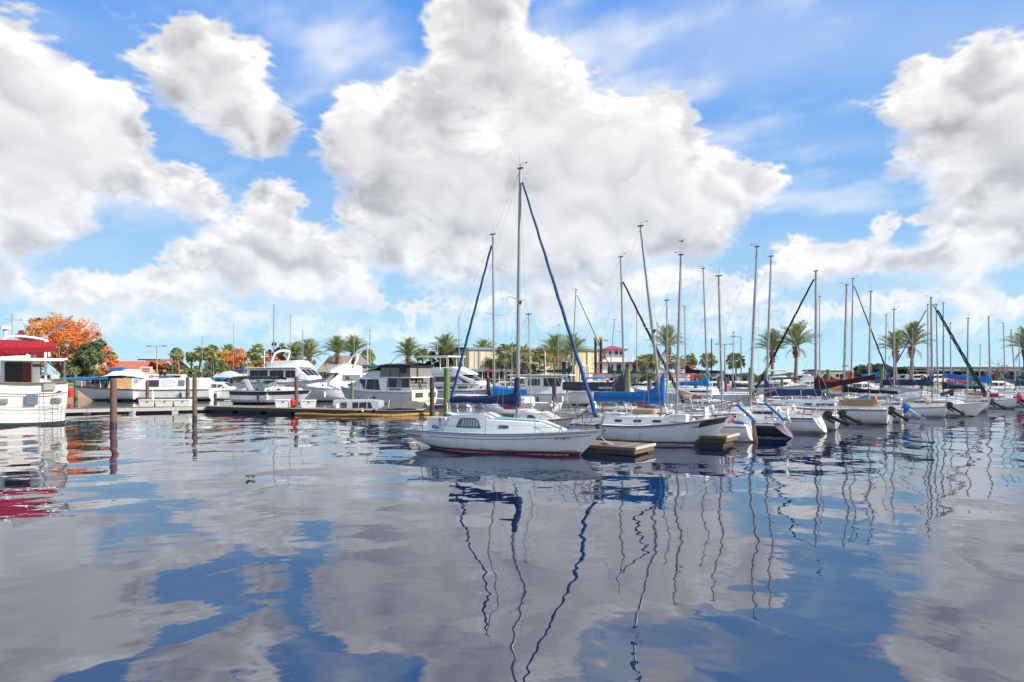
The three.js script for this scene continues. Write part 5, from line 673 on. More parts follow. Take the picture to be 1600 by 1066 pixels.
// sedan cruiser under grey canvas
motorboat({ name: 'sedan_cruiser', category: 'cabin cruiser', label: 'old white cabin cruiser with grey enclosed flybridge canvas and yellowed transom', px: 594, d: 63, dir: -1, L: 10.9, B: 3.7, fs: 1.55, fm: 1.55, fb: 2.1, bowRake: 1.5, transom: cream, bottomTo: 0.25, bottom: M('rusty_bottom', [0.06, 0.045, 0.04], 0.8), hullM: gel('sedan_gelcoat', [0.66, 0.66, 0.63]), rub: white, stripes: [{ name: 'grey_stripe', y: 0.12, h: 0.04, m: trimGrey }],
  build: (g, F, k) => {
    const h = house('deckhouse', [[-2.3, 1.5, 1.6, 2.78, 1.42], [1.3, 1.6, 1.5, 2.8, 1.32], [2.9, 1.75, 1.2, 1.95, 1.15]], white, g, { r: 0.08 }); h.win([[0.45, 2.35, 0.12, 0.9, 0.03, [[0, 0], [1, 0], [0.42, 1], [0, 1]]], [-1.55, 0.3, 0.12, 0.9, 0.03, [[0, 0], [1, 0], [1, 1], [0.2, 1]]]]); h.face(1, 2, 0.1, 0.85, 0.9);
    const f = house('flybridge_cowl', [[-2.0, 2.8, 1.4, 3.35, 1.3], [0.1, 2.8, 1.35, 3.45, 1.1], [1.25, 2.8, 1.0, 2.95, 0.9]], gel('grey_cowl', [0.46, 0.52, 0.55]), g);
    mesh('flybridge_deck', rbox(-2.7, 2.78, 0, 5.0, 0.1, 2.9, 0.04), white, g);
    const cg = M('smoky_curtain', [0.20, 0.19, 0.18], 0.7, { bumpMap: T.fold, bumpScale: 0.06 });
    for (const q of [-1, 1]) for (let i = 0; i < 3; i++) { mesh('canvas_curtain', sheet(8, 5, (u, v) => [lerp(-1.5 - i * 1.15, -2.6 - i * 1.15, u), lerp(2.72, 3.82, v), q * (1.42 + 0.04 * n3(u * 4 + i * 3, v * 4, 5))]), cg, g); mesh('curtain_frame', rods([[-1.5 - i * 1.15, 2.72, q * 1.46], [-1.5 - i * 1.15, 3.85, q * 1.44]], 0.025), trimDark, g); }
    mesh('canvas_curtain', sheet(8, 5, (u, v) => [-4.98, lerp(2.72, 3.82, v), lerp(-1.42, 1.42, u)]), cg, g); mesh('navy_flap', box(-4.2, 3.5, -1.5, 0.75, 0.6, 0.04), M('navy_flap', [0.02, 0.02, 0.05], 0.8), g);
    mesh('canvas_roof', sheet(12, 8, (u, v) => [lerp(-1.3, -5.1, u), 3.86 + 0.16 * (1 - Math.pow(2 * v - 1, 2)) + 0.03 * n3(u * 5, v * 4, 8), (v * 2 - 1) * 1.5]), cBlack, g); mesh('canvas_valance', [sheet(12, 1, (u, v) => [lerp(-1.3, -5.1, u), 3.87 - v * 0.2, -1.5]), sheet(12, 1, (u, v) => [lerp(-1.3, -5.1, u), 3.87 - v * 0.2, 1.5]), sheet(8, 1, (u, v) => [-5.1, 3.87 - v * 0.2 , lerp(-1.5, 1.5, u)])], cBlack, g);
    mesh('sloped_canvas', sheet(10, 8, (u, v) => [lerp(-1.3, 0.9, u), lerp(3.8, 3.25, Math.pow(u, 0.8)) + 0.1 * (1 - Math.pow(2 * v - 1, 2)) - 0.08 * Math.sin(u * 3.14 * 2) + 0.04 * n3(u * 5, v * 4, 3), (v * 2 - 1) * lerp(1.45, 1.1, u)]), cBlack, g);
    mesh('cockpit_bulkhead', box(-2.36, 2.1, 0, 0.06, 1.3, 2.9), M('blue_grey_bulkhead', [0.13, 0.2, 0.26], 0.6), g); for (const q of [-1, 1]) { mesh('bulkhead_window', box(-2.42, 2.2, q * 0.85, 0.05, 0.8, 0.9), glass, g); mesh('cockpit_side', box(-3.9, 1.72, q * 1.6, 2.8, 0.36, 0.06), white, g); mesh('cockpit_window', box(-3.4, 1.75, q * 1.64, 1.4, 0.2, 0.03), glassLit, g); }
    for (const z of [-0.75, 0.95]) mesh('transom_window', rbox(-5.46, 1.25, z, 0.08, 0.42, 0.95, 0.12), M('transom_glass', [0.07, 0.07, 0.08], 0.15), g);
    mesh('transom_top', rbox(-5.3, 1.62, 0, 0.35, 0.16, 3.3, 0.06), white, g); mesh('transom_script', sheet(4, 1, (u, v) => [-5.475, 0.5 + 0.4 * v, lerp(-0.5, 0.7, u)]), print('faded_script', 256, 96, (c, w, hh) => { c.clearRect(0, 0, w, hh); c.strokeStyle = '#3a3836'; c.lineWidth = 4; c.beginPath(); c.moveTo(8, 50); for (let i = 0; i < 40; i++) c.lineTo(10 + i * 6, 48 + 26 * Math.sin(i * 1.3) * (0.4 + 0.6 * Math.abs(Math.sin(i * 0.7)))); c.stroke(); }), g);
    mesh('davit_pole', [...rods([[-5.2, 1.7, -0.4], [-5.1, 3.0, -0.5], [-5.0, 3.9, -0.5]], 0.05), rod([-5.2, 1.7, -0.1], [-5.0, 2.9, -0.5], 0.05)], trimDark, g); mesh('swim_platform', rbox(-5.8, 0.35, 0.3, 0.7, 0.07, 2.6, 0.03), trimGrey, g); k.rail(0.6, 5.0, 0.6, 6, 0.02); mesh('windlass', rbox(3.9, 2.05, 0, 0.5, 0.22, 0.4, 0.06), trimDark, g);
    mesh('flybridge_arch', curve([[0.6, 3.2, 1.3], [-0.8, 4.5, 1.1], [-2.2, 4.75, 0.8], [-3.4, 4.6, 0.7]], 0.025, 6, 24), steel, g);
  } });
motorboat({ name: 'motor_yacht', category: 'motor yacht', label: 'sleek white sport yacht with dark side windows behind the green topped piling', px: 735, d: 73, dir: 1, L: 12.5, B: 4.0, fs: 1.35, fm: 1.3, fb: 1.75, bowRake: 2.2, hullM: gel('sport_gelcoat', [0.68, 0.66, 0.66]), stripes: [{ name: 'grey_stripe', y: 0.0, h: 0.1, m: trimGrey }], build: (g, F, k) => {
  const c = house('foredeck_cabin', [[-4.5, 1.3, 1.75, 1.95, 1.6], [1.6, 1.4, 1.55, 2.0, 1.2], [4.6, 1.6, 0.7, 1.75, 0.5]], white, g, { camber: 0.1 }); c.win([[-3.8, -2.5, 0.35, 0.75, 0.1], [-2.2, -0.9, 0.35, 0.75, 0.1], [-0.6, 0.7, 0.35, 0.75, 0.1], [1.0, 2.4, 0.38, 0.78, 0.1]]);
  const h = house('saloon', [[-4.6, 1.95, 1.6, 3.0, 1.45], [-0.6, 2.0, 1.5, 3.05, 1.3], [1.9, 2.05, 1.2, 2.2, 1.1]], white, g, { camber: 0.1 }); h.win([[-4.2, -1.6, 0.3, 0.85, 0.05], [-1.5, 1.0, 0.22, 0.82, 0.03, [[0, 0], [1, 0], [0.4, 1], [0, 1]]]]); h.face(1, 3);
  house('flybridge', [[-4.4, 3.05, 1.4, 3.75, 1.4], [-1.6, 3.05, 1.35, 3.85, 1.2], [0.4, 3.05, 0.9, 3.2, 0.8]], white, g); mesh('hardtop', [rbox(-4.0, 5.0, 0, 4.4, 0.14, 3.0, 0.06)], white, g); for (const q of [-1, 1]) for (const x of [-5.4, -4.2, -3.0, -2.1]) mesh('hardtop_post', rod([x, 3.0, q * 1.4], [x, 4.95, q * 1.4], 0.035), white, g); mesh('hull_emblem', box(-1.7, 3.5, 1.42, 0.5, 0.12, 0.02), trimDark, g); k.rail(0.5, 5.6, 0.6, 6, 0.02); antenna(g, -4, 5.05, 0.6, 3);
} });
motorboat({ name: 'trawler_yacht', category: 'trawler', label: 'small white trawler with long flat wheelhouse roof behind the nearest mast', px: 868, d: 69, dir: 1, th: 0.3, L: 9, B: 3.2, fs: 1.1, fm: 1.1, fb: 1.5, build: (g, F, k) => {
  const h = house('wheelhouse', [[-2.8, 1.1, 1.35, 2.85, 1.3], [1.0, 1.15, 1.3, 2.85, 1.2], [1.25, 1.2, 1.25, 2.0, 1.2]], white, g); h.win([[-2.5, -1.3, 0.5, 0.88, 0.05], [-0.9, 0.85, 0.45, 0.92, 0.04]]); h.face(1, 3, 0.1, 0.9); mesh('wheelhouse_roof', rbox(-1.4, 2.98, 0, 6.4, 0.12, 3.2, 0.05), white, g); for (const q of [-1, 1]) mesh('roof_post', rod([-4.2, 1.1, q * 1.3], [-4.2, 2.95, q * 1.4], 0.035), white, g); mesh('foredeck_cabin', rbox(2.4, 1.55, 0, 2.0, 0.5, 1.7, 0.1), white, g); mesh('louvre_vent', [0, 1, 2, 3].map((i) => box(2.0 + i * 0.22, 1.55, 0.87, 0.12, 0.28, 0.03)), trimDark, g); k.rail(1.6, 4.2, 0.6, 4); mesh('signal_mast', rod([-1, 3, 0], [-1.1, 5.4, 0], 0.04), white, g);
} });
// half sunk cabin boat and skiff by the long dock
motorboat({ name: 'workboat', category: 'workboat', label: 'low half sunken cabin boat with row of dark windows and a grey tarpaulin', px: 590, d: 53.5, dir: -1, th: 0.05, L: 7.6, B: 2.4, fs: 0.32, fm: 0.28, fb: 0.5, bowRake: 0.7, hullM: trimDark, bottomTo: 0.05, build: (g, F, k) => {
  const h = house('cabin', [[-0.3, 0.28, 1.0, 0.98, 0.9], [0.2, 0.28, 1.0, 1.06, 0.85], [3.3, 0.3, 0.9, 1.02, 0.75]], gel('worn_blue_cabin', [0.42, 0.47, 0.5]), g); h.win([[0.15, 0.55, 0.2, 0.85, 0.04, [[0.0, 0], [1, 0], [1, 1], [0.5, 1]]], [0.65, 1.2, 0.2, 0.85, 0.04], [1.3, 1.75, 0.2, 0.85, 0.04], [2.2, 2.7, 0.2, 0.85, 0.04]]);
  mesh('tarpaulin', sheet(14, 10, (u, v) => { const q = v * 2 - 1; return [lerp(-3.75, -0.2, u), 0.3 + 0.68 * Math.pow(Math.sin(Math.PI * clamp(u * 0.8 + 0.2)), 0.6) * (1 - 0.8 * q * q) + 0.05 * n3(u * 5, v * 5, 4), q * 1.15]; }), cloth('grey_tarp', [0.13, 0.12, 0.115]), g); mesh('thin_pole', rod([-1.1, 0.5, -1.1], [-1.2, 1.1, -1.2], 0.025), white, g);
} });
motorboat({ name: 'skiff', category: 'skiff', label: 'open white skiff with blue cover moored past the brown post', px: 352, d: 88, dir: 1, th: 0.1, L: 5.2, B: 1.9, fs: 0.55, fm: 0.5, fb: 0.75, build: (g, F, k) => { mesh('thwart_cover', rbox(-1.2, 0.7, 0, 1.4, 0.35, 1.2, 0.1), M('pale_blue_cover', [0.25, 0.42, 0.62], 0.7), g); mesh('console', rbox(0.5, 0.95, 0, 0.6, 0.9, 0.7, 0.06), white, g); outboard(g, [-2.75, 0.65, 0], -0.2, trimDark); } });
// smaller craft in the far slips
function runabout(label, px, d, dir, L, o = {}) {
  return motorboat({ label, px, d, dir, L, th: o.th ?? TH, fs: o.fs ?? 1.1, fm: 1.1, fb: 1.45, group: 'small motor cruisers in the far slips', ...o.boat, build: (g, F, k) => {
    const h = house('cabin', [[-0.2 * L, 1.08, L * 0.13, 2.1, L * 0.115], [0.08 * L, 1.1, L * 0.125, 2.12, L * 0.105], [0.24 * L, 1.2, L * 0.1, 1.5, L * 0.09]], white, g); h.win([[-0.17 * L, -0.02 * L, 0.4, 0.85, 0.06], [0.0, 0.12 * L, 0.4, 0.8, 0.04, [[0, 0], [1, 0], [0.6, 1], [0, 1]]]]); h.face(1, 3);
    if (o.fly) { house('flybridge', [[-0.16 * L, 2.12, L * 0.1, 2.75, L * 0.1], [0.04 * L, 2.12, L * 0.1, 2.85, L * 0.08], [0.12 * L, 2.12, L * 0.06, 2.25, L * 0.05]], white, g); k.bimini(-0.18 * L, 0.06 * L, 3.75, L * 0.1, o.top ?? cBlack, [[-0.16 * L, -0.1 * L, 2.1], [0.03 * L, -0.05 * L, 2.1]]); }
    else if (o.top) k.bimini(-0.44 * L, -0.08 * L, 2.6, L * 0.12, o.top, [[-0.4 * L, -0.38 * L, 1.1], [-0.12 * L, -0.12 * L, 2.0]]);
    k.rail(0.15 * L, 0.42 * L, 0.55, 4); antenna(g, -0.1 * L, 2.1, 0.3); if (o.deckBag) mesh('deck_bundle', rbox(-0.33 * L, 1.4, 0, L * 0.16, 0.5, L * 0.16, 0.12), o.deckBag, g);
  } });
}
runabout('white cabin cruiser with slate bimini seen past the awning houseboat', 283, 94, 1, 9.5, { top: cBlack, th: 0.1 });
runabout('white runabout with blue bimini close to the striped beach umbrella', 318, 92, -1, 8, { top: cAwn, th: 0.1 });
runabout('white flybridge boat with black top between the two tall date palms', 1262, 108, -1, 10, { fly: true, th: 0.2 });
runabout('white flybridge cruiser with pale top, below the shorter of two date palms', 1222, 106, 1, 10, { fly: true, top: cWhite, th: 0.2 });
runabout('white cabin cruiser with black canopy near the floodlight pole', 1197, 84, -1, 8.6, { top: cBlack, th: 0.3 });
runabout('white cruiser with red deck bundle at the second green piling', 1160, 92, 1, 8.2, { deckBag: cRed, th: 0.25 });
runabout('white cruiser with tan deck bundle left of the riverboat stacks', 915, 100, -1, 8.5, { deckBag: cTan, th: 0.1 });
runabout('white cruiser with blue bimini moored in front of the riverboat', 953, 96, 1, 8.4, { top: cBlue, th: 0.1 });
runabout('white cruiser with green kayak bundle in front of the riverboat stern', 1015, 92, -1, 8.4, { deckBag: M('lime_bundle', [0.2, 0.5, 0.15], 0.6), th: 0.1 });
runabout('white cruiser with blue deck bundle below the paddle wheel', 1062, 98, 1, 8.6, { deckBag: cBlue, th: 0.1 });
runabout('white cruiser with pink deck bundle left of the paired brown pilings', 1110, 92, -1, 8.4, { deckBag: M('pink_bundle', [0.6, 0.18, 0.3], 0.6), th: 0.1 });
runabout('white cruiser with white top behind the sport yacht bow', 790, 94, -1, 9, { top: cWhite, th: 0.1 });
runabout('white cruiser with black top seen right of the sedan canvas', 690, 98, 1, 9, { fly: true, th: 0.1 });
runabout('white cruiser with crimson bundle near the red stowed sail', 1322, 90, -1, 8.5, { deckBag: cRed, th: 0.2 });
runabout('white cruiser with orange bundle under the black boom cover', 1345, 84, 1, 8.5, { deckBag: M('orange_bundle', [0.6, 0.22, 0.03], 0.6), th: 0.2 });
runabout('white cruiser with green canvas behind the navy cover at right', 1556, 96, 1, 9, { top: cGreen, th: 0.2 });
runabout('white runabout with grey bundle beside the express cruiser stern', 345, 82, 1, 6.5, { deckBag: cGrey, th: 0.1 });
// ---------------------------------------------------------------- docks, pilings and things on them
const pileRed = woodM('brown_piling_wood', [0.20, 0.115, 0.095]), pileGrey = woodM('grey_piling_wood', [0.20, 0.17, 0.15]), pileGreen = woodM('green_piling_wood', [0.17, 0.27, 0.08]), pileOlive = woodM('olive_piling_wood', [0.17, 0.19, 0.10]), pileDark = woodM('dark_piling_wood', [0.085, 0.065, 0.06]), wetWood = M('wet_wood', [0.03, 0.025, 0.022], 0.5);
const plankM = [0, 1, 2, 3].map((i) => woodM('dock_plank_' + ['pale', 'warm', 'grey', 'worn'][i], [[0.30, 0.25, 0.20], [0.23, 0.18, 0.135], [0.22, 0.20, 0.17], [0.33, 0.29, 0.24]][i])), beamM = woodM('dock_beam', [0.20, 0.17, 0.14]), beamDark = woodM('dock_side_dark', [0.10, 0.085, 0.07]), capWhite = woodM('white_edge_board', [0.62, 0.59, 0.54]);
function piling(label, px, d, yTop, dia, mat, lean = 0) {
  const g = thing('piling', label, 'piling', 'mooring pilings'), h = atY(yTop, d), r = dia / 2, rg = rng(px * 7 + 3), rings = [];
  g.position.set(atX(px, d), 0, -d);
  for (let i = 0; i <= 10; i++) { const u = i / 10, y = lerp(-0.6, h, u), ring = []; for (let k = 0; k < 14; k++) { const t = (k / 14) * 6.283, rr = r * lerp(1.06, 0.94, u) * (1 + 0.05 * n3(k * 0.9, u * 2, px)); ring.push([rr * Math.cos(t) + lean * y * 0.03, y, rr * Math.sin(t)]); } rings.push(ring); }
  mesh('post', loft(rings, { closed: true, crease: 0.9, su: h / 1.2, sv: 2 }), mat, g);
  mesh('waterline_growth', loft([[-0.3, 1.09], [0.14 + 0.1 * rg(), 1.09], [0.3, 1.03]].map(([y, k]) => { const ring = []; for (let j = 0; j < 14; j++) { const t = (j / 14) * 6.283; ring.push([r * k * Math.cos(t), y + 0.05 * n3(j, px, 1), r * k * Math.sin(t)]); } return ring; }), { closed: true, caps: false }), wetWood, g);
  mesh('post_top', rod([lean * h * 0.03, h - 0.02, 0], [lean * h * 0.03, h + 0.03, 0], r * 0.93, r * 0.8, 12), pileGrey, g);
  if (rg() < 0.5) mesh('mooring_rope', new THREE.TorusGeometry(r * 1.08, 0.03, 5, 18).rotateX(Math.PI / 2).rotateZ(0.1).translate(0, h * lerp(0.3, 0.6, rg()), 0), ropeDark, g);
  return g;
}
for (const a of [
  ['stout brown piling standing in open water in front of the houseboat', 177, 39.6, 592, 0.36, pileRed], ['brown piling at the end of the left dock boxes, nearest the camera of its pair', 304, 46, 591, 0.29, pileRed], ['thin brown piling just behind the taller brown one by the dock boxes', 293, 62, 590, 0.32, pileRed],
  ['grey piling against the white trawler stern', 99, 47, 590, 0.2, pileGrey], ['grey green piling left of the houseboat bow', 118, 84, 588, 0.42, pileOlive], ['brown piling touching the houseboat side by the ring emblem', 230, 74, 595, 0.36, pileRed], ['brown piling between the white dock boxes on the long dock', 463, 57, 589, 0.33, pileRed],
  ['olive piling with a fitting on top at the end of the long dock', 550, 54, 599, 0.32, pileOlive], ['dark piling at the right end of the yellow boom', 675, 50, 590, 0.34, pileDark], ['thick green piling behind the stern of the nearest sloop', 698, 46, 576, 0.42, pileGreen], ['dark piling in front of the sport yacht', 763, 70, 590, 0.42, pileDark],
  ['dark brown piling by the small trawler bow', 866, 62, 592, 0.40, pileDark], ['brown grey piling holding the green sail covers', 896, 73, 590, 0.48, pileGrey], ['grey piling left of the slate boom cover mast', 950, 76, 594, 0.40, pileGrey], ['tall bright green piling right of the slate boom cover', 981, 42, 575, 0.34, pileGreen],
  ['grey piling crossed by the dark furled jib', 1015, 64, 593, 0.46, pileGrey], ['reddish piling behind the bright blue cover', 1087, 82, 590, 0.42, pileRed], ['dark piling right of the bright blue cover', 1123, 78, 592, 0.36, pileDark], ['red brown piling paired with the dark one left of the second green piling', 1134, 80, 590, 0.36, pileRed],
  ['bright green piling right of the navy hulled sloop mast', 1173.5, 48, 575, 0.36, pileGreen], ['thin olive piling below the pair of date palms', 1222, 76, 590, 0.30, pileOlive], ['green piling in front of the beige trailer', 1294, 66, 578, 0.36, pileGreen], ['green piling next to the light blue sail bundle', 1378, 64, 577, 0.36, pileGreen], ['small green piling at the white wagon', 1441, 74, 586, 0.32, pileGreen], ['green piling left of the far red car', 1524, 84, 588, 0.3, pileGreen],
  ['dark piling left of the red paddle wheel', 1036, 90, 594, 0.3, pileDark], ['thin pale piling beside the mast behind the grey canvas', 574, 90, 536, 0.2, M('pale_pole', [0.5, 0.48, 0.3], 0.7)],
]) piling(...a);
{ // light on top of the olive piling
  const d = 54, g = thing('navigation_light', 'small hooded lamp and sign fixed on the olive piling top', 'lamp'); g.position.set(atX(549, d), atY(599, d), -d); mesh('lamp_arm', rods([[0, 0, 0], [0, 0.25, 0], [-0.2, 0.4, 0]], 0.04), trimGrey, g); mesh('lamp_hood', rbox(-0.28, 0.42, 0, 0.34, 0.3, 0.3, 0.06), M('brown_hood', [0.14, 0.07, 0.06], 0.6), g); mesh('lamp_wing', rbox(0.12, 0.3, 0, 0.34, 0.12, 0.2, 0.04), trimGrey, g);
}
// finger piers: end corner nearest the camera, running back along the boats
function fingerPier(label, px, d, len, w, top, n) {
  const g = thing('finger_pier', label, 'pier', 'finger piers'); g.position.set(atX(px, d), 0, -d); g.rotation.y = Math.PI - TH; // local x runs back along the pier, local -z... across
  const rg = rng(px | 0), z1 = w;
  for (let i = 0; i < n; i++) { const pw = len / n, x = (i + 0.5) * pw; mesh('plank', rbox(x, top - 0.02 + 0.006 * rg(), z1 / 2 + 0.02 * (rg() - 0.5), pw - 0.014, 0.04, w - 0.06, 0.008), plankM[(rg() * 4) | 0], g); }
  mesh('edge_board', rbox(-0.03, top - 0.03, w / 2, 0.06, 0.11, w + 0.06, 0.012), capWhite, g);
  mesh('side_beam', rbox(len / 2, top - 0.06, -0.03, len, 0.12, 0.06, 0.012), beamM, g); mesh('side_beam', rbox(len / 2, top - 0.06, w + 0.03, len, 0.12, 0.06, 0.012), beamM, g);
  mesh('end_beam', rbox(0.06, top - 0.17, w / 2, 0.12, 0.18, w - 0.02, 0.02), woodM('end_beam_wood', [0.22, 0.15, 0.08]), g); mesh('float_end', rbox(0.34, top - 0.42, w / 2 - 0.06, 0.4, 0.5, w - 0.36, 0.04), woodM('float_wood', [0.11, 0.07, 0.035]), g);
  for (let i = 0; i < 3; i++) mesh('float', rbox(1.4 + i * (len - 2) / 3, top - 0.42, w / 2, (len - 2) / 3 - 0.3, 0.5, w - 0.2, 0.05), wetWood, g);
  mesh('side_skirt', rbox(len / 2, top - 0.2, 0.02, len - 0.2, 0.2, 0.05, 0.01), beamDark, g);
  for (const x of [1.2, 3.4]) { mesh('dock_cleat', [rod([x, top + 0.06, 0.2], [x + 0.3, top + 0.06, 0.2], 0.022), rod([x + 0.15, top, 0.2], [x + 0.15, top + 0.06, 0.2], 0.03)], trimDark, g); }
}
fingerPier('weathered finger pier between the nearest sloop and the second sloop', 992, 25.2, 8.6, 1.86, 0.31, 34);
fingerPier('short end of the finger pier past the bow of the second sloop', 1134.7, 28.1, 8.4, 1.77, 0.47, 34);
{ const g = thing('mooring_rope', 'slack grey rope from the nearest bow down to the finger pier', 'rope'); mesh('rope', sag([3.1, 0.95, -25.3], [3.9, 0.34, -26.2], 0.12, 0.014), ropeM, g); }
// the long docks at left
function longDock(label, a, b, w, top, o = {}) {
  const A = V(atX(a[0], a[1]), 0, -a[1]), B = V(atX(b[0], b[1]), 0, -b[1]), len = A.distanceTo(B), g = thing('dock', label, 'dock'); g.position.copy(A); g.rotation.y = Math.atan2(-(B.z - A.z), B.x - A.x);
  const n = Math.round(len / 0.2), ge = [], rg = rng(len * 100 | 0); for (let i = 0; i < n; i++) ge.push(box((i + 0.5) * (len / n), top - 0.02 + 0.008 * rg(), -w / 2, len / n - 0.016, 0.04, w));
  const m = mesh('planking', ge, o.plank ?? plankM[0], g); m.userData.kind = 'stuff';
  const nb = Math.ceil(len / 3.6); for (let i = 0; i < nb; i++) { mesh('fascia_board', rbox((i + 0.5) * (len / nb), top - 0.14, 0.02, len / nb - 0.03, 0.26, 0.06, 0.012), o.side ?? beamM, g); mesh('pontoon', rbox((i + 0.5) * (len / nb), top - 0.5, -w / 2, len / nb - 0.5, 0.56, w - 0.3, 0.05), wetWood, g); }
  return { g, len };
}
longDock('long low dock of grey planks running past the white trawler to the brown piling pair', [60, 50.5], [338, 56], 2.0, 0.42, { side: capWhite, plank: plankM[1] });
longDock('dark sided floating dock carrying the white dock boxes and red canister', [322, 55.5], [556, 49.5], 2.4, 0.44, { side: beamDark, plank: plankM[3] });
function dockBox(label, px, d, w, o = {}) {
  const g = thing('dock_box', label, 'dock box', 'white dock boxes'); g.position.set(atX(px, d), o.y ?? 0.45, -d); g.rotation.y = o.turn ?? 0.1; const h = o.h ?? 0.62;
  mesh('box_body', loft([[0, 0.9], [h * 0.78, 1]].map(([y, k]) => [[-w / 2 * k, y, -0.35 * k], [w / 2 * k, y, -0.35 * k], [w / 2 * k, y, 0.35 * k], [-w / 2 * k, y, 0.35 * k]]), { closed: true, crease: 0.3 }), white, g);
  mesh('lid', rbox(0, h * 0.84, 0, w * 1.06, h * 0.17, 0.78, 0.05), white, g); mesh('latch', box(0.1, h * 0.66, 0.37, 0.07, 0.13, 0.03), trimDark, g); mesh('side_panel', rbox(-w / 2 * 0.96, h * 0.4, 0, 0.04, h * 0.6, 0.5, 0.02), trimGrey, g);
}
dockBox('white dock box nearest the stout brown piling', 231, 55, 1.15); dockBox('white dock box in the middle of the three by the houseboat', 258, 55.2, 1.35); dockBox('white dock box with dark latch beside the brown piling pair', 286, 55.4, 1.25);
dockBox('white dock box under the express cruiser hull', 442, 53.8, 1.05, { h: 0.68 }); dockBox('white dock box with flared sides right of the red canister', 482, 53.2, 1.05, { h: 0.66 });
{ const d = 53.6, g = thing('fuel_canister', 'bright red rounded canister standing between two white dock boxes', 'canister'); g.position.set(atX(457.5, d), 0.45, -d); mesh('canister_body', [rod([0, 0, 0], [0, 0.5, 0], 0.18, 0.19, 14), new THREE.SphereGeometry(0.19, 14, 8, 0, 6.3, 0, 1.57).scale(1, 0.9, 1).translate(0, 0.5, 0)], M('bright_red_plastic', [0.7, 0.03, 0.03], 0.4), g); mesh('canister_cap', rod([0, 0.66, 0], [0, 0.72, 0], 0.05, 0.05, 8), trimDark, g); }
{ const d = 78, g = thing('marker_buoy', 'red buoy floating left of the houseboat bow', 'buoy'); g.position.set(atX(110, d), 0.4, -d); mesh('buoy_float', [rod([0, 0, 0], [0, 0.85, 0], 0.25, 0.28, 12), new THREE.SphereGeometry(0.28, 12, 8).translate(0, 0.85, 0)], M('bright_red_plastic', [0.7, 0.03, 0.03], 0.4), g); mesh('buoy_ring', new THREE.TorusGeometry(0.2, 0.03, 6, 14).translate(0, 1.2, 0), trimDark, g); }
{ const d = 52.6, g = thing('bucket', 'small white bucket left standing on the dark sided dock', 'bucket'); g.position.set(atX(526, d), 0.45, -d); mesh('bucket_body', rod([0, 0, 0], [0, 0.34, 0], 0.13, 0.16, 14), white, g); mesh('bucket_handle', new THREE.TorusGeometry(0.15, 0.012, 5, 14, 3.14).translate(0, 0.32, 0), trimGrey, g); }
{ const d = 53.2, g = thing('coiled_hose', 'tan heap of hose at the end of the dark sided dock', 'hose'); g.position.set(atX(536, d), 0.45, -d); const pts = []; for (let i = 0; i < 60; i++) { const t = i * 0.55, r = 0.42 - i * 0.004; pts.push([r * Math.cos(t), 0.05 + i * 0.011, r * Math.sin(t)]); } mesh('hose', curve(pts, 0.055, 6, 160), M('tan_hose', [0.42, 0.32, 0.2], 0.8), g); }
{ // the floating boom, in segments
  const g = thing('containment_boom', 'long yellow floating boom around the half sunken boat', 'boom'), a = [atX(462, 50.6), -50.6], m = M('yellow_boom', [0.50, 0.27, 0.04], 0.7, { map: T.wood });
  const P = [[462, 50.6], [500, 50.0], [550, 49.4], [600, 49.2], [640, 49.8], [681, 51.5], [680, 53.0], [640, 53.8], [600, 55]].map(([p, d]) => V(atX(p, d), 0.1, -d)), c = new THREE.CatmullRomCurve3(P), n = 26;
  for (let i = 0; i < n; i++) { const A = c.getPointAt((i + 0.03) / n), B = c.getPointAt((i + 0.97) / n); mesh('boom_float', [rod([A.x, 0.08 + 0.03 * Math.sin(i), A.z], [B.x, 0.08 + 0.03 * Math.sin(i + 1), B.z], 0.115, 0.115, 8), new THREE.SphereGeometry(0.115, 8, 6).translate(A.x, 0.08 + 0.03 * Math.sin(i), A.z)], m, g); }
}
{ // ice chest on the nearest boat
  const g = thing('ice_chest', 'white ice chest standing on the stern of the nearest sloop', 'ice chest'); g.position.set(-3.0, 0.78, -28.15); g.rotation.y = -0.47; mesh('chest_body', rbox(0, 0.21, 0, 0.92, 0.4, 0.46, 0.04), white, g); mesh('chest_lid', rbox(0, 0.45, 0, 0.96, 0.09, 0.5, 0.03), white, g); mesh('chest_latch', box(0.2, 0.4, 0.25, 0.05, 0.12, 0.02), trimDark, g);
}
{ const g = thing('floating_plant', 'tiny green water plant adrift in the open water', 'plant'), d = 3 / ((748 - 586) / 1067), rg = rng(4); g.position.set(atX(391, d), 0.02, -d); const ge = []; for (let i = 0; i < 14; i++) { const t = rg() * 6.28, l = 0.06 + 0.08 * rg(); ge.push(new THREE.CircleGeometry(0.035, 7).scale(1.5, 1, 1).rotateX(-1.2 + rg()).rotateY(t).translate(l * Math.cos(t), 0.02 + 0.05 * rg(), l * Math.sin(t))); } mesh('leaves', ge, M('water_plant_green', [0.07, 0.12, 0.04], 0.7, { side: THREE.DoubleSide }), g); }
// walkway docks behind the slips
longDock('long main walkway behind the near row of sailboats', [835, 41], [1560, 92], 1.8, 0.45, { side: beamDark, plank: plankM[2] });
longDock('far walkway dock under the pale blue hull and the riverboat', [760, 77], [1240, 90], 1.6, 0.45, { side: beamDark, plank: plankM[1] });

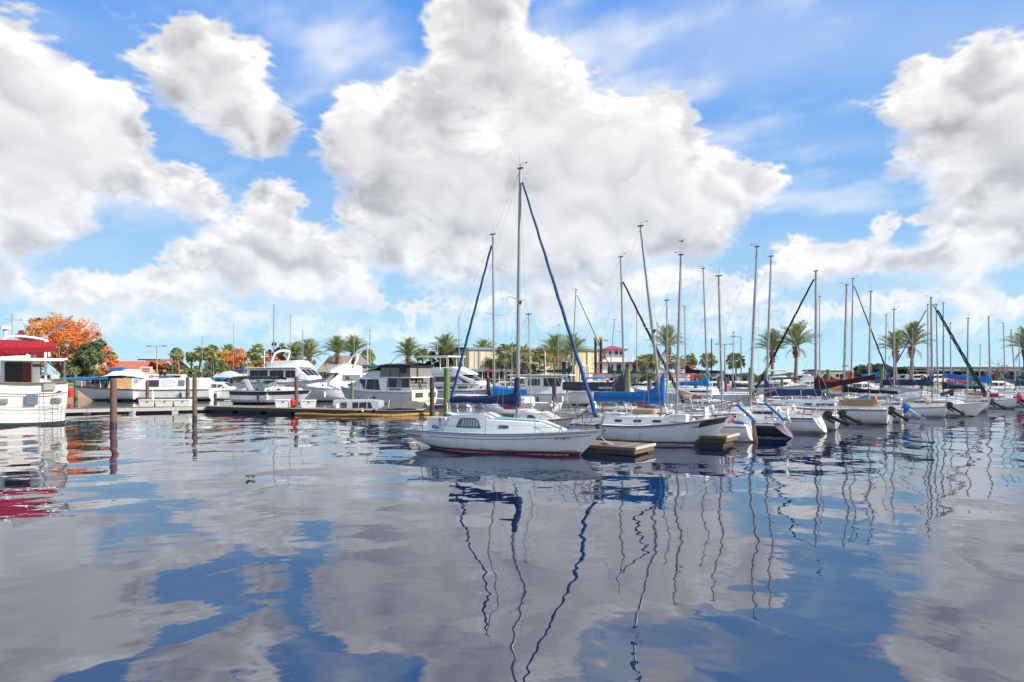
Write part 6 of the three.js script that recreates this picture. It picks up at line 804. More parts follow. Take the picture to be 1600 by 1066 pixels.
// ---------------------------------------------------------------- land
const LAND = 1.3, edge = [[-900, 80], [60, 88], [170, 93], [330, 98], [520, 104], [700, 108], [900, 112], [1150, 118], [1400, 121], [1700, 124], [2600, 128]].map(([p, d]) => [atX(p, d), -d]);
{
  const sh = new THREE.Shape(); edge.forEach(([x, z], i) => (i ? sh.lineTo(x, -z) : sh.moveTo(x, -z))); sh.lineTo(900, 900); sh.lineTo(-900, 900);
  const g = new THREE.ShapeGeometry(sh).rotateX(-Math.PI / 2).translate(0, LAND, 0), uv = g.attributes.uv, p = g.attributes.position; for (let i = 0; i < uv.count; i++) uv.setXY(i, p.getX(i) / 9, p.getZ(i) / 9);
  structure('ground', g, M('dry_ground', [0.30, 0.27, 0.19], 0.95, { map: tex(512, (u, v) => { const n = 0.72 + 0.2 * tileN(u, v, 8) + 0.14 * tileN(u, v, 50, 3), q = sstep(-0.1, 0.5, tileN(u, v, 4, 6)); return [n, n * lerp(1, 1.05, q), n * lerp(1, 0.8, q)]; }) }));
  const tanWall = woodM('tan_seawall', [0.46, 0.33, 0.19]), n = edge.length;
  for (let i = 0; i < n - 1; i++) { const [x0, z0] = edge[i], [x1, z1] = edge[i + 1], L = Math.hypot(x1 - x0, z1 - z0); if (i === 0 || i === n - 2) { structure('seawall', sheet(1, 1, (u, v) => [lerp(x0, x1, u), lerp(-0.5, LAND + 0.02, v), lerp(z0, z1, u)], 0, L / 2, 1), tanWall); continue; }
    const root = new THREE.Group(); root.name = numbered('seawall'); root.userData.kind = 'structure'; scene.add(root); root.position.set(x0, 0, z0); root.rotation.y = Math.atan2(-(z1 - z0), x1 - x0);
    const k = Math.round(L / 2.2); for (let j = 0; j < k; j++) mesh('panel', rbox((j + 0.5) * (L / k), 0.4, 0.02, L / k - 0.04, 1.76, 0.14, 0.02), tanWall, root); mesh('wall_cap', rbox(L / 2, LAND + 0.08, -0.05, L, 0.14, 0.5, 0.03), M('pale_concrete', [0.5, 0.47, 0.42], 0.9, { map: T.speck }), root); }
  // pale stone bank below the riverboat
  const rg = rng(31), stone = [0, 1, 2].map((i) => M(['pale', 'warm', 'grey'][i] + '_stone', [[0.44, 0.41, 0.36], [0.42, 0.35, 0.27], [0.33, 0.32, 0.30]][i], 0.95)), sg = [[], [], []];
  for (let i = 0; i < 900; i++) { const px = lerp(880, 1480, rg()), t = rg(), d = lerp(112.5 - 5, 113.5, t) + ((px - 900) / 500) * 9, s = 0.25 + 0.35 * rg(); sg[i % 3].push(new THREE.IcosahedronGeometry(s, 0).scale(1.2, 0.7, 1).rotateY(rg() * 6).rotateX(rg()).translate(atX(px, d), lerp(-0.1, 1.35, t), -d)); }
  const bank = thing('stone_bank', 'pale riprap stone bank sloping to the water below the riverboat', 'stone bank'); bank.userData = { kind: 'stuff', label: bank.userData.label }; sg.forEach((s, i) => { const m = mesh('stones', s, stone[i], bank); m.userData.kind = 'stuff'; });
  // low far shore on the horizon
  structure('far_hills', loft([0, 1].map((q) => { const ring = []; for (let i = 0; i <= 160; i++) { const a = lerp(-1.1, 1.1, i / 160), R = 640; ring.push([Math.sin(a) * R, q ? 5.2 + 3.2 * n3(a * 30, 1, 1) + 1.5 * n3(a * 120, 2, 1) : 0, -Math.cos(a) * R - q * 20]); } return ring; }), { caps: false, crease: 0 }), M('far_wood', [0.035, 0.055, 0.06], 1));
}
// ---------------------------------------------------------------- plants
const leafM = (name, c) => M(name, c, 0.75, { side: THREE.DoubleSide, transmission: 0.35, thickness: 0 });
const palmGreens = [leafM('date_palm_green', [0.20, 0.27, 0.09]), leafM('date_palm_olive', [0.32, 0.34, 0.13])], palmBrown = M('palm_boot_brown', [0.20, 0.09, 0.055], 0.95), palmRust = M('palm_boot_rust', [0.36, 0.14, 0.065], 0.95), trunkM = woodM('palm_trunk', [0.33, 0.22, 0.16]);
const frondShapes = [0, 1, 2, 3].map((k) => {
  const rg = rng(50 + k), p = [], ix = [], n = 26, L = 1, pt = (t) => [t * L * (1 - 0.05 * t), 0.12 * Math.sin(t * 3) * 0.6 - 0.17 * t * t * t * (0.4 + 0.4 * k), 0.02 * (k - 1.5) * t];
  const quad = (a, b, c, d) => { const o = p.length / 3; p.push(...a, ...b, ...c, ...d); ix.push(o, o + 1, o + 2, o, o + 2, o + 3); };
  for (let i = 0; i < n; i++) { const A = pt(i / n), B = pt((i + 1) / n), w = 0.012 * (1 - i / n) + 0.003; quad([A[0], A[1], A[2] - w], [B[0], B[1], B[2] - w], [B[0], B[1], B[2] + w], [A[0], A[1], A[2] + w]); }
  for (let i = 2; i <= n; i++) for (const s of [-1, 1]) { const t = i / n, A = pt(t), l = 0.19 * Math.pow(Math.sin(Math.PI * (0.12 + 0.8 * t)), 0.7) * (0.85 + 0.3 * rg()), w = 0.018, tip = [A[0] + l * 0.75, A[1] + l * 0.42 - 0.03 * rg(), A[2] + s * l * 0.62]; quad([A[0] - w, A[1], A[2]], [A[0] + w, A[1], A[2]], [tip[0] + w * 0.3, tip[1], tip[2]], [tip[0] - w * 0.3, tip[1], tip[2]]); }
  const g = new THREE.BufferGeometry(); g.setAttribute('position', new THREE.Float32BufferAttribute(p, 3)); g.setIndex(ix); g.computeVertexNormals(); return plain(g);
});
const deadM = leafM('dead_frond_tan', [0.34, 0.22, 0.11]);
function datePalm(label, px, d, yTop, yBoot, yBase, spread, lean = 1.2 * Math.sin(px * 1.7)) {
  const g = thing('date_palm', label, 'palm tree', 'date palms on the shore'), base = Math.max(LAND, Math.min(LAND, atY(yBase, d))), hb = atY(yBoot, d) - base, top = atY(yTop, d) - base, rg = rng(px | 0), Lf = Math.max(spread, (top - hb) * 1.0);
  g.position.set(atX(px, d), base, -d);
  const tr = 0.27, boot = Math.min(2.0, hb * 0.42), ringAt = (y, r, k) => { const ring = []; for (let j = 0; j < 12; j++) { const t = (j / 12) * 6.283 + k * 0.26; const rr = r * (1 + 0.09 * ((j + k) % 2)); ring.push([rr * Math.cos(t) + lean * y * 0.03, y, rr * Math.sin(t)]); } return ring; };
  const R = []; for (let i = 0; i <= 16; i++) { const u = i / 16; R.push(ringAt(u * (hb - boot), tr * lerp(1.2, 0.95, u), i)); } mesh('trunk', loft(R, { closed: true, crease: 0, su: 6, sv: 2 }), trunkM, g);
  const Bt = []; for (let i = 0; i <= 9; i++) { const u = i / 9; Bt.push(ringAt(hb - boot + u * boot, tr * lerp(1.0, 1.75, Math.pow(Math.sin(Math.min(1, u * 1.1) * 1.57), 1.5)) * (u > 0.9 ? 0.7 : 1), i)); } const bm = [loft(Bt, { closed: true, crease: 0 })];
  const bm2 = []; for (let i = 0; i < 110; i++) { const t = rg() * 6.283, u = rg(), y = hb - boot * (1 - u) + 0.05, rr = tr * lerp(1.0, 1.8, u); (i % 3 ? bm : bm2).push(new THREE.ConeGeometry(0.11, 0.55, 4).rotateZ(-0.75 - 0.4 * rg()).translate(rr, y, 0).rotateY(t)); } mesh('boot_crown', bm, palmBrown, g); mesh('leaf_bases', bm2, palmRust, g);
  const n = 46; for (let i = 0; i < n; i++) { const el = lerp(1.52, 0.12, Math.pow((i + 0.5) / n, 1.5)) + 0.1 * (rg() - 0.5), az = i * 2.39996, m = new THREE.Mesh(frondShapes[(rg() * 4) | 0], palmGreens[(rg() * 2) | 0]); m.name = 'frond'; m.castShadow = true; m.rotation.set(0, az, el, 'YXZ'); m.rotation.order = 'YZX'; m.scale.setScalar(Lf * (0.85 + 0.25 * rg()) * (el < 0.2 ? 0.85 : 1)); m.position.set(lean * hb * 0.03, hb - 0.1, 0); g.add(m); }
  for (let i = 0; i < 5; i++) { const m = new THREE.Mesh(frondShapes[i % 4], deadM); m.name = 'dead_frond'; m.rotation.order = 'YZX'; m.rotation.set(0, i * 1.9 + px, -0.5 - 0.6 * rg()); m.scale.setScalar(Lf * (0.45 + 0.2 * rg())); m.position.set(lean * hb * 0.03, hb - 0.25, 0); g.add(m); }
}
for (const a of [
  ['shorter date palm of the pair over the yacht arch', 526, 152, 523, 553, 598, 3.6], ['taller date palm with orange boot beside the pale grey roof', 551, 140, 522, 553, 598, 3.9], ['date palm rising behind the sedan canvas', 637, 140, 526, 558, 598, 3.6], ['date palm with round orange boot before dark trees', 698, 142, 520, 556, 598, 4.0], ['slim date palm beside the long blue jib', 755, 144, 529, 560, 598, 3.2],
  ['date palm standing in front of the warehouse door side', 868, 132, 521, 557, 600, 4.0], ['date palm half hidden behind the blue jib of the nearest sloop', 897, 138, 519, 555, 600, 3.8], ['tall date palm with long orange boot right of the riverboat', 1045, 118, 511, 543, 602, 4.0], ['shorter date palm of the pair at the black furled jib', 1208, 122, 518, 549, 602, 4.0], ['taller date palm of the pair at the black furled jib', 1243, 118, 507, 541, 602, 4.4],
  ['shorter date palm of the pair at the pavilion', 1400, 124, 518, 548, 602, 3.8], ['taller date palm of the pair at the pavilion', 1424, 120, 510, 541, 602, 4.4], ['date palm cut by the photo edge at right', 1603, 122, 515, 545, 602, 4.0], ['date palm with spreading fronds behind the motor yacht', 482, 136, 531, 560, 598, 4.0], ['feathery date palm among the orange bushes', 356, 138, 540, 566, 598, 3.8], ['date palm behind the dark trees left of the yacht', 462, 140, 534, 560, 598, 3.6], ['low date palm right of the tall slender palms', 332, 130, 567, 584, 598, 3.0],
]) datePalm(...a);
const fanLeaf = [leafM('fan_palm_green', [0.32, 0.39, 0.12]), leafM('fan_palm_yellow', [0.62, 0.50, 0.15])], skirtM = M('fan_palm_skirt', [0.38, 0.25, 0.10], 0.95, { side: THREE.DoubleSide });
function fanPalm(label, px, d, yTop, yBase, cr, o = {}) {
  const g = thing('fan_palm', label, 'palm tree', 'fan palms on the shore'), rg = rng((px * 3) | 0), H = atY(yTop, d) - LAND - cr * 0.95, lean = o.lean ?? 0; g.position.set(atX(px, d), LAND, -d);
  const R = []; for (let i = 0; i <= 8; i++) { const u = i / 8, ring = []; for (let j = 0; j < 9; j++) { const t = j * 0.698; ring.push([(0.2 - 0.05 * u) * Math.cos(t) + lean * u * u, u * H, (0.2 - 0.05 * u) * Math.sin(t)]); } R.push(ring); } mesh('trunk', loft(R, { closed: true, crease: 0, su: 4 }), trunkM, g);
  const sets = [[], []], sk = [];
  const fan = (az, el, r0, s) => { const P = [], I = []; for (let b = 0; b < 11; b++) { const a = lerp(-1.35, 1.35, b / 10), l = s * (0.75 + 0.25 * Math.cos(a)), w = 0.1; const o2 = P.length / 3; P.push(r0, 0, 0, r0 + l * 0.6 * Math.cos(a - w), 0.05 * s, l * 0.6 * Math.sin(a - w), r0 + l * Math.cos(a) * 0.95, -0.12 * s, l * Math.sin(a), r0 + l * 0.6 * Math.cos(a + w), 0.05 * s, l * 0.6 * Math.sin(a + w)); I.push(o2, o2 + 1, o2 + 2, o2, o2 + 2, o2 + 3); } const q = new THREE.BufferGeometry(); q.setAttribute('position', new THREE.Float32BufferAttribute(P, 3)); q.setIndex(I); q.computeVertexNormals(); q.translate(-r0, 0, 0).rotateX(rg() * 1.4 - 0.7).rotateZ(-lerp(0.2, 1.25, rg())).translate(r0, 0, 0); return q.rotateZ(el).rotateY(az).translate(lean, H, 0); };
  const n = o.n ?? 60; for (let i = 0; i < n; i++) { const el = lerp(1.45, -0.75, Math.pow(i / n, 0.9)); sets[rg() < 0.35 ? 1 : 0].push(fan(i * 2.4, el, cr * lerp(0.35, 0.72, rg()), cr * 0.5)); }
  for (let i = 0; i < 16; i++) sk.push(fan(i * 2.4, -1.1 - 0.3 * rg(), cr * 0.2, cr * 0.5));
  sets.forEach((s, i) => s.length && mesh('crown', s, o.leaf ?? fanLeaf[i], g)); mesh('skirt', sk, skirtM, g);
}
for (const a of [
  ['small fan palm peeking over the orange roofed house', 172, 132, 547, 598, 1.4], ['slim fan palm standing alone by the brown gabled house', 277, 128, 543, 598, 1.5], ['thin fan palm left of the twin leaning fan palms', 299, 126, 548, 598, 1.3], ['leaning fan palm left of its taller twin', 310, 124, 540, 598, 1.7, { lean: 0.6 }], ['tallest fan palm of the left clump', 322, 124, 538, 598, 1.8, { lean: 1.0 }], ['fan palm with drooping brown skirt near the bare mast', 403, 128, 538, 598, 2.2],
  ['round fan palm beyond the pale grey roof', 575, 160, 545, 598, 1.9], ['round fan palm left of the dark trees', 660, 150, 542, 598, 1.9], ['shaggy fan palm between the thin masts', 793, 128, 534, 598, 2.3], ['shaggy fan palm right of the nearest mast', 819, 128, 539, 598, 2.2], ['fan palm first in front of the warehouse wall', 843, 130, 543, 598, 1.7], ['fan palm second in front of the warehouse wall', 851, 127, 544, 598, 1.8],
  ['fan palm left of the riverboat stairs', 1005, 112, 552, 598, 1.5], ['fan palm right of the riverboat stairs', 1022, 112, 551, 598, 1.6], ['fan palm behind the tall orange booted date palm', 1056, 116, 553, 598, 1.6], ['round fan palm standing alone right of the paddle wheel', 1079, 126, 551, 600, 1.5], ['round fan palm second from the paddle wheel', 1106, 126, 550, 600, 1.8], ['round fan palm next to the street light', 1150, 124, 550, 600, 1.9], ['fan palm with bright top left behind the houseboat tarp', 252, 150, 572, 598, 1.4],
]) fanPalm(...a);
// broad-leaved trees: limbs, then leaves in clumps through the crown
function tree(label, px, d, w, yTop, yBot, leaf, o = {}) {
  const g = thing(o.name ?? 'tree', label, o.category ?? 'tree', o.group), rg = rng((px * 13) | 0), s = d / FOCAL, W = w * s, top = atY(yTop, d) - LAND, bot = Math.max(0.05, atY(yBot, d) - LAND), H = top - bot; g.position.set(atX(px, d), LAND, -d);
  if (o.trunk !== false) { const br = [rod([0, -0.1, 0], [0.1, bot + H * 0.3, 0], W * 0.03 + 0.06, W * 0.02 + 0.04, 8)]; for (let i = 0; i < (o.limbs ?? 12); i++) { const t = rg() * 6.28, a = [0.1, bot + H * lerp(0.02, 0.3, rg()), 0], l = lerp(0.3, 0.5, rg()) * W; br.push(rod(a, [l * Math.cos(t), bot + H * lerp(0.4, 0.9, rg()), l * Math.sin(t) * 0.7], W * 0.012 + 0.03, 0.02, 5)); } mesh('trunk', br, M('tree_bark', [0.16, 0.12, 0.09], 0.95), g); }
  const sets = leaf.map(() => ({ p: [], n: [] })), lobes = Array.from({ length: o.lobes ?? 9 }, () => { const t = rg() * 6.28, yy = rg() * 1.7 - 0.85, w = Math.sqrt(Math.max(0, 1 - yy * yy * 0.8)); return [0.8 * w * Math.cos(t), yy * 0.85, 0.8 * w * Math.sin(t)]; }), clumps = o.clumps ?? 60, per = o.per ?? 110, ls = o.leaf ?? 0.2;
  for (let c = 0; c < clumps; c++) {
    let x, y, z, q; do { x = rg() * 2 - 1; y = rg() * 2 - 1; z = rg() * 2 - 1; q = x * x + y * y + z * z; } while (q > 1 || q < (o.hollow ?? 0.12));
    if (c % 3) { const lb = lobes[(rg() * lobes.length) | 0]; x = clamp(lb[0] + x * 0.42, -1.12, 1.12); y = clamp(lb[1] + y * 0.42, -1.05, 1.05); z = clamp(lb[2] + z * 0.42, -1.1, 1.1); } const narrow = o.cone ? lerp(1.05, 0.35, (y + 1) / 2) : 1 + 0.25 * n3(x * 2, y * 2, px); const C = [x * W * 0.46 * narrow, bot + H * (0.5 + 0.47 * y), z * W * 0.42 * narrow], cr = W * lerp(0.06, 0.13, rg()) * (o.cr ?? 1), S = sets[(rg() * leaf.length) | 0];
    for (let k = 0; k < per; k++) { const t = rg() * 6.283, u = rg() * 2 - 1, r = cr * Math.cbrt(rg()), v = Math.sqrt(1 - u * u), P = [C[0] + r * v * Math.cos(t) * 1.2, C[1] + r * u * 0.85, C[2] + r * v * Math.sin(t)]; const a = V(rg() - 0.5, rg() - 0.5, rg() - 0.5).normalize(), b = V(rg() - 0.5, rg() - 0.5 - (o.droop ?? 0), rg() - 0.5).cross(a).normalize().multiplyScalar(ls * (0.6 + 0.7 * rg())), e = a.clone().cross(b).normalize().multiplyScalar(ls * 0.5); for (const [f, h] of [[-1, -1], [1, -1], [1, 1], [-1, -1], [1, 1], [-1, 1]]) S.p.push(P[0] + f * b.x + h * e.x, P[1] + f * b.y + h * e.y, P[2] + f * b.z + h * e.z); }
  }
  sets.forEach((S, i) => { if (!S.p.length) return; const q = new THREE.BufferGeometry(); q.setAttribute('position', new THREE.Float32BufferAttribute(S.p, 3)); q.computeVertexNormals(); mesh('crown', q, leaf[i], g); });
}
const gOrange = [leafM('orange_leaf', [0.80, 0.26, 0.045]), leafM('rust_leaf', [0.64, 0.18, 0.035]), leafM('gold_leaf', [0.78, 0.38, 0.08])], gDark = [leafM('dark_green_leaf', [0.035, 0.06, 0.022]), leafM('deep_green_leaf', [0.05, 0.08, 0.03])], gMid = [leafM('mid_green_leaf', [0.15, 0.21, 0.06]), leafM('sage_leaf', [0.25, 0.29, 0.10])], gLime = [leafM('lime_leaf', [0.20, 0.30, 0.05]), leafM('grass_leaf', [0.13, 0.22, 0.05])], gYellow = [leafM('yellow_leaf', [0.42, 0.34, 0.06])], gBare = [leafM('dry_leaf', [0.30, 0.16, 0.12])];
tree('large rounded tree in full orange autumn leaf behind the trawler', 98, 112, 122, 492, 588, gOrange, { lobes: 18, clumps: 150, per: 84, leaf: 0.14, hollow: 0.05, limbs: 60, cr: 0.85 });
tree('darker orange crown leaning over the left side of the autumn tree', 62, 116, 60, 494, 560, [gOrange[1], leafM('bronze_leaf', [0.25, 0.15, 0.04])], { clumps: 46, per: 100, leaf: 0.17 });
tree('sparse pink red young tree right of the orange tree', 158, 116, 22, 512, 575, [leafM('pink_leaf', [0.5, 0.12, 0.12])], { clumps: 24, per: 30, leaf: 0.12 });
tree('dense dark green shaggy tree in front of the orange tree', 136, 95, 58, 533, 602, [...gMid, gMid[1], gDark[1]], { clumps: 90, per: 110, leaf: 0.17, droop: 0.6, hollow: 0.02, lobes: 12 });
tree('low orange shrub beside the red tiled wall', 168, 112, 30, 556, 600, [gOrange[0]], { clumps: 24, per: 80, leaf: 0.14 });
tree('orange bush left of the fan palm with the skirt', 368, 130, 52, 543, 590, gOrange, { clumps: 50, per: 70, leaf: 0.16, group: 'orange bushes on the shore' });
tree('rounded orange bush spreading right of the skirted fan palm', 416, 132, 50, 553, 590, [gOrange[0], gOrange[1]], { clumps: 50, per: 80, leaf: 0.16, group: 'orange bushes on the shore' });
tree('dark evergreen behind the tall bare mast', 431, 142, 34, 534, 592, gDark, { clumps: 50, per: 90, leaf: 0.18 });
tree('brown green tree just left of the motor yacht', 446, 138, 30, 527, 590, [gMid[1], leafM('brown_leaf', [0.2, 0.13, 0.05])], { clumps: 44, per: 80, leaf: 0.16 });
tree('yellow green bush at the shoreline left of the motor yacht', 402, 110, 32, 577, 600, [gYellow[0], gLime[0]], { name: 'bush', category: 'bush', clumps: 36, per: 90, leaf: 0.12, trunk: false });
tree('dark evergreen left of the orange booted palm', 684, 152, 36, 541, 592, gDark, { clumps: 60, per: 90, leaf: 0.18 }); tree('dark evergreen right of the orange booted palm', 717, 150, 46, 540, 594, gDark, { clumps: 80, per: 90, leaf: 0.18 }); tree('olive bush below the date palm behind the sedan canvas', 650, 140, 40, 562, 596, gMid, { name: 'bush', category: 'bush', clumps: 40, per: 80, leaf: 0.16 });
tree('bright lime green bush seen between the rigging left of the nearest mast', 772, 136, 48, 553, 596, gLime, { name: 'bush', category: 'bush', clumps: 70, per: 90, leaf: 0.15 }); tree('green bush left of the slim date palm', 740, 140, 36, 556, 596, [gLime[1], gMid[0]], { name: 'bush', category: 'bush', clumps: 50, per: 90, leaf: 0.15 });
tree('low sage bush below the riverboat stairs', 1020, 111, 34, 585, 602, gMid, { name: 'bush', category: 'bush', clumps: 30, per: 70, leaf: 0.13, trunk: false }); tree('palmetto bush left of the riverboat stern', 990, 111, 22, 588, 602, gMid, { name: 'bush', category: 'bush', clumps: 20, per: 70, leaf: 0.13, trunk: false });
for (const [px, d, w, y0, leaf, label] of [[298, 118, 40, 568, gMid, 'sage green bush below the slim fan palms at left'], [338, 122, 40, 562, gMid, 'leafy green bush behind the beach umbrella'], [388, 124, 34, 566, gYellow, 'yellow bush between the orange bushes'], [470, 132, 44, 556, gMid, 'green shrub thicket behind the yacht flybridge'], [592, 136, 40, 570, gLime, 'lime green bush beyond the sedan flybridge'], [615, 138, 36, 566, gMid, 'green bush left of the palm over the sedan canvas'], [806, 132, 44, 558, gLime, 'lime green bush behind the nearest mast'], [832, 133, 30, 562, [gYellow[0], gLime[1]], 'yellow green bush at the corner of the warehouse'], [975, 110, 26, 590, gLime, 'low lime bush under the riverboat bow'], [1095, 122, 40, 582, gMid, 'low green bush right of the paddle wheel'], [1180, 122, 50, 584, gMid, 'low green bush below the two lamp posts'], [1330, 126, 40, 583, gDark, 'dark low bush right of the beige trailer']]) tree(label, px, d, w, y0, 600, leaf, { name: 'bush', category: 'bush', clumps: 36, per: 70, leaf: 0.15, trunk: false });
tree('bare twiggy reddish shrub in front of the pavilion', 1555, 122, 44, 562, 596, gBare, { name: 'shrub', category: 'shrub', clumps: 40, per: 22, leaf: 0.07 }); tree('dark rounded far tree left of the pavilion', 1372, 260, 60, 571, 590, gDark, { clumps: 60, per: 80, leaf: 0.35, trunk: false }); tree('dark low tree beside the pavilion end', 1412, 240, 44, 574, 590, gDark, { clumps: 50, per: 80, leaf: 0.32, trunk: false }); tree('small green palmetto left of the gabled house', 262, 132, 30, 567, 598, gMid, { name: 'bush', category: 'bush', clumps: 30, per: 60, leaf: 0.15 });
// ---------------------------------------------------------------- buildings, vehicles and street furniture on the shore
function building(name, label, category, px, d, turn = 0) { const g = thing(name, label, category); g.position.set(atX(px, d), LAND, -d); g.rotation.y = turn; return g; }
const stucco = (n, c) => M(n, c, 0.9, { map: T.speck });
{ // orange walled house with a red tiled roof
  const d = 126, s = d / FOCAL, g = building('orange_house', 'low orange walled building with a red tiled roof beside the autumn tree', 'building', 188, d, -0.1), W = 84 * s, H = 2.7;
  mesh('wall', box(0, H / 2, -3.5, W, H, 7), stucco('orange_stucco', [0.75, 0.30, 0.14]), g); mesh('roof', loft([[0.7, H - 0.05], [-3.5, H + 1.6], [-7.6, H - 0.05]].map(([z, y]) => [[-W / 2 - 0.6 + (y > H ? 2 : 0), y, z], [W / 2 + 0.6 - (y > H ? 2 : 0), y, z]]), { crease: 0.3 }), woodM('red_roof_tile', [0.75, 0.22, 0.11]), g); mesh('fascia', box(0, H - 0.1, 0.72, W + 1.3, 0.22, 0.08), stucco('cream_trim', [0.62, 0.5, 0.35]), g);
  for (let i = 0; i < 9; i++) { mesh('window', box(-W / 2 + 1 + i * (W - 2) / 8, 1.5, 0.04, 0.6, 1.1, 0.06), glass, g); mesh('window_sill', box(-W / 2 + 1 + i * (W - 2) / 8, 0.9, 0.07, 0.72, 0.08, 0.12), stucco('cream_trim', [0.62, 0.5, 0.35]), g); }
}
{ const d = 120, s = d / FOCAL, g = building('shop_sign', 'white roadside sign with red lettering beside the orange roofed building', 'sign', 228, d, 0.1); mesh('sign_board', box(0, 2.6, 0, 19 * s, 1.1, 0.12), white, g); mesh('sign_print', box(0, 2.6, 0.08, 18 * s, 1.0, 0.02), print('red_sign_print', 256, 128, (c, w, h) => { c.clearRect(0, 0, w, h); c.fillStyle = '#c33a2c'; c.font = 'bold 62px serif'; c.textAlign = 'center'; c.textBaseline = 'middle'; c.fillText('CAFE', w / 2, h * 0.36); c.fillStyle = '#2c7a6e'; c.fillRect(w * 0.42, h * 0.66, w * 0.42, 22); }), g); for (const x of [-0.9, 0.9]) mesh('sign_post', rod([x, 0, 0], [x, 2.1, 0], 0.06), trimGrey, g); }
{ // brown gabled house
  const d = 136, s = d / FOCAL, g = building('gabled_house', 'brown roofed gabled house behind the lamp post', 'building', 252, d, 0.15), W = 52 * s, H = 2.8; mesh('wall', box(0, H / 2, -3, W, H, 6), stucco('tan_wall', [0.42, 0.27, 0.16]), g);
  mesh('roof', loft([[0.8, H - 0.1], [-3, H + 2.1], [-6.8, H - 0.1]].map(([z, y]) => [[-W / 2 - 0.5, y, z], [W / 2 + 0.5 - (y > H ? 1.4 : 0), y, z]]), { crease: 0.3 }), woodM('brown_shingle', [0.36, 0.17, 0.10]), g); mesh('gable', loft([[1.2, 0], [-2.5, 0]].map(([z]) => [[W * 0.06, H, z], [W * 0.24, H + 1.5, z], [W * 0.42, H, z]]), { closed: true, crease: 0.3 }), stucco('gable_brown', [0.2, 0.11, 0.08]), g); mesh('gable_trim', rods([[W * 0.05, H, 1.24], [W * 0.24, H + 1.55, 1.24], [W * 0.43, H, 1.24]], 0.09), white, g); for (let i = 0; i < 4; i++) mesh('window', box(-W / 2 + 0.9 + i * 1.5, 1.5, 0.03, 0.8, 1.0, 0.05), glass, g); mesh('roof_vent', box(-W * 0.5, H + 2.0, -3, 4.2, 0.25, 0.8), trimDark, g);
}
{ // hall with a long pale roof
  const d = 150, s = d / FOCAL, g = building('pale_roof_hall', 'large hall with pale grey green sloping roof behind the yachts', 'building', 545, d, 0.05), W = 96 * s, H = 2.3; mesh('wall', box(0, H / 2, -5, W, H, 10), stucco('dun_wall', [0.34, 0.32, 0.28]), g); mesh('roof', loft([[0.6, H], [-5, 6.1], [-10.6, H]].map(([z, y]) => [[-W / 2 - 0.4 + (y > 3 ? 2.0 : 0), y, z], [W / 2 + 0.4 - (y > 3 ? 5.4 : 0), y, z]]), { crease: 0.3 }), M('pale_roof', [0.36, 0.34, 0.27], 0.8, { map: T.speck }), g); for (let i = 0; i < 5; i++) mesh('window', box(-W / 2 + 1.6 + i * 2.4, 1.3, 0.03, 1.2, 0.9, 0.05), glass, g);
}
{ const d = 128, s = d / FOCAL, g = building('low_arcade', 'low open arcade with blue grey roof and white posts behind the rigging', 'building', 745, d, 0.02), W = 112 * s; mesh('roof', rbox(0, 2.55, -2, W, 0.55, 5.2, 0.05), M('blue_grey_roof', [0.24, 0.29, 0.33], 0.7), g); mesh('wall', box(0, 1.15, -4, W, 2.3, 0.3), stucco('brown_wall', [0.28, 0.16, 0.11]), g); for (let i = 0; i < 13; i++) mesh('post', box(-W / 2 + 0.4 + i * (W - 0.8) / 12, 1.15, 0.3, 0.16, 2.3, 0.16), white, g); mesh('rail', box(0, 0.9, 0.3, W, 0.08, 0.08), white, g); for (const [x, c] of [[2.6, cRed], [5.6, cTan], [7.4, cRed]]) mesh('awning', rbox(x, 2.5, 0.72, 1.5, 0.5, 0.1, 0.04), c, g); }
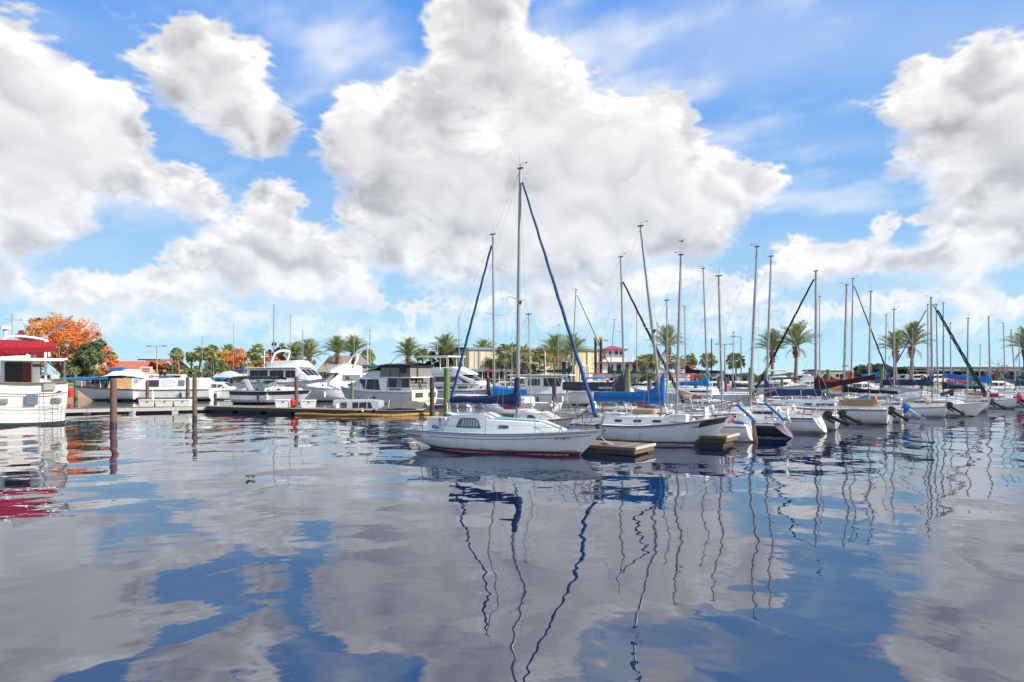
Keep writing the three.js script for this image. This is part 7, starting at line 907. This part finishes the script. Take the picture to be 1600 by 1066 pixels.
{ // warehouse: ribbed walls and a big open door
  const d = 138, s = d / FOCAL, g = building('warehouse', 'long tan metal warehouse with a large dark doorway', 'warehouse', 848, d, 0.3), W = 236 * s, H = atY(548, d) - LAND, wallM = M('tan_metal_wall', [0.86, 0.73, 0.48], 0.7, { map: T.speck });
  mesh('wall', box(0, H / 2, -9, W, H, 18), wallM, g); mesh('roof', [box(0, H + 0.15, -9, W + 0.6, 0.3, 18.8)], M('slate_blue_roof', [0.22, 0.29, 0.32], 0.6), g); mesh('roof_ridge', loft([[0.3, H + 0.3], [-9, H + 0.9], [-18.3, H + 0.3]].map(([z, y]) => [[-W / 2 - 0.3, y, z], [W / 2 + 0.3, y, z]]), { crease: 0.3 }), M('slate_blue_roof', [0.22, 0.29, 0.32], 0.6), g);
  for (let i = 0; i <= 26; i++) mesh('wall_panel', box(-W / 2 + 0.5 + (i * (W - 1)) / 26, H / 2 - 0.1, 0.05, (W - 1) / 26 - 0.1, H - 0.3, 0.1), i % 5 === 2 ? M('tan_metal_shade', [0.80, 0.68, 0.46], 0.7) : wallM, g); for (let i = 0; i < 7; i++) mesh('downpipe', box(-W / 2 + 2 + i * 4.6, H / 2, 0.16, 0.28, H - 0.2, 0.14), M('grey_downpipe', [0.38, 0.36, 0.33], 0.6), g);
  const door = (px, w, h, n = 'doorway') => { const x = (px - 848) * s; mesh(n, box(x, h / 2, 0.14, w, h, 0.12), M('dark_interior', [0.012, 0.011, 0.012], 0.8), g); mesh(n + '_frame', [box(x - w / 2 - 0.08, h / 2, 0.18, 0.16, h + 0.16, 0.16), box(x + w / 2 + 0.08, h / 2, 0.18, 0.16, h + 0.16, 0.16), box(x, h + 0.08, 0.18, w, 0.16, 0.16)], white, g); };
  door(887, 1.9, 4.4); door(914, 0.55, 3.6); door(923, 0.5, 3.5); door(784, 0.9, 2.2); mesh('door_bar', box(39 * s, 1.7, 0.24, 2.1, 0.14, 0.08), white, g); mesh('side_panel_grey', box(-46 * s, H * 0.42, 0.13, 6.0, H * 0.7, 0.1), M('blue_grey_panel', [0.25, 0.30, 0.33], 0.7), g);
  mesh('loading_van', box(-28 * s, 1.0, 1.5, 3.6, 1.6, 1.4), white, g); mesh('van_window', box(-28 * s, 1.35, 2.22, 2.9, 0.55, 0.04), glass, g);
}
{ // paddle steamer
  const d = 116, s = d / FOCAL, g = thing('riverboat', 'white and red paddle steamer with twin black stacks and wheelhouse', 'riverboat'), X = (p) => (p - 995) * s, Y = (p) => atY(p, d); g.position.set(atX(995, d), 0, -d + 3); g.rotation.y = 0.03;
  mesh('hull', rbox(0, 0.7, -2.5, X(1082) - X(915), 1.6, 6.5, 0.2), white, g); const deckLine = (y, x0, x1, n = 'deck_trim') => mesh(n, rbox((X(x0) + X(x1)) / 2, Y(y), 0.8, X(x1) - X(x0), 0.16, 0.14, 0.03), red, g);
  mesh('lower_house', box((X(930) + X(1070)) / 2, (1.3 + Y(584)) / 2, -2.4, X(1070) - X(930), Y(584) - 1.3, 5.8), white, g); mesh('upper_house', box((X(933) + X(1022)) / 2, (Y(584) + Y(568)) / 2, -2.4, X(1022) - X(933), Y(568) - Y(584), 5.2), white, g); mesh('upper_deck', box((X(915) + X(1070)) / 2, Y(584), -2.2, X(1070) - X(915), 0.14, 6), white, g); mesh('roof_deck', box((X(930) + X(1060)) / 2, Y(567.5), -2.2, X(1060) - X(930), 0.14, 6), white, g);
  deckLine(583.5, 915, 1072); deckLine(567, 930, 1062); deckLine(590, 940, 1075);
  mesh('pilot_house', box((X(938) + X(973)) / 2, (Y(567) + Y(546)) / 2, -2, X(973) - X(938), Y(546) - Y(567), 3.4), white, g); mesh('pilot_roof', loft([[Y(547), 1], [Y(541), 0.12]].map(([y, k]) => { const cx = (X(936) + X(975)) / 2, w = ((X(975) - X(936)) / 2) * k, z = 2.1 * k; return [[cx - w, y, -2 - z], [cx + w, y, -2 - z], [cx + w, y, -2 + z], [cx - w, y, -2 + z]]; }), { closed: true, crease: 0.3 }), red, g); mesh('pilot_roof_edge', box((X(936) + X(975)) / 2, Y(547.5), -2, X(975) - X(936) + 0.3, 0.2, 4.2), red, g);
  for (let i = 0; i < 4; i++) mesh('pilot_window', box(X(942 + i * 8.4), Y(552.5), -0.27, 0.62, 0.55, 0.06), i === 0 ? M('warm_pane', [0.5, 0.4, 0.2], 0.3) : glass, g); mesh('pilot_trim', box((X(938) + X(973)) / 2, Y(557), -0.25, X(973) - X(938), 0.1, 0.08), red, g); mesh('life_ring', new THREE.TorusGeometry(0.22, 0.07, 8, 18).translate(X(941), Y(559.5), -0.2), red, g);
  for (let i = 0; i < 6; i++) { mesh('arched_window', [box(X(950 + i * 12), Y(576.5), 0.25, 0.72, 0.75, 0.06), rod([X(950 + i * 12), Y(573), 0.22], [X(950 + i * 12), Y(573), 0.28], 0.36, 0.36, 14)], M('red_brown_glass', [0.12, 0.03, 0.03], 0.15), g); mesh('window_frame', new THREE.TorusGeometry(0.42, 0.05, 5, 14, 3.14).translate(X(950 + i * 12), Y(573), 0.3), trimGrey, g); } for (let i = 0; i < 8; i++) mesh('lower_window', box(X(950 + i * 13), Y(592), 0.53, 0.6, 0.6, 0.06), glass, g);
  mesh('boat_lettering', box(X(978), Y(582), 0.24, X(1008) - X(948), 0.26, 0.02), print('steamer_letters', 512, 48, (c, w, h) => { c.clearRect(0, 0, w, h); c.fillStyle = '#333'; c.font = 'bold 38px serif'; c.textAlign = 'center'; c.textBaseline = 'middle'; c.fillText('ST JOHNS RIVER QUEEN', w / 2, h / 2, w); }), g);
  for (const p of [926.5, 935]) { mesh('smoke_stack', rod([X(p), Y(583), 0.2], [X(p), Y(534), 0.2], 0.22, 0.22, 12), M('black_stack', [0.02, 0.02, 0.022], 0.5), g); const cr = [rod([X(p), Y(534), 0.2], [X(p), Y(530.5), 0.2], 0.24, 0.36, 12)]; for (let i = 0; i < 8; i++) { const t = i * 0.785; cr.push(new THREE.ConeGeometry(0.1, 0.42, 4).translate(X(p) + 0.32 * Math.cos(t), Y(529), 0.2 + 0.32 * Math.sin(t))); } mesh('stack_crown', cr, M('gold_crown', [0.6, 0.36, 0.1], 0.4, { metalness: 0.3 }), g); }
  mesh('stack_emblem', new THREE.TorusGeometry(0.22, 0.05, 6, 16).translate(X(930.8), Y(539), 0.2), trimDark, g); mesh('stack_brace', rods([[X(926.5), Y(541), 0.2], [X(935), Y(541), 0.2]], 0.03), trimDark, g);
  mesh('stair_side', loft([0, 1].map((q) => [[X(1006), Y(567), 0.6 + q * 0.2], [X(1042), Y(584), 0.6 + q * 0.2], [X(1006), Y(584), 0.6 + q * 0.2]]), { closed: true, crease: 0.3 }), white, g); mesh('stair_rail', rods([[X(1006), Y(566), 0.9], [X(1042), Y(583), 0.9]], 0.08), red, g); for (let i = 0; i < 10; i++) mesh('rail_post', rod([X(1010 + i * 5.2), Y(584), 0.8], [X(1010 + i * 5.2), Y(578), 0.8], 0.04), white, g); mesh('fore_rail', rods([[X(918), Y(577), 0.8], [X(930), Y(577), 0.8]], 0.05), red, g); for (const p of [985, 991]) mesh('roof_vent', [rod([X(p), Y(567), -1], [X(p), Y(557), -1], 0.12), new THREE.SphereGeometry(0.22, 10, 8).translate(X(p), Y(556), -0.95)], white, g);
  // the paddle wheel
  const cx = X(1071), cy = Y(586), R = 1.55, w = []; for (const z of [-3.5, 0.4]) mesh('wheel_rim', [new THREE.TorusGeometry(R, 0.09, 6, 30).translate(cx, cy, z), new THREE.TorusGeometry(R * 0.62, 0.06, 6, 24).translate(cx, cy, z)], red, g); for (let i = 0; i < 12; i++) { const t = (i / 12) * 6.283; mesh('paddle', box(R * 0.88, 0, 0, 0.4, 0.07, 3.8).rotateZ(t).translate(cx, cy, -1.55), M('pink_red_paddle', [0.6, 0.06, 0.1], 0.5), g); mesh('wheel_spoke', rod([cx, cy, 0.42], [cx + R * Math.cos(t), cy + R * Math.sin(t), 0.42], 0.05), M('pink_red_paddle', [0.6, 0.06, 0.1], 0.5), g); }
}
{ // open pavilion with a flat dark roof
  const d = 142, s = d / FOCAL, g = building('pavilion', 'long open pavilion with flat dark roof at the far right', 'pavilion', 1530, d, 0.05), W = 240 * s, y = atY(574, d) - LAND; mesh('roof', rbox(0, y - 0.15, -5, W, 0.45, 11, 0.05), M('dark_flat_roof', [0.09, 0.085, 0.085], 0.7), g); mesh('roof_beam', box(0, y - 0.75, 0.2, W - 1, 0.16, 0.16), M('pale_beam', [0.32, 0.30, 0.28], 0.7), g); for (let i = 0; i < 17; i++) mesh('post', box(-W / 2 + 0.6 + (i * (W - 1.2)) / 16, (y - 0.3) / 2, 0.1, 0.24, y - 0.3, 0.24), trimDark, g); mesh('back_wall', box(0, (y - 0.5) / 2, -8, W - 2, y - 0.5, 0.3), stucco('maroon_brown_wall', [0.10, 0.055, 0.05]), g); for (let i = 0; i < 6; i++) mesh('wall_sign', box(-W / 2 + 4 + i * 4.8, 1.6, -7.7, 1.4, 0.9, 0.1), i % 2 ? white : M('grey_panel', [0.3, 0.33, 0.34], 0.6), g);
}
{ const d = 130, s = d / FOCAL, g = building('office_trailer', 'beige office trailer with small windows behind the green piling', 'trailer', 1304, d, 0.08), W = 54 * s, y = atY(579, d) - LAND; mesh('trailer_body', rbox(0, y / 2 + 0.2, -1.4, W, y - 0.35, 2.8, 0.08), stucco('beige_siding', [0.52, 0.47, 0.36]), g); mesh('trailer_roof', rbox(0, y, -1.4, W + 0.3, 0.16, 3.1, 0.05), stucco('cream_trim2', [0.6, 0.56, 0.46]), g); for (const x of [-1.8, 0.6, 1.3, 2.6]) { mesh('window', box(x, y * 0.62, 0.03, 0.55, 0.6, 0.05), glass, g); mesh('window_frame', box(x, y * 0.62, 0.015, 0.68, 0.72, 0.04), white, g); } mesh('trailer_skirt', box(0, 0.2, -1.4, W - 0.2, 0.42, 2.6), trimDark, g); mesh('brown_sign', box(-W / 2 + 0.8, y * 0.85, 0.05, 0.7, 0.3, 0.05), M('brown_sign', [0.25, 0.12, 0.06], 0.6), g); }
// cars parked along the quay
const tyre = M('tyre', [0.02, 0.02, 0.02], 0.85), hub = M('wheel_hub', [0.45, 0.45, 0.46], 0.35, { metalness: 0.7 });
function car(label, kind, px, d, color, dir = 1, turn = 0) {
  const g = thing(kind === 'truck' ? 'pickup_truck' : 'parked_car', label, kind === 'truck' ? 'truck' : 'car', 'cars parked along the quay'); g.position.set(atX(px, d), LAND, -d); g.rotation.y = (dir > 0 ? 0 : Math.PI) + turn; const paint = M('car_paint_' + color.join('_').replace(/\./g, ''), color, 0.25, { clearcoat: 0.8, clearcoatRoughness: 0.08 });
  const prof = { suv: [[-2.3, 0.45], [-2.3, 1.05], [-2.2, 1.12], [-2.0, 1.7], [0.4, 1.74], [1.1, 1.12], [2.1, 0.98], [2.3, 0.8], [2.3, 0.42]], sedan: [[-2.3, 0.45], [-2.3, 0.95], [-1.6, 1.02], [-1.0, 1.42], [0.3, 1.44], [1.1, 0.98], [2.15, 0.85], [2.3, 0.65], [2.3, 0.4]], truck: [[-2.7, 0.5], [-2.7, 1.1], [-0.6, 1.1], [-0.5, 1.75], [0.8, 1.75], [1.3, 1.15], [2.5, 1.05], [2.6, 0.8], [2.6, 0.48]] }[kind];
  const sh = new THREE.Shape(); prof.forEach(([x, y], i) => (i ? sh.lineTo(x, y) : sh.moveTo(x, y))); mesh('car_body', new THREE.ExtrudeGeometry(sh, { depth: 1.5, bevelEnabled: true, bevelThickness: 0.12, bevelSize: 0.08, bevelSegments: 2, steps: 1 }).translate(0, 0, -0.75), paint, g);
  const w = { suv: [[-1.85, 1.14], [-1.75, 1.6], [0.3, 1.62], [0.9, 1.14]], sedan: [[-1.35, 1.02], [-0.92, 1.36], [0.25, 1.37], [0.85, 1.0]], truck: [[-0.4, 1.18], [-0.36, 1.65], [0.72, 1.65], [1.1, 1.18]] }[kind]; for (const q of [-1, 1]) mesh('side_window', loft([0, 1].map((k) => w.map(([x, y]) => [x, y, q * (0.86 + 0.03 * k)])), { closed: true, crease: 0.3 }), glass, g);
  for (const x of [-1.4, 1.4]) for (const q of [-1, 1]) { const wh = mesh('wheel', rod([x, 0.34, q * 0.66], [x, 0.34, q * 0.9], 0.34, 0.34, 16), tyre, g); mesh('wheel_rim', rod([x, 0.34, q * 0.9], [x, 0.34, q * 0.92], 0.2, 0.2, 12), hub, wh); } for (const q of [-1, 1]) { mesh('headlight', box(2.34, 0.78, q * 0.6, 0.08, 0.14, 0.3), glassLit, g); mesh('tail_light', box((prof[0][0]) - 0.06, 0.92, q * 0.68, 0.08, 0.2, 0.16), red, g); }
}
for (const a of [
  ['white hatchback parked by the taller date palm of the first pair', 'suv', 1258, 122, [0.72, 0.72, 0.72], 1], ['dark blue car parked right of the beige trailer', 'sedan', 1363, 126, [0.03, 0.06, 0.16], -1], ['silver pickup parked between the pavilion date palms', 'truck', 1411, 128, [0.35, 0.36, 0.37], -1], ['white estate car by the small green piling', 'suv', 1437, 124, [0.74, 0.74, 0.72], 1], ['white car seen right of the tall navy cover mast', 'suv', 1467, 124, [0.76, 0.76, 0.76], 1, 0.2], ['bright red car under the pavilion roof', 'sedan', 1503, 122, [0.55, 0.02, 0.03], -1], ['dark green car at the far right of the quay', 'sedan', 1580, 124, [0.02, 0.08, 0.06], 1], ['silver pickup seen through the trawler aft deck', 'truck', 80, 100, [0.4, 0.42, 0.44], -1], ['grey car beside the paddle wheel', 'sedan', 1105, 128, [0.25, 0.26, 0.28], 1], ['black van left of the street light', 'suv', 1128, 126, [0.03, 0.03, 0.035], -1], ['dark red car in front of the trailer', 'sedan', 1292, 124, [0.2, 0.03, 0.03], 1], ['grey car parked near the orange house sign', 'sedan', 212, 110, [0.3, 0.31, 0.33], 1], ['dark car parked below the gabled house', 'sedan', 238, 112, [0.06, 0.07, 0.1], 1], ['white car parked by the slim lone fan palm', 'suv', 268, 112, [0.7, 0.7, 0.7], -1],
]) car(...a);
function lampPost(label, px, d, yTop, heads, mat = alumDull) { const g = thing('lamp_post', label, 'lamp post', 'lamp posts on the quay'), h = atY(yTop, d) - LAND; g.position.set(atX(px, d), LAND, -d); mesh('pole', rod([0, 0, 0], [0, h, 0], 0.13, 0.09, 8), mat, g); for (const q of heads) { mesh('lamp_arm', rod([0, h - 0.1, 0], [q * 1.1, h + 0.05, 0], 0.05), mat, g); mesh('lamp_head', rbox(q * 1.35, h + 0.03, 0, 0.75, 0.2, 0.4, 0.06), trimGrey, g); } }
lampPost('tan pole with twin floodlights in front of the gabled house', 245, 118, 541, [-1, 1], M('tan_pole', [0.5, 0.3, 0.18], 0.8)); lampPost('dark pole with twin floodlights beside the round fan palm', 1132.5, 122, 538, [-1, 1], trimGrey); lampPost('tall grey pole with a single lamp arm right of the round fan palm', 1158, 120, 526, [-1], trimGrey); lampPost('thin dark pole between round fan palms', 1112, 124, 529, [], trimDark); lampPost('short lamp pole before the warehouse wall', 936, 126, 532, [1], trimGrey);
{ const d = 104, g = thing('beach_umbrella', 'pastel striped beach umbrella on the shore behind the skiff', 'umbrella'); g.position.set(atX(358, d), LAND, -d); mesh('pole', rod([0, 0, 0], [0, 2.3, 0], 0.03), white, g); const cs = [[0.7, 0.6, 0.35], [0.35, 0.62, 0.62], [0.72, 0.5, 0.4], [0.75, 0.75, 0.7]]; for (let i = 0; i < 8; i++) mesh('canopy_panel', sheet(4, 3, (u, v) => { const t = ((i + u) / 8) * 6.283, r = 1.9 * v; return [r * Math.cos(t), 2.3 - 0.75 * v * v, r * Math.sin(t)]; }), M('pastel_' + ['sand', 'mint', 'peach', 'cream'][i % 4], cs[i % 4], 0.8, { side: THREE.DoubleSide }), g); }
{ const d = 108, g = thing('shed', 'low grey boat shed with pale roof behind the blue mast bundle', 'shed'); g.position.set(atX(357, d), LAND, -d); mesh('wall', box(0, 0.6, -1.5, 4.6, 1.2, 3), trimGrey, g); mesh('roof', loft([[0.3, 1.2], [-1.5, 1.9], [-3.3, 1.2]].map(([z, y]) => [[-2.6, y, z], [2.6, y, z]]), { crease: 0.3 }), M('pale_shed_roof', [0.5, 0.52, 0.54], 0.7), g); for (let i = 0; i < 4; i++) mesh('window', box(-1.6 + i * 1.1, 0.7, 0.03, 0.6, 0.5, 0.05), glass, g); }
for (const [px, py, d, k] of [[1065, 377, 70, 0], [863, 441, 90, 1], [1320, 572, 60, 2]]) { const g = thing('gull', ['gull gliding above the tallest of the middle masts', 'tiny gull in the cloud right of the nearest mast', 'tiny gull low over the red stowed sail'][k], 'bird'); g.position.set(atX(px, d), atY(py, d), -d); g.rotation.y = k + 0.4; const w = []; for (const q of [-1, 1]) w.push(loft([[0.02, 0.09, 0], [0.3, 0.08, 0.1], [0.62, 0.015, 0.02]].map(([z, c, y]) => [[c, y, q * z], [0, y + 0.015, q * z], [-c, y, q * z], [0, y - 0.005, q * z]]), { closed: true })); mesh('body', [new THREE.SphereGeometry(0.09, 10, 8).scale(2.6, 0.9, 0.9), new THREE.ConeGeometry(0.07, 0.16, 6).rotateZ(1.57).translate(-0.28, 0, 0), ...w], M('gull_grey', [0.22, 0.22, 0.23], 0.8), g); }
renderer.render(scene, camera);
